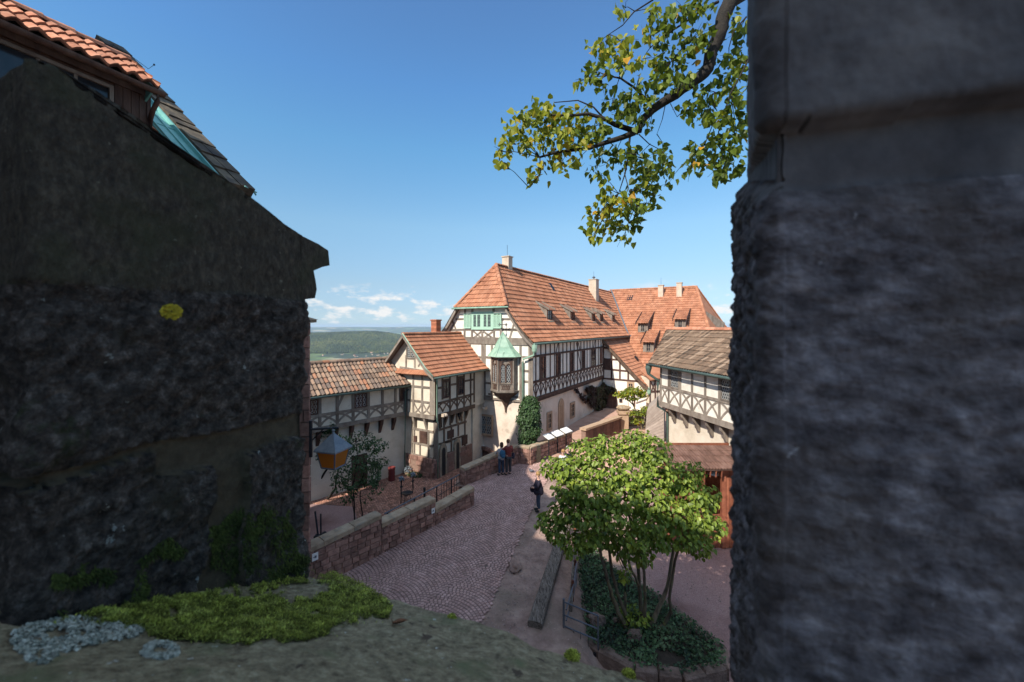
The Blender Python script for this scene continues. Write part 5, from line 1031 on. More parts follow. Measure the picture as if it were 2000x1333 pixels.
mb = MB(); mb.blob((c.x, 29.4, -5.85), (.5, .3, .2), 3, 8); mb.build('stone_top', M['cope_stone'], gp)
mb = MB(); st = Fr((8.3, 30.4), (1, .1), (.1, -1)); fbox(mb, st, 0, 3.2, -9.5, -6.4, -.4, 0); sw = mb.build('garden_wall', M['mortar']); tag(sw, 'short rough brown stone wall behind the little tiered tree', 'wall')
mb = MB(); masonry(mb, st, 0, 3.2, -6.4, -9.3, 0, .25, .4, .02, .05); mb.build('stone_facing', M['cope_stone'], sw)
bs = thing('boarded_shed', 'pale grey lean-to clad with diagonal boards beside the right wing', 'shed', (9.7, 27, -9))
b4 = [P(1297, 773, 26.5), P(1264, 800, 27.5), P(1259, 868, 27.5), P(1297, 885, 26.5)]; ex = V((.9, 2.2, 0))
mb = MB(); mb.hexa([b4[3], b4[2], b4[2]+ex, b4[3]+ex], [b4[0], b4[1], b4[1]+ex, b4[0]+ex]); mb.build('wall', M['board_grey'], bs)
mb = MB(); nn = (b4[1]-b4[0]).cross(b4[3]-b4[0]).normalized()
if nn.y > 0: nn = -nn
for k in range(16):
    t0 = k/16; L_, R_ = (lambda t: b4[1].lerp(b4[2], t)), (lambda t: b4[0].lerp(b4[3], t)); h = .022
    a0_, a1_ = L_(min(1, t0+.06)), L_(min(1, t0+.06+.055)); r0_, r1_ = R_(max(0, t0-.12)), R_(max(0, t0-.12+.055))
    if k < 15: mb.tint = R.random(); mb.hexa([a0_, a1_, r1_, r0_], [x+nn*.025 for x in (a0_, a1_, r1_, r0_)])
mb.build('cladding', M['board_grey'], bs)
mat('stall_roof', [(.09, .045, .032), (.14, .075, .055), (.19, .11, .085)], 4, .4, 22, tint=.25, stretch=(1, .4, 1))
# ---- kiosk right
kz = thing('market_stall', 'reddish wooden market stall with a low brown roof, at the foot of the right wing', 'market stall', (7.8, 17, -8.9))
mb = MB(); KY = 17.2; a = [P(1310, 915, 16.3), P(1500, 918, 16.3), P(1500, 868, 18.0), P(1312, 873, 18.0)]; a = [V((p.x, p.y, p.z)) for p in a]; mb.tint = .4
tiles(mb, V((a[0].x, 16.2, a[0].z)), (1, 0, 0), (0, 1, 0), [(0, 0), (2.0, a[3].z-a[0].z)], lambda h: .2*h, lambda h: 4.5, .12, .5, .03, .012); mb.build('roof', M['stall_roof'], kz)
mb = MB(); mb.box(V((a[0].x, 16.2, a[0].z-.06)), (4.5, 0, 0), (0, 2, a[3].z-a[0].z), (0, 0, .03)); mb.build('roof_deck', M['timber_dark'], kz)
zt = a[0].z-.1; K0 = (1345-1000)*16.6/F
for x in (P(1322, 0, 16.6).x, P(1371, 0, 16.6).x, P(1412, 0, 16.6).x, P(1460, 0, 16.6).x):
    mb = MB(); mb.tint = R.random(); mb.cbox(x-.08, x+.08, 16.5, 16.66, -8.95, zt); mb.build('post', M['red_wood'], kz)
x0_, x1_ = P(1322, 0, 16.6).x, P(1470, 0, 16.6).x
mb = MB(); k = x0_
while k < x1_: mb.tint = R.random(); mb.cbox(k, k+.14, 16.56, 16.6, -8.95, (-7.75 if P(1371, 0, 16.6).x < k < P(1412, 0, 16.6).x else zt)); k += .15
mb.build('front_boards', M['red_wood'], kz)
mb = MB(); mb.tint = .4; mb.cbox(x0_, x0_+.05, 16.6, 18.4, -8.95, zt); mb.cbox(x0_, x1_, 18.4, 18.46, -8.95, zt+.5); mb.build('rear_boards', M['red_wood'], kz)
mb = MB(); mb.cbox(P(1368, 0, 16.4).x, P(1416, 0, 16.4).x, 16.25, 16.75, -7.75, -7.68); mb.build('counter', M['red_wood'], kz)
sh = P(1394, 927, 17.0); mb = MB(); mb.lathe(sh, [(.22, 0), (.2, .06), (.05, .14), (.02, .3)], 12); mb.build('lamp_shade', M['white'], kz)
mb = MB(); mb.lathe(sh+V((.3, .2, .05)), [(.08, 0), (.08, .12), (.02, .2)], 10); mb.build('lamp_shade', M['white'], kz)
for k in range(4): mb = MB(); x = P(1376+k*11, 0, 16.3).x; mb.tube([V((x, 16.25, zt+.05)), V((x, 16.3, zt-.25))], .03, 6); mb.build('strut', M['red_wood'], kz)
# ================================================================ bed, beam, gate, fence
bedp = [(x, y) for x, y in [(2.05, 11.3), (2.35, 10.95), (3.1, 10.35), (4.2, 10.15), (5.4, 10.4), (5.7, 11.0), (5.2, 12.1), (4.6, 13.3), (3.7, 14.5), (3.0, 16.2), (2.5, 16.2), (2.15, 13.6)]]
mb = MB(); mb.hexa([(x, y, -9.2) for x, y in bedp], [(x, y, -8.66) for x, y in bedp]); mb.build('planting_bed', M['soil'], org=(4, 12, -9.2), kind='structure')
kerb = thing('bed_kerb', 'curved kerb of rough reddish stones round the planting bed under the green tree', 'kerb', (3.8, 10.3, -9))
for i in range(len(bedp)):
    p0, p1 = V(bedp[i]), V(bedp[(i+1) % len(bedp)]); d = (p1-p0); L_ = d.length; d.normalize(); n = V((d.y, -d.x)); k = max(1, round(L_/.7))
    if i in (8, 9, 10, 11): continue
    for j in range(k):
        a, b = p0+d*(L_*j/k+.01), p0+d*(L_*(j+1)/k-.01); o1 = rr.uniform(.10, .16); zt_ = -8.58+rr.uniform(-.05, .04); mb = MB(); mb.tint = rr.random()
        lo_ = [V((*(a+n*o1), -9.1)), V((*(b+n*o1), -9.1)), V((*(b-n*.2), -9.1)), V((*(a-n*.2), -9.1))]; mi_ = [V((*(a+n*(o1-.0)), zt_-.06)), V((*(b+n*(o1-.01)), zt_-.05)), V((*(b-n*.2), zt_-.05)), V((*(a-n*.2), zt_-.04))]; up = [V((*(a+d*.03+n*(o1-.05)), zt_)), V((*(b-d*.03+n*(o1-.05)), zt_)), V((*(b-d*.03-n*.15), zt_)), V((*(a+d*.03-n*.15), zt_))]
        mb.hexa(lo_, mi_); mb.hexa(mi_, up); mb.build('kerb_stone', M['rock'], kerb)
mb = MB(); mb.tint = .5
for _ in range(11000):
    x, y = rr.uniform(2.1, 5.7), rr.uniform(10.1, 16.2)
    if not inside((x, y), bedp): continue
    d = noise.noise(V((x*1.1, y*1.1, 4)))
    if d < -.32 and (x-3.8)**2+(y-11.6)**2 < 1.5: continue
    mb.tint = min(1, max(0, .45+.5*noise.noise(V((x*.9, y*.9, 9)))+rr.gauss(0, .18))); leaf(mb, V((x, y, -8.66+rr.uniform(.0, .16+.12*d))), rv(rr)+V((0, -.3, .1)), rv(rr)*.4+V((0, 0, 1)), rr.uniform(.04, .095), rr)
mb.build('ground_cover', M['leaf_ground'], org=(4, 12, -8.7), kind='stuff', label='low green ground cover leaves filling the stone-edged planting bed', category='plants')
for px, py, s, lab in ((1241, 1247, .26, 'pale pointed rock lying at the foot of the green tree'), (1163, 1218, .30, 'brown half-buried rock left of the tree trunks'), (1205, 1215, .14, 'small brown stone in the leaves between rock and trunks')):
    p = ground_at(px, py, lambda x, y: -8.62); mb = MB(); mb.blob(p+V((0, 0, s*.3)), (s*.8, s*.6, s*.62), px, 7, .6); tag(mb.build('rock', M['rock']), lab, 'rock', 'rocks in the planting bed')
def curved_beam():
    mb = MB(); mb.tint = .5; A_, B_ = V((.62, 11.25, -8.12)), V((2.15, 16.6, -8.05)); d = (B_-A_).normalized(); n = V((d.y, -d.x, 0)).normalized(); N_ = 24; prev = None
    for i in range(N_+1):
        c = A_.lerp(B_, i/N_); j = .015*noise.noise(V((i*.4, 1, 1))); pts = [c-n*(.2+j)+V((0, 0, -.38)), c+n*(.2+j)+V((0, 0, -.38)), c+n*(.205-j)+V((0, 0, -.02)), c+n*.17+V((0, 0, .01+j)), c+V((0, 0, .02-j)), c-n*.17+V((0, 0, .015)), c-n*(.2+j)+V((0, 0, -.03))]
        if prev: mb.hexa(prev, pts)
        prev = pts
    return mb
mb = curved_beam(); mb.f = mb.f; tag(mb.build('timber_beam', M['old_beam']), 'long heavy weathered timber beam lying along the edge of the dirt slope', 'beam')
for i, (x, y, s) in enumerate(((1.25, 11.35, .34), (1.45, 12.2, .3), (1.7, 13.3, .3), (1.95, 14.6, .3))): mb = MB(); mb.blob((x, y, -8.75), (s*.7, s*1.3, s), i+5, 7, .5); tag(mb.build('rock', M['rock']), ['mossy boulder under the near end of the timber beam', 'second boulder along the timber beam, behind the gate post', 'third boulder along the timber beam', 'farthest boulder along the timber beam'][i], 'rock', 'boulders along the beam')
gt = thing('metal_gate', 'open grey tubular metal gate standing at the near end of the timber beam', 'gate', (1.42, 11.3, -8.9))
p0, p1 = P(1101, 1176, 11.3), P(1168, 1203, 10.95); q0, q1 = P(1101, 1266, 11.3), P(1168, 1296, 10.95)
mb = MB(); mb.tube([P(1101, 1170, 11.3), P(1101, 1270, 11.3)], .032, 8); mb.tube([p1, q1+V((0, 0, -.04))], .022, 8); mb.build('post', M['steel'], gt)
for t_ in (0, .28, .52, .98): mb = MB(); mb.tube([p0.lerp(q0, t_), p1.lerp(q1, t_)], .02, 6); mb.build('bar', M['steel'], gt)
for t_ in (.3, .5, .72): mb = MB(); mb.tube([p0.lerp(p1, t_).lerp(q0.lerp(q1, t_), .5), q0.lerp(q1, t_)], .008, 5); mb.build('bar', M['iron'], gt)
mb = MB(); mb.tube([P(1085, 1281, 11.3), P(1166, 1273, 11.0)], .02, 6); mb.build('bar', M['steel'], gt)
mb = MB(); mb.tube([P(1162, 1275, 10.95), P(1162, 1300, 10.95)], .05, 6); mb.build('latch_box', M['iron'], gt)
fn = thing('fence', 'low fence of orange-brown posts and grey rails running back behind the timber beam', 'fence', (1.9, 13.5, -8.9))
fpts = [(1.46, 11.35), (1.85, 12.5), (2.1, 13.6), (2.3, 14.7), (2.45, 15.8), (2.6, 16.9)]
for i, (x, y) in enumerate(fpts[1:]): mb = MB(); mb.tint = rr.random(); mb.tube([(x, y, -9), (x, y, -7.75)], .045, 6); mb.build('post', M['sand_stone'] if i > 9 else M['red_wood'], fn)
for z in (-7.85, -8.15, -8.45): mb = MB(); mb.tube([(x+.04, y, z) for x, y in fpts], .022, 6); mb.build('rail', M['steel'], fn)
mb = MB(); mb.box((1.62, 11.7, -7.95), (.9, 4.6, .05), (.1, -.02, 0), (0, 0, -.2)); mb.build('board', M['old_beam'], fn)
# green tree
b0 = P(1262, 1236, 11.7); Yc = 11.7
def pc(x, y, dy=0): return P(1020+x/2.6, 820+y/2.6, Yc+dy)
tr = [([pc(540, 1085), pc(505, 1010, -.1), pc(455, 900, -.2), pc(430, 800, -.3), pc(395, 650, -.3), pc(350, 500, -.4), pc(300, 380, -.3)], .07, .025),
 ([pc(560, 1080), pc(500, 930), pc(455, 780, .1), pc(440, 650, .2), pc(415, 560, .2), pc(400, 400, .3)], .06, .025),
 ([pc(600, 1085), pc(600, 900, .2), pc(590, 760, .3), pc(570, 620, .3), pc(540, 480, .4), pc(500, 300, .4)], .066, .025),
 ([pc(625, 1085), pc(625, 930, -.1), pc(620, 780, -.1), pc(600, 650, 0), (pc(640, 350, .1))], .055, .025),
 ([pc(640, 1085), pc(690, 960, .1), pc(740, 840, .2), pc(765, 680, .3), pc(800, 560, .3), pc(820, 380, .4)], .072, .025),
 ([pc(650, 1090), pc(720, 1045), pc(752, 980), pc(750, 880), pc(775, 720, -.1), pc(810, 600, -.2), pc(900, 450, -.2)], .062, .025),
 ([pc(520, 1060, .3), pc(522, 880, .3), pc(528, 760, .3), pc(470, 640, .4)], .045, .02), ([pc(590, 840, .2), pc(545, 740), pc(525, 640), pc(480, 560)], .04, .02)]
cl = []
for x, y, dy, a, b, n in [(230, 250, 0, .5, .35, 190), (150, 240, .2, .35, .3, 110), (330, 170, .3, .6, .42, 260), (420, 130, .5, .45, .3, 170), (420, 260, -.2, .7, .5, 330), (560, 120, .6, .6, .42, 280), (650, 150, .5, .65, .45, 300), (560, 270, .0, .75, .5, 380), (700, 260, .1, .6, .5, 300), (350, 350, -.5, .7, .4, 300), (240, 360, -.3, .5, .3, 170), (500, 380, -.5, .7, .45, 320), (640, 400, -.3, .7, .45, 320), (780, 310, .4, .55, .4, 230), (860, 270, .5, .4, .38, 130), (850, 380, .3, .6, .42, 260), (940, 390, .3, .4, .35, 140), (230, 470, -.4, .6, .3, 230), (140, 520, -.5, .42, .26, 130), (180, 580, -.6, .35, .24, 110), (330, 480, -.7, .6, .35, 260), (330, 600, -.7, .45, .3, 160), (260, 640, -.8, .35, .3, 120), (450, 480, -.8, .6, .35, 240), (640, 510, -.6, .6, .35, 250), (760, 470, -.4, .6, .4, 270), (880, 500, -.2, .6, .35, 270), (960, 540, 0, .42, .32, 140), (820, 590, -.5, .55, .3, 190), (900, 640, -.3, .42, .28, 130), (560, 600, -.8, .45, .3, 130), (620, 690, -.6, .3, .25, 60), (520, 780, -.3, .2, .25, 40), (700, 620, -.5, .35, .22, 110), (520, 650, -.2, .4, .3, 120), (600, 620, .1, .4, .3, 130), (440, 600, -.2, .4, .25, 120), (660, 560, .3, .5, .35, 160), (380, 560, .2, .45, .3, 150)]:
    cl.append((pc(x, y, dy), (a*.96, a*.95, b), int(n*1.15)))
tree('green_tree', 'broad multi-stemmed tree with bright green heart-shaped leaves in the stone-edged bed', b0, tr, cl, 'bark', 'leaf', .128, 31, droop=.75)
mb = MB(); clump(mb, P(1240, 1205, 11.8), (.45, .35, .3), 190, .12, rr); tag(mb.build('shrub', M['leaf']), 'low bright green sucker shoots between the trunks of the tree', 'shrub')
# overhanging linden branch
def pl(x, y, Y=6.0): return P(940+x/2.667, y/2.667, Y)
main = [P(1700, -120, 6.6), P(1560, -80, 6.4), pl(1300, 0), pl(1255, 110), pl(1215, 230), pl(1180, 360), pl(1110, 420), pl(1010, 500), pl(900, 560), pl(845, 620), pl(820, 690)]
tb = V((6.0, 7.6, -9)); trunk = [tb, V((5.9, 7.5, -4)), V((5.7, 7.2, 0)), V((5.4, 6.9, 3.2)), P(1700, -120, 6.6)]
brs = [([pl(820, 690), pl(700, 650), pl(640, 620), pl(560, 600), pl(470, 600), pl(370, 600)], .04, .012), ([pl(800, 690), pl(740, 710), pl(640, 750), pl(560, 775), pl(400, 790), pl(305, 820)], .045, .015), ([pl(305, 820), pl(310, 900), pl(250, 980)], .012, .005), ([pl(640, 620), pl(590, 560), pl(500, 520), pl(380, 535)], .014, .006),
 ([pl(775, 700), pl(765, 800), pl(745, 900), pl(715, 1010)], .018, .006), ([pl(745, 900), pl(770, 1000), pl(800, 1080)], .008, .004), ([pl(860, 520), pl(800, 450), pl(720, 405), pl(655, 395)], .02, .01), ([pl(810, 450), pl(825, 390)], .008, .004),
 ([pl(1235, 10), pl(1160, 50), pl(1060, 110), pl(950, 190), pl(880, 250)], .022, .008), ([pl(895, 0), pl(800, 60), pl(740, 130), pl(665, 180)], .012, .005), ([pl(1380, 90), pl(1310, 160), pl(1290, 250)], .014, .006), ([pl(1000, 310), pl(940, 370), pl(870, 420)], .01, .005), ([pl(1215, 480), pl(1215, 640), pl(1165, 750), pl(1120, 800)], .01, .004), ([pl(960, 540), pl(940, 620), pl(915, 700)], .007, .003), ([pl(985, 540), pl(1020, 610)], .006, .003), ([pl(820, 700), pl(880, 750), pl(930, 780)], .009, .004), ([pl(1400, 300), pl(1300, 500), pl(1230, 700), pl(1260, 850)], .014, .005)]
lcl = []
for x, y, w_, h, n in [(740, 40, 30, 30, 14), (890, 60, 35, 35, 20), (960, 110, 60, 60, 40), (1060, 60, 70, 60, 50), (1150, 30, 60, 50, 36), (620, 230, 60, 40, 34), (730, 220, 50, 40, 28), (640, 290, 70, 50, 34), (740, 310, 60, 50, 30), (840, 320, 60, 40, 26), (880, 180, 50, 50, 24), (940, 220, 50, 60, 30), (720, 350, 50, 25, 14), (580, 380, 55, 60, 42), (620, 430, 40, 40, 20), (515, 425, 28, 20, 9), (1070, 240, 70, 60, 44), (1000, 330, 70, 50, 40), (1120, 190, 70, 60, 42), (930, 420, 80, 50, 50), (1040, 420, 70, 50, 40), (850, 480, 70, 60, 46), (780, 530, 60, 50, 36), (940, 350, 50, 50, 24), (1290, 90, 60, 60, 30), (1340, 180, 50, 60, 34), (1290, 300, 70, 60, 46), (1340, 380, 50, 70, 44), (1260, 420, 60, 60, 40), (1150, 480, 60, 50, 36), (1080, 570, 60, 50, 34), (1180, 560, 60, 50, 36), (1310, 520, 60, 60, 46), (1250, 620, 50, 50, 34), (1340, 620, 40, 60, 30), (1180, 640, 30, 40, 16),
 (740, 590, 60, 45, 38), (810, 620, 50, 40, 26), (680, 540, 40, 30, 16), (880, 650, 30, 30, 12), (310, 570, 50, 40, 30), (240, 610, 60, 50, 36), (330, 640, 70, 50, 44), (430, 590, 70, 40, 36), (520, 640, 70, 60, 50), (440, 680, 70, 50, 44), (340, 710, 70, 50, 44), (180, 660, 45, 40, 22), (150, 740, 50, 50, 36), (90, 790, 28, 25, 10), (120, 860, 30, 25, 12), (230, 760, 60, 50, 36), (570, 700, 70, 50, 42), (500, 760, 70, 45, 40), (400, 800, 60, 50, 30), (620, 660, 50, 40, 24), (640, 780, 50, 50, 26), (300, 880, 50, 45, 24), (270, 935, 35, 25, 12), (430, 850, 50, 40, 20), (500, 850, 30, 25, 9), (600, 890, 40, 35, 15), (640, 930, 25, 20, 6), (700, 810, 50, 50, 26), (780, 780, 40, 40, 20),
 (800, 850, 60, 50, 36), (870, 830, 50, 50, 30), (950, 770, 25, 25, 8), (960, 820, 35, 30, 12), (930, 880, 50, 40, 22), (980, 880, 25, 30, 8), (860, 920, 50, 40, 26), (980, 940, 25, 30, 7), (820, 990, 50, 40, 26), (900, 990, 50, 40, 24), (660, 1000, 45, 40, 24), (740, 1030, 50, 40, 26), (640, 1070, 50, 40, 24), (720, 1100, 55, 40, 28), (820, 1080, 55, 45, 28), (880, 1060, 30, 30, 12), (600, 1130, 50, 40, 26), (560, 1190, 35, 35, 16), (640, 1180, 50, 35, 22), (720, 1190, 50, 40, 24), (800, 1160, 50, 40, 20), (740, 1240, 35, 30, 12), (580, 1240, 30, 20, 8),
 (1110, 770, 30, 30, 12), (1130, 830, 60, 45, 30), (1090, 880, 40, 30, 16), (1200, 800, 60, 50, 34), (1260, 720, 60, 60, 36), (1260, 860, 60, 50, 34), (1320, 780, 50, 60, 34), (1240, 920, 40, 25, 14), (1340, 880, 40, 40, 16), (1330, 700, 50, 50, 30)]: lcl.append((x, y, w_, h, n))
r = random.Random(5); lt_ = thing('linden_tree', 'overhanging linden bough with yellow-green autumn leaves against the blue sky', 'tree', tuple(tb))
mb = MB(); mb.tube(trunk, [.34, .3, .26, .22, .15], 10); mb.build('trunk', M['bark_dark'], lt_, smooth=True)
mb = MB(); sm = []
for i in range(len(main)-1):
    for k in range(3): sm.append(main[i].lerp(main[i+1], k/3)+rv(r)*.008)
sm.append(main[-1]); mb.tube(sm, [.125+(.045-.125)*i/(len(sm)-1) for i in range(len(sm))], 8)
for pts, r0, r1 in brs: mb.tube([p+(rv(r)*.01 if 0 < i < len(pts)-1 else V((0, 0, 0))) for i, p in enumerate(pts)], [r0+(r1-r0)*i/(len(pts)-1) for i in range(len(pts))], 6)
bough = mb
mb = MB(); tw_ = bough
nodes = [p for pts, _, _ in brs for p in pts]+main[2:]
for x, y, w_, h, n in lcl:
    c = pl(x, y); dy = r.uniform(-.35, .45); c2 = pl(x, y, 6+dy); nd = min(nodes, key=lambda q: (q-c2).length); tw_.tube([nd, nd.lerp(c2, .6)+V((0, 0, .03)), c2], [.007, .005, .003], 4)
    for _ in range(3): e_ = pl(x+r.gauss(0, w_*.7), y+r.gauss(0, h*.7), 6+dy+r.gauss(0, .1)); tw_.tube([c2.lerp(nd, .2), c2.lerp(e_, .5)+V((0, 0, .02)), e_], [.004, .003, .002], 4)
    warm = .55 if (x < 560 or (y < 340 and x < 900) or (y > 950 and x < 800)) else .2
    for _ in range(int(n*1.0)):
        q = pl(x+r.gauss(0, w_*.62), y+r.gauss(0, h*.62), 6+dy+r.gauss(0, .14)); mb.tint = min(1, max(0, r.gauss(warm, .17))); 
        if r.random() < .012: mb.tint = 1
        leaf(mb, q, rv(r)*.55+V((0, 0, -.8)), rv(r)*.7+V((0, 0, .8)), r.uniform(.07, .115), r)
for _ in range(1400):   # rest of the crown, hidden behind the merlon
    q = V((6.0+r.gauss(0, 1.1), 7.2+r.gauss(0, .8), 5.2+r.gauss(0, 1.3))); 
    if q.x/q.y < .60: continue
    mb.tint = r.random(); leaf(mb, q, rv(r)*.55+V((0, 0, -.8)), rv(r)*.7+V((0, 0, .8)), .1, r)
tw_.build('bough', M['bark_dark'], lt_, smooth=True); mb.build('crown', M['leaf_linden'], lt_)
# ================================================================ people
def skinobj(name, verts, edges, radii, m, parent, off, sub=2):
    me = bpy.data.meshes.new(name); o0 = V(parent['_o']); me.from_pydata([V(v)+off-o0 for v in verts], edges, []); me.materials.append(m)
    o = bpy.data.objects.new(name, me); sc.collection.objects.link(o); o['_o'] = parent['_o']
    o.parent = parent
    sk = o.modifiers.new('skin', 'SKIN'); sk.use_smooth_shade = True; lay = me.skin_vertices[0] if me.skin_vertices else None
    if lay is None:
        bpy.context.view_layer.objects.active = o; bpy.ops.mesh.customdata_skin_add(); lay = me.skin_vertices[0]
    for i, q in enumerate(radii): lay.data[i].radius = (q, q) if not isinstance(q, tuple) else q
    lay.data[0].use_root = True
    s = o.modifiers.new('sub', 'SUBSURF'); s.levels = sub; s.render_levels = sub
    return o
def person(label, at, yaw, H, J, top, topm, legm, hairm, hair='short', coat=0, group=None):
    """J: joint dict in local frame (x right, y forward, z up, metres at 1.75)"""
    s = H/1.75; c_, s_ = math.cos(yaw), math.sin(yaw)
    T = lambda p: V((p[0]*c_-p[1]*s_, p[0]*s_+p[1]*c_, p[2]))*s
    base = dict(pel=(0, 0, .95), wai=(0, 0, 1.08), che=(0, .0, 1.30), nec=(0, 0, 1.47), hd0=(0, .02, 1.56), hd1=(0, .03, 1.68),
        shl=(-.18, 0, 1.40), ell=(-.24, -.02, 1.14), hal=(-.23, .08, .90), shr=(.18, 0, 1.40), elr=(.24, -.02, 1.14), har=(.23, .08, .90),
        hil=(-.09, 0, .88), knl=(-.10, .02, .50), anl=(-.10, 0, .09), tol=(-.12, .14, .04), hir=(.09, 0, .88), knr=(.10, .02, .50), anr=(.10, 0, .09), tor=(.12, .14, .04))
    base.update(J); at = V(at); root = thing('person', label, 'person', tuple(at), group)
    K_ = list(base); Vv = [T(base[k]) for k in K_]; ix = {k: i for i, k in enumerate(K_)}
    E = [('pel', 'wai'), ('wai', 'che'), ('che', 'nec'), ('nec', 'hd0'), ('hd0', 'hd1'), ('che', 'shl'), ('shl', 'ell'), ('ell', 'hal'), ('che', 'shr'), ('shr', 'elr'), ('elr', 'har'), ('pel', 'hil'), ('hil', 'knl'), ('knl', 'anl'), ('anl', 'tol'), ('pel', 'hir'), ('hir', 'knr'), ('knr', 'anr'), ('anr', 'tor')]
    RD = dict(pel=(.14, .10), wai=(.125, .09), che=(.15, .105), nec=.055, hd0=.075, hd1=.085, shl=.058, ell=.042, hal=.028, shr=.058, elr=.042, har=.028, hil=.085, knl=.058, anl=.04, tol=.035, hir=.085, knr=.058, anr=.04, tor=.035)
    rads = [tuple(x*s for x in RD[k]) if isinstance(RD[k], tuple) else RD[k]*s for k in K_]; edges = [(ix[a], ix[b]) for a, b in E]
    for hk, ek in (('hal', 'ell'), ('har', 'elr')):     # palm, four fingers and a thumb
        d = (Vv[ix[hk]]-Vv[ix[ek]]).normalized(); sd = d.cross(V((0, 1, .2))).normalized(); pi_ = len(Vv); Vv.append(Vv[ix[hk]]+d*.06*s); rads.append(.026*s); edges.append((ix[hk], pi_))
        for k in range(4): Vv.append(Vv[pi_]+d*(.075-.008*abs(k-1.2))*s+sd*(k-1.5)*.02*s); rads.append(.009*s); edges.append((pi_, len(Vv)-1))
        Vv.append(Vv[ix[hk]]+d*.05*s+sd*.055*s); rads.append(.01*s); edges.append((ix[hk], len(Vv)-1))
    skinobj('body', Vv, edges, rads, M['skin'], root, at)
    def part(name, ks, es, rd, m):
        vv = [T(base[k]) if isinstance(k, str) else T(k) for k in ks]; skinobj(name, vv, es, [tuple(x*s for x in q) if isinstance(q, tuple) else q*s for q in rd], M[m], root, at)
    mid = lambda a, b, t: tuple(base[a][i]*(1-t)+base[b][i]*t for i in range(3))
    part('trousers', ['pel', 'hil', 'knl', mid('knl', 'anl', .92), 'hir', 'knr', mid('knr', 'anr', .92)], [(0, 1), (1, 2), (2, 3), (0, 4), (4, 5), (5, 6)], [(.155, .115), .105, .078, .068, .105, .078, .068], legm)
    hem = (0, 0, .95-coat)
    part('jacket', ['che', 'wai', 'pel', hem, mid('che', 'nec', .7), 'shl', 'ell', mid('ell', 'hal', .85), 'shr', 'elr', mid('elr', 'har', .85)], [(0, 1), (1, 2), (2, 3), (0, 4), (0, 5), (5, 6), (6, 7), (0, 8), (8, 9), (9, 10)], [(.175, .13), (.155+coat*.25, .12+coat*.2), (.175+coat*.3, .135+coat*.25), (.19+coat*.32, .15+coat*.3), .085, .078, .06, .05, .078, .06, .05], topm)
    mb = MB()
    for a, t_ in (('anl', 'tol'), ('anr', 'tor')):
        p = at+T(base[a]).lerp(T(base[t_]), .45); d = (T(base[t_])-T(base[a])); d.z = 0; mb.blob(V((p.x, p.y, at.z+.045)), (.075, .085, .05), 1, 6, 0); mb.blob(V((p.x, p.y, at.z+.04))+d*.5, (.06, .07, .04), 1, 6, 0)
    mb.build('shoes', M['shoe'], root, smooth=True)
    hd = at+T(base['hd1']); fw = (T((base['hd1'][0], base['hd1'][1]+.3, base['hd1'][2]))-T(base['hd1'])).normalized(); mb = MB()
    mb.blob(hd-fw*.022+V((0, 0, .035)), (.098, .098, .095), 4, 8, .15)
    if hair != 'short': mb.blob(hd-fw*.04+V((0, 0, -.04)), (.1, .1, .12), 5, 8, .15)
    else: mb.blob(hd-fw*.035+V((0, 0, -.01)), (.088, .085, .085), 5, 8, .1)
    mb.build('hair', M[hairm], root, smooth=True)
    f = MB(); rt = fw.cross(V((0, 0, 1))).normalized(); f.blob(hd+fw*.095+V((0, 0, -.03)), (.015, .015, .022), 1, 5, 0); f.blob(hd+rt*.088+V((0, 0, -.03)), (.015, .015, .03), 1, 5, 0); f.blob(hd-rt*.088+V((0, 0, -.03)), (.015, .015, .03), 1, 5, 0)
    fc = f.build('face', M['skin'], root, smooth=True)
    f = MB(); [f.blob(hd+fw*.083+rt*sx*.033+V((0, 0, -.012)), (.012, .012, .009), 1, 4, 0) for sx in (-1, 1)]; f.blob(hd+fw*.085+V((0, 0, -.075)), (.022, .01, .006), 1, 4, 0); f.build('eyes_and_mouth', M['near_wood'], fc)
    return root, T, at, s
face_dir = lambda x, y: math.atan2(-x, y)
pm = ground_at(993, 928); yaw = face_dir(-.45, .95)
ro, T, at, s = person('man in a rust-red shirt, his arm round the woman at the low wall', pm, yaw, 1.80, dict(ell=(-.38, .02, 1.22), hal=(-.50, .08, 1.20), elr=(.25, .05, 1.16), har=(.15, .18, 1.10), knl=(-.10, -.02, .5), hd1=(.0, .05, 1.68)), None, 'cloth_red', 'trouser', 'hair_brown', group='couple at the wall')
mb = MB(); c = at+T((.24, -.05, .95)); mb.blob(c, (.09, .13, .17), 3, 7, .1); mb.tube([c+V((0, 0, .1)), at+T((.12, -.12, 1.3)), at+T((-.1, -.02, 1.5)), at+T((-.12, .08, 1.4)), at+T((.1, .14, 1.15)), c], .012, 5); tag(mb.build('shoulder_bag', M['navy'], smooth=True), 'dark shoulder bag on the hip of the man in red', 'bag')
pw_ = ground_at(979, 929); ro, T, at, s = person('woman in pale grey top with a blue backpack, leaning to the man at the wall', pw_, yaw, 1.66, dict(ell=(-.25, .12, 1.18), hal=(-.16, .30, 1.12), elr=(.22, .1, 1.18), har=(.12, .28, 1.12), hd1=(.03, .04, 1.67)), None, 'cloth_grey', 'denim', 'hair_brown', 'long', coat=.12, group='couple at the wall')
mb = MB(); c = at+T((0, -.18, 1.22)); mb.blob(c, (.15, .12, .2), 3, 8, .15); mb.blob(c+V((0, 0, -.12))+T((0, -.08, 0)), (.11, .06, .09), 3, 6, .1); tag(mb.build('backpack', M['cloth_blue'], smooth=True), 'blue backpack worn by the woman at the wall', 'backpack')
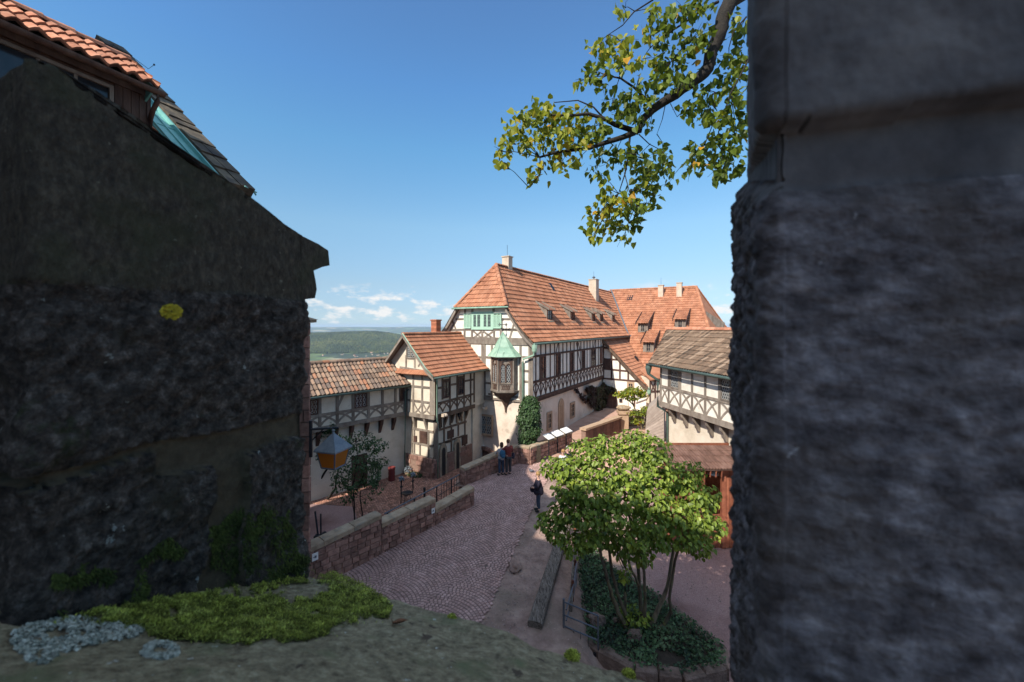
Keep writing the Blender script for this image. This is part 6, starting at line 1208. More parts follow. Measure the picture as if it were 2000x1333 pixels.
pd = ground_at(1052, 998); ro, T, at, s = person('blond woman in a dark quilted jacket and jeans standing alone on the cobbles', pd, face_dir(-.9, -.15), 1.64, dict(ell=(-.20, .10, 1.14), hal=(-.08, .26, 1.12), elr=(.20, .1, 1.14), har=(.08, .26, 1.10), hd1=(0, .05, 1.68)), None, 'navy', 'denim', 'hair_blond', 'short', coat=.26)
mb = MB(); c = at+T((.1, .26, .98)); mb.blob(c, (.12, .07, .15), 3, 7, .1); mb.tube([c, at+T((.12, .1, 1.42)), at+T((-.1, -.08, 1.4))], .012, 5); tag(mb.build('handbag', M['navy'], smooth=True), 'dark blue handbag held in front by the blond woman', 'bag')
for px, Y_, lab, tm, hm, H in ((1109, 20.9, 'grey-haired man in a dark jacket half hidden behind the top of the green tree', 'navy', 'hair_grey', 1.78), (1100, 20.5, 'fair-haired person in a white top half hidden behind the green tree', 'cloth_white', 'hair_blond', 1.68)):
    x = (px-1000)/F*Y_; z = gz(x, Y_); zz = (HZ-(873 if px > 1105 else 880))*Y_/F-H; mb = None
    person(lab, (x, Y_, z), face_dir(-.3, -1), max(1.5, min(1.9, zz+H-z)), {}, None, tm, 'trouser', hm)
pb = ground_at(1038, 924); mb = MB(); mb.blob(pb+V((0, 0, .11)), (.12, .07, .07), 2, 7, .1); mb.blob(pb+V((-.11, 0, .2)), (.04, .035, .04), 2, 6, 0); mb.tube([pb+V((-.07, 0, .14)), pb+V((-.1, 0, .19))], [.045, .03], 6); mb.hexa([pb+V((.09, -.03, .1)), pb+V((.09, .03, .1)), pb+V((.2, .02, .08)), pb+V((.2, -.02, .08))], [pb+V((.09, -.03, .13)), pb+V((.09, .03, .13)), pb+V((.2, .02, .1)), pb+V((.2, -.02, .1))]); mb.tube([pb+V((-.14, 0, .2)), pb+V((-.18, 0, .19))], [.01, .003], 5)
for y in (-.025, .025): mb.tube([pb+V((0, y, .07)), pb+V((0, y, 0))], .006, 4)
tag(mb.build('pigeon', M['pigeon'], smooth=True), 'dark pigeon walking on the cobbles near the planter wall', 'bird')
# floodlights
for px, py, fr, lab in ((866, 811, KS, 'small pale floodlight on a short arm on the side of the gatehouse'), (931, 786, GF, 'pale floodlight on the ledge at the left foot of the gable'), (948, 797, GF, 'pale floodlight on the ledge above the lattice window')):
    a, z = fr.az(px, py, .2); mb = MB(); mb.tint = .8; fbox(mb, fr, a-.14, a+.14, z-.08, z+.08, .15, .36); mb.blob(fr.pt(a, z, .4), (.1, .1, .08), 1, 6, 0); mb.tube([fr.pt(a, z, .2), fr.pt(a, z-.12, 0)], .02, 5); tag(mb.build('floodlight', M['chimney']), lab, 'floodlight', 'floodlights on the facades')
# ================================================================ battlement we look through
e1 = V((.9171, -.3987, 0)); sd_ = V((.3987, .9171, 0)); Fp = V((-.62, 1.24, 0)); TH = .571
def side_tz(px, py):         # pixel -> (depth inwards from outer edge, z) on the left merlon's side face
    n = e1; r = ray(px, py); k = Fp.dot(n)/r.dot(n); p = r*k; return ((Fp-p).dot(sd_), p.z)
tops = [side_tz(x, y) for x, y in ((640, 492), (600, 466), (560, 441), (520, 408), (475, 374), (410, 335), (345, 287), (285, 243), (230, 205), (180, 172), (125, 140), (90, 121), (62, 113))]
def ztop(t):
    if t <= tops[0][0]: return tops[0][1]
    for (a, za), (b, zb) in zip(tops, tops[1:]):
        if t <= b: return za+(zb-za)*(t-a)/(b-a)
    return tops[-1][1]-.35*(t-tops[-1][0])
def fbm(p, o=5, lac=2.1, g=.5):
    a, s = 1, 0
    for _ in range(o): s += a*noise.noise(p); p = p*lac+V((7.1, 3.3, 5.5)); a *= g
    return s
bw_ = thing('battlement', 'dark mossy stone battlement in the foreground with a deep gap between two blocks', 'battlement', (0, .8, -2))
def merlon(name, path, zt_f, z0, cls, disp, rows, mats):
    """path: list of (point, normal, t); cls(t,z)->material; disp(t,z,p)->offset"""
    vs, fs, ms = [], [], []; nc = len(path)
    for j in range(rows+1):
        for i, (p, n, t) in enumerate(path):
            zt_ = zt_f(t); z = z0+(zt_-z0)*j/rows; q = V((p.x, p.y, z)); d = disp(t, z, q); vs.append(q+n*d)
    for j in range(rows):
        for i in range(nc-1):
            fs.append((j*nc+i, j*nc+i+1, (j+1)*nc+i+1, (j+1)*nc+i)); t = path[i][2]; zz = z0+(zt_f(t)-z0)*(j+.5)/rows; ms.append(cls(t, zz, vs[j*nc+i]))
    c = sum((V(vs[rows*nc+i]) for i in range(nc)), V((0, 0, 0)))/nc; k = len(vs)
    n_ = MB(); n_.v = [tuple(v) for v in vs]; n_.f = fs; n_.m = ms; n_.t = [.5]*len(vs)
    # close the top towards the back edge
    b0 = rows*nc; half = nc//2
    for i in range(half-1): n_.f.append((b0+i, b0+i+1, b0+nc-2-i, b0+nc-1-i)); n_.m.append(0)
    return n_.build(name, mats, bw_, smooth=True)
Np = Fp-sd_*TH
# --- left merlon
path = []
for i in range(24): path.append((Np-e1*(1.5*(1-i/24)**1.6+.012), -sd_, TH+.02))
for a in range(5): an = a/4*math.pi/2; n = (-sd_*math.cos(an)+e1*math.sin(an)); path.append((Np+sd_*.012-e1*.012+n*.012, n, TH))
for i in range(1, 170): t = TH-.015-(TH-.03)*i/170; path.append((Fp-sd_*t, e1, t))
for a in range(5): an = a/4*math.pi/2; n = (e1*math.cos(an)+sd_*math.sin(an)); path.append((Fp-sd_*.012-e1*.012+n*.012, n, .005))
for i in range(1, 10): path.append((Fp-e1*(.012+1.5*i/9), sd_, 0))
def blockmask(t, z):         # 0 stone row, 1 mortar, 2 cap
    w_ = .012*noise.noise(V((t*6, z*6, 2)))
    if z > .078+w_*.5: return 2
    if -.262+w_*2 > z > -.335+w_*2+.05*(t > .38): return 1
    if z < -.3 and abs(t-.235-w_*3+.05*(z+.5)) < .05*(1+.5*noise.noise(V((z*7, 0, 3)))): return 1
    return 0
def dispL(t, z, p):
    m = blockmask(t, z); q = V((p.x*1, p.y, p.z))
    if m == 2:
        d = .004*fbm(q*14, 4)+.002*noise.noise(q*70)
        o = 0
        return d+o*(1 if t < .012 else .0)
    if m == 1: return -.016+.004*fbm(q*20, 3)
    c_ = noise.cell_vector(q*26+V((noise.noise(q*9), 0, 0))).x
    return .002+.022*fbm(q*7, 6, 2.2, .62)+.005*abs(noise.noise(q*55))+.003*noise.noise(q*130)
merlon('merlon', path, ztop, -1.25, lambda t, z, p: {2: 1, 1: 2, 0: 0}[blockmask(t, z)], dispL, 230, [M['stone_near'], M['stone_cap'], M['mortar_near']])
# --- overhanging tip of the coping
mb = MB(); tp = [(-.02, .271), (.0, .266), (.04, .256), (.077, .243), (.083, .196), (.055, .187), (.022, .172), (.028, .145), (.034, .115), (.028, .088), (-.02, .080)]
prv = None
for k in range(14):
    off = -e1*(-.001+k*.11) ; lp = [Fp+off+sd_*(a_+.004*noise.noise(V((k, a_*40, z_*40))))+V((0, 0, z_+.002*noise.noise(V((k, 3, a_*60))))) for a_, z_ in tp]
    if prv: mb.hexa(prv, lp)
    prv = lp
mb.build('coping_drip', M['stone_cap'], bw_)
# --- right merlon
mat('stone_right_cap', [(.06, .054, .055), (.10, .09, .09), (.15, .135, .13)], 9, .5, 60, tint=0, bdist=.003, detail=10)
Gp = V((.426, .793, 0)); Gi = V((.293, .48, 0)); e2 = V((.964, -.267, 0)); n2 = V((-e2.y, e2.x, 0))*-1; sdr = (Gp-Gi).normalized(); nsd = V((-sdr.y, sdr.x, 0)); L2 = (Gp-Gi).length
path = []
for i in range(10): path.append((Gp+e1*(1.2*(1-i/10)), sd_, -1))
for i in range(0, 110): t = (L2-.022)*i/110; path.append((Gp-sdr*t, nsd, t))
RC = .022
for a in range(24): an = a/23*math.pi/2; n = (nsd*math.cos(an)+n2*math.sin(an)); path.append((Gi-nsd*RC-n2*RC+n*RC, n, L2))
for i in range(1, 150): path.append((Gi+e2*(.022+.26*i/150), n2, L2+.01+.26*i/150))
for i in range(1, 14): path.append((Gi+e2*(.282+.1*i), n2, L2+.3+.1*i))
def dispR(t, z, p):
    q = V((p.x, p.y, p.z)); f_ = min(1, max(0, t)/L2); zl = .275-.11*f_; j = zl+.012+.058*f_+.004*noise.noise(q*9)
    up = -.026*(1-f_*.75) if z > zl else 0
    if t > L2: up = 0
    if z > j: k_ = min(1, (z-j)/.012); return up+.010*f_*(1-(1-k_)**2)+.003*fbm(q*16, 4)+.0012*noise.noise(q*110)
    if z > zl: return up-.022*f_+.002*fbm(q*22, 3)
    s = .0045 if t > L2*.8 else .008
    sh_ = max(0, 1-(zl-z)/.05)
    return s*fbm(V((q.x*24, q.y*24, q.z*40)), 5, 2.1, .62)+.0012*abs(noise.noise(q*90))-.022*sh_*sh_+.008*noise.noise(V((3, z*6, t*4)))
merlon('merlon', path, lambda t: .9, -1.25, lambda t, z, p: 0 if z < .16 else 1, dispR, 520, [M['stone_right'], M['stone_right_cap']])
# --- sill
SL = .239/TH
def sillz(t): return -.755+SL*t
def sill_at(px, py, lift=0):
    r = ray(px, py); k = (-.755+SL*Fp.dot(sd_)+lift)/(r.z+SL*r.dot(sd_)); return r*k
vs = []; fs = []; nw, ntt = 230, 130
for j in range(ntt+1):
    for i in range(nw+1):
        w_ = -.95+2.3*i/nw; te = -.02-.045*sst(.02, .25, w_); t = te+(.68-te)*j/ntt; q = Fp+e1*w_-sd_*t; z = sillz(t); d = .006*fbm(V((q.x*9, q.y*9, 1)), 5)+.0015*noise.noise(V((q.x*80, q.y*80, 1)))
        ed = max(0, .025-(t-te)); z -= ed*ed*22; ed2 = max(0, t-.655); z -= ed2*ed2*30
        q = q+sd_*.012*fbm(V((w_*7, 3, t*4)), 4)*(1 if t < te+.06 else 0); vs.append((q.x, q.y, z+d))
for j in range(ntt):
    for i in range(nw): a = j*(nw+1)+i; fs.append((a, a+1, a+nw+2, a+nw+1))
mb = MB(); mb.add(vs, fs); n0 = len(mb.v)
for i in range(nw+1): x, y, z = vs[i]; mb.v.append((x, y, -1.0)); mb.t.append(.5); x, y, z = vs[ntt*(nw+1)+i]; mb.v.append((x, y, -1.0)); mb.t.append(.5)
for i in range(nw): mb.f.append((i+1, i, n0+2*i, n0+2*i+2)); mb.m.append(0); a = ntt*(nw+1)+i; mb.f.append((a, a+1, n0+2*i+3, n0+2*i+1)); mb.m.append(0)
mb.build('sill', M['stone_sill'], bw_, smooth=True)
mb = MB(); A_ = Fp-e1*8; B_ = Fp+e1*9; mb.hexa([p+V((0, 0, -9.5)) for p in (A_-sd_*.05, B_-sd_*.05, B_-sd_*TH, A_-sd_*TH)], [p+V((0, 0, -.95)) for p in (A_-sd_*.05, B_-sd_*.05, B_-sd_*TH, A_-sd_*TH)]); mb.build('wall_body', M['rock'], bw_)
# --- moss, lichen, dead leaves
r = random.Random(9)
MP = [(95, 1222), (200, 1192), (330, 1172), (480, 1150), (560, 1135), (602, 1128), (655, 1122), (700, 1140), (735, 1160), (766, 1186), (758, 1208), (735, 1206), (700, 1214), (650, 1222), (640, 1240), (560, 1255), (520, 1250), (480, 1262), (400, 1252), (330, 1250), (290, 1240), (262, 1226), (200, 1220), (140, 1212)]
mb = MB(); mb2 = MB()
def mossy(px, py, soft=False):
    if not inside((px, py), MP): return False
    if noise.noise(V((px*.022, py*.05, 11))) > .42: return False
    v = noise.noise(V((px*.012, py*.03, 1))); 
    if 430 < px < 640 and 1140 < py < 1172 and v > -.12: return v > .28
    return True
def blade(mb, p, d, L, w_, nn):
    s = d.cross(nn).normalized()*w_; m_ = p+d*L*.6; mb.add([p-s, p+s, m_+s*.8+nn*.0, m_-s*.8, p+d*L+nn*(-.25*L)], [(0, 1, 2, 3), (3, 2, 4)])
un = (V((0, 0, 1))+sd_*SL).normalized(); n = 0
while n < 62000:
    px, py = r.uniform(90, 770), r.uniform(1118, 1266); jx = 9*noise.noise(V((px*.05, py*.05, 3)))+5*noise.noise(V((px*.2, py*.2, 7)))
    if not mossy(px+jx, py+jx) and not (r.random() < .035 and mossy(px+jx+r.gauss(0, 22), py+r.gauss(0, 9))): continue
    p = sill_at(px, py); Y = p.y
    if r.random() > (Y/.95)**2*1.0: continue
    hgt = .002+.010*max(0, noise.noise(V((p.x*30, p.y*30, 5)))+.3); p = p+un*(.002+hgt*r.random()*.9); d = (un*.6+rv(r)*.75).normalized(); mb.tint = min(1, max(0, .08+hgt*38+r.gauss(0, .22))); blade(mb, p, d, r.uniform(.0035, .0085), .0009, un); n += 1
# mossy under-mat
step = .006
for i in range(240):
    for j in range(100):
        w_ = -.35+i*step; t = -.01+j*step; q = Fp+e1*w_-sd_*t; q.z = sillz(t)
        if q.y < .1: continue
        px, py = CX+F*q.x/q.y, HZ-F*q.z/q.y
        if not mossy(px, py): continue
        g4 = []
        for a, b in ((0, 0), (1, 0), (1, 1), (0, 1)):
            c = Fp+e1*(w_+a*step)-sd_*(t+b*step); h = .000+.007*max(0, noise.noise(V((c.x*30, c.y*30, 5)))+.2); g4.append(V((c.x, c.y, sillz(t+b*step)+h)))
        mb.tint = 0; mb.poly(g4)
mb.build('moss', M['moss'], org=(-.5, .9, -.8), kind='stuff', label='bright green moss carpet on the stone sill in the foreground', category='moss')
for cx_, cy_, rx, lab in ((1118, 1284, 26, 'round tuft of green moss at the outer edge of the sill, above the metal gate'), (1228, 1320, 20, 'small moss tuft at the bottom right end of the sill edge'), (882, 1209, 14, 'flat greenish moss tuft on the sill edge above the cobbles')):
    mb = MB(); c = sill_at(cx_, cy_); s = rx*.62/F*c.y; mb.blob(c, (s*.85, s*.8, s*.45), 2, 8, .2)
    for _ in range(900): d = rv(r).normalized(); d.z = abs(d.z); q0_ = r.uniform(.5, 1.15); p = c+V((d.x*s*.8*q0_, d.y*s*.8*q0_, d.z*s*.5)); mb.tint = r.random(); blade(mb, p, (d+rv(r)*.5).normalized(), r.uniform(.004, .010), .0008, d)
    tag(mb.build('moss_tuft', M['moss']), lab, 'moss tuft', 'moss tufts on the sill edge')
mb = MB(); n = 0; DP = [(75, 1205), (70, 1150), (140, 1120), (270, 1080), (340, 1050), (420, 1030), (450, 1000), (520, 985), (590, 1000), (597, 1120), (400, 1150), (220, 1180)]
while n < 4200:
    px, py = r.uniform(70, 598), r.uniform(980, 1205)
    if not inside((px+34*noise.noise(V((px*.03, py*.03, 31))), py+60*noise.noise(V((px*.035, py*.02, 5)))-8), DP): continue
    dn_ = noise.noise(V((px*.02, py*.02, 8)))+(.35 if px > 420 else -.05)
    if dn_ < .08+r.random()*.6: continue
    t, z = side_tz(px, py); q = Fp-sd_*t; p = V((q.x, q.y, z))+e1*(dispL(t, z, V((q.x, q.y, z)))+.002); mb.tint = min(1, max(0, r.gauss(.5, .25))); blade(mb, p, (e1*.5+V((0, 0, -.8))+rv(r)*.5).normalized(), r.uniform(.008, .018), .0013, e1); n += 1
mb.build('hanging_moss', M['moss_dark'], org=(-.7, .9, -.8), kind='stuff', label='dark green moss hanging on the foot of the left stone block', category='moss')
LP = [(20, 1240), (60, 1218), (140, 1206), (200, 1212), (285, 1226), (262, 1246), (170, 1262), (110, 1280), (95, 1300), (60, 1298), (35, 1270)]
mb = MB(); n = 0
while n < 9000:
    px, py = r.uniform(15, 290), r.uniform(1200, 1305)
    if not inside((px+14*noise.noise(V((px*.07, py*.1, 2))), py+8*noise.noise(V((px*.1, py*.1, 6)))), LP) or noise.noise(V((px*.06, py*.09, 4))) < -.3 or ((px-110)/26)**2+((py-1240)/9)**2 < 1: continue
    p = sill_at(px, py)+un*r.uniform(.0005, .0035); mb.tint = r.random(); d = (un*2.2+rv(r)).normalized(); s = r.uniform(.0014, .0032); u = d.cross(V((.3, 1, .2))).normalized()*s; v = u.cross(d).normalized()*s; mb.add([p+u, p+u*.6+v*.8, p-u*.5+v, p-u+un*.001, p-u*.5-v, p+u*.6-v*.8], [(0, 1, 2, 3), (0, 3, 4, 5)]); n += 1
tag(mb.build('lichen', M['lichen']), 'large ruffled blue-grey lichen patch at the left end of the sill', 'lichen', 'lichens on the sill')
mb = MB()
for n in range(1500):
    a = r.uniform(0, 6.28); q_ = r.uniform(.35, 1)**.7; px, py = 312+36*q_*math.cos(a)*(1+.1*math.sin(3*a)), 1274+17*q_*math.sin(a); p = sill_at(px, py)+un*r.uniform(0, .005); mb.tint = r.random(); d = (un*.7+rv(r)).normalized(); s = r.uniform(.002, .004); u = d.cross(V((.3, 1, .2))).normalized()*s; v = u.cross(d).normalized()*s; mb.add([p+u, p+v, p-u, p-v], [(0, 1, 2, 3)])
tag(mb.build('lichen', M['lichen']), 'small round pale lichen rosette on the sill below the moss', 'lichen', 'lichens on the sill')
mb = MB(); t, z = side_tz(328, 610); q = Fp-sd_*t; c = V((q.x, q.y, z))+e1*(dispL(t, z, V((q.x, q.y, z)))+.003)
for n in range(260): a = r.uniform(0, 6.28); k = r.random()**.5; p = c+sd_*(.021*k*math.cos(a))+V((0, 0, .017*k*math.sin(a)))+e1*r.uniform(0, .006); s = .0028; mb.tint = r.random(); u = (sd_+rv(r)*.3).normalized()*s; v = (V((0, 0, 1))+rv(r)*.3).normalized()*s; mb.add([p+u, p+v, p-u, p-v], [(0, 1, 2, 3)])
tag(mb.build('lichen', M['lichen_yellow']), 'yellow lichen spot on the dark left stone block', 'lichen')
M_ = mat('dry_leaf', [(.16, .07, .035), (.26, .12, .06)], 30, .3, 80, tint=.2)
for cx_, cy_, L_, lab in ((778, 1222, .034, 'dry curled orange-brown leaf lying on the sill right of the moss'), (187, 1176, .014, 'tiny reddish dead leaf at the foot of the left stone block')):
    c = sill_at(cx_, cy_)+un*.004; mb = MB(); pv = None; dd = (V((1, .25, 0))).normalized(); ww = dd.cross(un).normalized()
    for k in range(9):
        f_ = k/8; w_ = L_*.30*math.sin(math.pi*min(.96, max(.06, f_))); base = c+dd*(f_-.5)*L_*1.15+un*(.1*L_*(abs(f_-.45)*2)**2+(.25*L_ if k == 0 else 0)); row = [base+ww*w_*math.cos(a)+un*w_*.7*abs(math.cos(a)) for a in (0, .9, 1.57, 2.2, 3.14)]
        if pv: mb.add(pv+row, [(m_, m_+1, 6+m_, 5+m_) for m_ in range(4)])
        pv = row
    o = mb.build('dead_leaf', M_, smooth=True); tag(o, lab, 'leaf', 'dead leaves on the sill'); so_ = o.modifiers.new('s', 'SOLIDIFY'); so_.thickness = .0008
# ================================================================ near building on the left
dl = V((.39, .921, 0)).normalized(); pq = V((.921, -.39, 0)).normalized(); V0 = V((-5.96, 9, 3.07)); TS_ = .867
nb_ = thing('dormered_building', 'building at upper left with wooden dormer, curved orange tiles and turquoise copper flashing', 'house', (-8, 5, -9))
def rp2(a, k, n=0): return V0+dl*a-pq*k+V((0, 0, TS_*k))+(V((0, 0, 1))+pq*TS_).normalized()*n
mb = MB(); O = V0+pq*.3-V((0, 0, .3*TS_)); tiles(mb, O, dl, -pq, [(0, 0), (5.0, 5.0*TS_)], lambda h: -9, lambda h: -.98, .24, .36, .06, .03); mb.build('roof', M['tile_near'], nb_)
mb = MB(); mb.poly([rp2(-16, 4.55, -.05), rp2(.0, 4.55, -.05), V0+dl*0-pq*9.6, V0-dl*16-pq*9.6]); mb.poly([rp2(-16, -.3, -.03), rp2(-.3, -.3, -.03), rp2(-.3, 4.55, -.03), rp2(-16, 4.55, -.03)]); mb.build('rear_roof', M['tile_near'], nb_)
mb = MB(); mb.tint = .5
for a0, a1, n_ in ((-1.0, -.52, .05), (-.98, -.94, .10), (-.74, -.71, .08), (-.56, -.52, .13)): mb.hexa([rp2(a0, -.3, 0), rp2(a1, -.3, 0), rp2(a1, 4.55, 0), rp2(a0, 4.55, 0)], [rp2(a0, -.3, n_), rp2(a1, -.3, n_), rp2(a1, 4.55, n_), rp2(a0, 4.55, n_)])
for k in range(4): mb.hexa([rp2(-.98, k*1.4, .05), rp2(-.54, k*1.4, .05), rp2(-.54, k*1.4+.03, .05), rp2(-.98, k*1.4+.03, .05)], [rp2(-.98, k*1.4, .066), rp2(-.54, k*1.4, .066), rp2(-.54, k*1.4+.03, .066), rp2(-.98, k*1.4+.03, .066)])
mb.build('copper_flashing', M['copper_near'], nb_)
mb = MB(); k = -.3; rs_ = random.Random(2)
while k < 4.5:
    L_ = rs_.uniform(.25, .5)
    for a0, a1 in ((-.5, -.27), (-.26, .04)): mb.tint = rs_.random(); n_ = .16+rs_.uniform(-.01, .012); mb.hexa([rp2(a0, k+.012, -.1), rp2(a1, k+.012, -.1), rp2(a1, k+L_, -.1), rp2(a0, k+L_, -.1)], [rp2(a0, k+.012, n_+.03), rp2(a1, k+.012, n_+.03), rp2(a1, k+L_, n_), rp2(a0, k+L_, n_)])
    k += L_
mb.build('stone_verge', M['slate'], nb_)
mb = MB(); mb.tube([rp2(0.05, .05, .05), rp2(.12, -.12, .1), rp2(.2, -.2, .02)], .018, 6); mb.tube([rp2(-.2, -.3, .2), rp2(.16, -.22, .1)], .015, 6); mb.build('gutter_hook', M['copper_near'], nb_)
mb = MB(); mb.tube([rp2(-.4, 4.5, .2), rp2(-.2, 4.3, .26), rp2(.1, 3.9, .24), rp2(.26, 4.05, .36)], .007, 5); mb.blob(rp2(.26, 4.05, .36), (.025, .025, .025), 1, 4, 0); mb.build('lightning_wire', M['iron'], nb_)
mb = MB(); q4 = [V0-pq*.2+dl*-.4, V0-pq*.2-dl*16, V0-pq*9.3-dl*16, V0-pq*9.3+dl*-.4]; mb.hexa([V((p.x, p.y, -9.5)) for p in q4], [V((p.x, p.y, 3.0)) for p in q4]); mb.hexa([rp2(-.4, 0, -.3), V0-pq*9.2-dl*.4, V0-pq*9.2-dl*.5, rp2(-.5, 0, -.3)], [rp2(-.4, 4.6, -.3), rp2(-.4, 4.65, -.3), rp2(-.5, 4.65, -.3), rp2(-.5, 4.6, -.3)]); mb.build('wall', M['plaster'], nb_)
# dormer
dm = MB(); DFm = Fr(V0-pq*.47, -dl, pq)    # a counted backwards from verge
dm.tint = .5; fbox(dm, DFm, 1.5, 8, 3.2, 4.5, -1.6, 0); dmo = dm.build('dormer', M['near_wood'], nb_)
mb = MB(); rs_ = random.Random(4)
for k in range(4): mb.tint = rs_.random(); fbox(mb, DFm, 1.5+k*.12, 1.61+k*.12, 3.2, 4.4, 0, .03)
for k in range(9): mb.tint = rs_.random(); fbox(mb, DFm, 3.45+k*.12, 3.56+k*.12, 3.2, 4.4, 0, .03)
mb.tint = .2; fbox(mb, DFm, 1.45, 8, 4.36, 4.52, 0, .06); fbox(mb, DFm, 1.44, 1.5, 3.2, 4.5, -.2, .05); mb.build('cladding', M['near_wood'], dmo)
wn = window(dmo, DFm, 2.05, 3.35, 3.45, 4.24, 0, .06, 'timber_grey', False, 2, 0, proud=.05)
mb = MB(); eO = V0-pq*.12+V((0, 0, 4.46-3.07)); 
tiles(mb, eO-dl*9, dl, -pq, [(0, 0), (1.05, .79)], lambda h: 0, lambda h: 9-1.46, .235, .34, .075, .035, rnd=random.Random(8)); mb.build('roof', M['tile_near'], dmo)
mb = MB(); mb.tint = .4; ridge(mb, eO-dl*1.46-pq*1.07+V((0, 0, .82)), eO-dl*9-pq*1.07+V((0, 0, .82)), .12, .4); mb.build('ridge_tiles', M['tile_near'], dmo)
mb = MB(); a_, b_ = eO-dl*1.5, eO-dl*9; mb.poly([a_-pq*1.07+V((0, 0, .77)), b_-pq*1.07+V((0, 0, .77)), b_-pq*3.2+V((0, 0, .9)), a_-pq*3.2+V((0, 0, .9))]); mb.hexa([a_, a_-pq*1.07+V((0, 0, .77)), a_-pq*2.2+V((0, 0, 1.0)), a_-pq*1+V((0, 0, -.6))], [p-dl*.03 for p in (a_, a_-pq*1.07+V((0, 0, .77)), a_-pq*2.2+V((0, 0, 1.0)), a_-pq*1+V((0, 0, -.6)))]); mb.build('rear_roof', M['copper_near'], dmo)
mb = MB(); g0, g1 = eO-dl*1.4+pq*.05+V((0, 0, -.07)), eO-dl*9+pq*.05+V((0, 0, -.07)); pv = None
for p in (g0, g1):
    row = [p+pq*.075*math.cos(a)+V((0, 0, .075*math.sin(a))) for a in [math.pi+math.pi*k/8 for k in range(9)]]+[p+pq*.065*math.cos(a)+V((0, 0, .065*math.sin(a))) for a in [2*math.pi-math.pi*k/8 for k in range(9)]]
    if pv: mb.hexa(pv, row)
    pv = row
mb.build('gutter', M['near_wood'], dmo)
mb = MB(); g = g0-dl*.1; mb.tube([g+V((0, 0, -.05)), g+V((0, 0, -.18)), g-pq*.12+dl*-.02+V((0, 0, -.34)), DFm.pt(1.46, 3.95, .07), DFm.pt(1.46, 3.2, .07)], .042, 8); mb.build('downpipe', M['near_wood'], dmo, smooth=True)
# ---- keep behind the camera (casts the court's shade)
kb_ = thing('keep', 'tall stone keep with a steep roof rising behind the viewpoint', 'keep', (0, -7, -9)); e3 = V((.93, -.367, 0)).normalized(); s3 = V((.367, .93, 0)).normalized()
rA, rB = V((-13.5, -.1, 10.7)), V((-2.6, -4.44, 10.7))
def kp(p, b, z): return V((p.x-s3.x*b, p.y-s3.y*b, z))
mb = MB(); mb.hexa([kp(rA, -2.6, -9.5), kp(rB, -2.6, -9.5), kp(rB, 4, -9.5), kp(rA, 4, -9.5)], [kp(rA, -2.6, 7.3), kp(rB, -2.6, 7.3), kp(rB, 4, 7.3), kp(rA, 4, 7.3)]); mb.build('wall', M['rock'], kb_)
mb = MB(); mb.hexa([kp(rA, -3, 7.2), kp(rA, 4.4, 7.2), rA], [kp(rB, -3, 7.2), kp(rB, 4.4, 7.2), rB]); mb.build('roof', M['slate'], kb_)
mb = MB(); A2_, B2_ = Fp-e1*8-sd_*TH, Fp+e1*9-sd_*TH; mb.hexa([p+V((0, 0, -1.9)) for p in (A2_, B2_, B2_-sd_*2.6, A2_-sd_*2.6)], [p+V((0, 0, -1.7)) for p in (A2_, B2_, B2_-sd_*2.6, A2_-sd_*2.6)]); mb.build('walkway', M['rock'], org=(0, -2, -1.8), kind='structure')
sp_ = thing('steep_shadow_caster', 'unseen steep-gabled shadow caster added beyond the left edge of the view', 'tower', (-12.5, 8, -9)); ax_ = V((-12.5, 8.7, 13.6))  # unseen gabled tower, added to cast the diagonal shade on the gable front
mb = MB(); g_ = [ax_+pq*4.4+V((0, 0, -8.8)), ax_, ax_-pq*4.4+V((0, 0, -8.8))]; mb.hexa([p-dl*6 for p in g_], g_); mb.build('roof', M['slate'], sp_)
mb = MB(); q4 = [ax_+pq*4.2-dl*.2, ax_+pq*4.2-dl*5.8, ax_-pq*4.2-dl*5.8, ax_-pq*4.2-dl*.2]; mb.hexa([V((p.x, p.y, -9.5)) for p in q4], [V((p.x, p.y, 4.75)) for p in q4]); mb.build('wall', M['rock'], sp_)
# ================================================================ far country
def hz(x, y):
    rr_ = math.hypot(x, y); z = -9.6
    z += -160*sst(52, 520, rr_)
    th = math.atan2(x, y)
    n_ = fbm(V((x*.0012, y*.0012, 0)), 5)
    z += 14*n_*sst(300, 900, rr_)
    az = (th+.40)/.42
    z += (122*math.exp(-((rr_-3300)/620)**2)*(1/(1+math.exp((th+.235)/.028)) )*(.93+.09*math.cos((th+.35)*16))+6*fbm(V((x*.004, y*.004, 3)), 3)*sst(2400, 3000, rr_)*(1-sst(4200, 5200, rr_)))
    z += 55*math.exp(-((rr_-4300)/600)**2)*math.exp(-((th+.20)/.09)**2)
    z += (148+16*fbm(V((th*7, 2, 1)), 3))*sst(7500, 11500, rr_)
    return z
TA = [(-1.25+i*.02) for i in range(126)]; TRr = [48*(1.065**k) for k in range(92)]
mb = MB(); nA = len(TA)
for q_ in TRr:
    for th in TA: x, y = q_*math.sin(th), q_*math.cos(th); mb.v.append((x, y, hz(x, y))); mb.t.append(.5)
for j in range(len(TRr)-1):
    for i in range(nA-1): a = j*nA+i; mb.f.append((a, a+1, a+nA+1, a+nA)); mb.m.append(0)
mb.f.append(tuple(range(nA))); mb.m.append(0)
m = mat('country', [(.045, .06, .018), (.07, .10, .03), (.12, .16, .05)], .004, 0, tint=0, coords='Object', spots=[(.0016, .55, .6, (.36, .30, .19), 2), (.0024, .56, .6, (.16, .24, .075), 6), (.003, .5, .56, (.03, .045, .022), 8)])
mb.build('hills', m, smooth=True, org=(0, 0, 0), kind='structure')
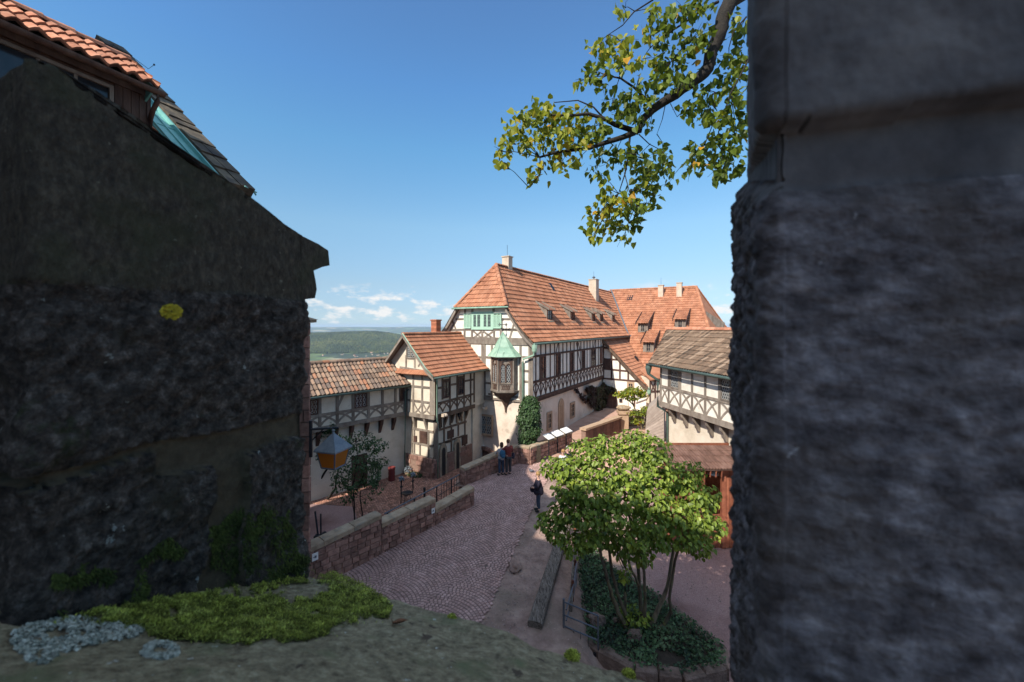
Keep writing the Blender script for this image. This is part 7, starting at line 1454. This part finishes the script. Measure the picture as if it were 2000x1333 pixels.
# flatter sheet under the castle out to the slope
mb = MB(); mb.poly([(60*math.cos(k*.26), 60*math.sin(k*.26), -9.7) for k in range(24)]); mb.build('castle_ground', M['dirt'], org=(0, 0, -9.7), kind='structure')
r = random.Random(77); mb = MB(); n = 0
while n < 15000:
    th = r.uniform(-.50, -.10); q_ = r.uniform(2450, 3700); x, y = q_*math.sin(th), q_*math.cos(th); z = hz(x, y)
    if z < -150 and noise.noise(V((x*.005, y*.005, 6))) < .1: continue
    if q_ > 3450: continue
    s = r.uniform(5, 9); mb.tint = r.random(); c = V((x, y, z)); top_ = c+V((0, 0, s*1.5))
    rg = [c+V((s*.75*math.cos(k*1.047+n)*r.uniform(.8, 1.2), s*.75*math.sin(k*1.047+n), s*r.uniform(.45, .8))) for k in range(6)]; r0 = [c+V((s*.5*math.cos(k*1.047+n), s*.5*math.sin(k*1.047+n), -1)) for k in range(6)]
    mb.add(r0+rg+[top_], [(k, (k+1) % 6, 6+(k+1) % 6, 6+k) for k in range(6)]+[(6+k, 6+(k+1) % 6, 12) for k in range(6)]); n += 1
m = mat('forest', [(.016, .026, .008), (.035, .048, .013), (.075, .082, .024)], .006, 0, tint=.3, tcols=[(.8, .9, .8), (1, 1, .9), (1.0, 1.1, .9), (1.3, 1.15, .8)])
mb.build('forest', m, org=(-1200, 3000, -170), kind='stuff', label='dark wooded hill beyond the valley seen over the gallery roof', category='forest')
for i in range(30):
    px = r.uniform(606, 760); py = r.uniform(684, 701); Yv = 2150+ (701-py)*22; x = (px-1000)/F*Yv; z = hz(x, Yv); mb = MB(); a_ = r.uniform(0, 3); w_, l_, h_ = r.uniform(2.5, 4), r.uniform(4, 7), r.uniform(3, 4); u = V((math.cos(a_), math.sin(a_), 0)); v = V((-u.y, u.x, 0)); c = V((x, Yv, z-2))
    bb = [c-u*l_-v*w_, c+u*l_-v*w_, c+u*l_+v*w_, c-u*l_+v*w_]; mb.hexa(bb, [p+V((0, 0, h_+2)) for p in bb]); t = mb.build('village_house', M['chimney']); tag(t, 'tiny pale house in the village in the valley far beyond the castle', 'house', 'village houses in the valley')
    mb = MB(); e0, e1_ = [p+V((0, 0, h_+2)) for p in bb], None; r1, r2 = c-u*l_+V((0, 0, h_+5)), c+u*l_+V((0, 0, h_+5)); mb.hexa([e0[0], e0[3], r1], [e0[1], e0[2], r2]); mb.tint = r.random(); mb.build('roof', M['slate'] if i % 3 else M['tile_orange'], t)
# ================================================================ air
hb = MB(); hb.cbox(-9000, 9000, -60, 15500, -260, 45); hm = bpy.data.materials.new('air'); hm.use_nodes = True; hn = hm.node_tree; hn.nodes.clear(); ho_ = hn.nodes.new('ShaderNodeOutputMaterial'); pv_ = hn.nodes.new('ShaderNodeVolumePrincipled')
pv_.inputs['Color'].default_value = (.62, .78, 1, 1); pv_.inputs['Density'].default_value = 6e-5; pv_.inputs['Anisotropy'].default_value = 0
hn.links.new(pv_.outputs[0], ho_.inputs['Volume']); hb.build('haze', hm, org=(0, 0, -260), kind='stuff', label='pale blue haze over the far hills', category='haze')
for o in bpy.data.objects:
    if '_o' in o: del o['_o']
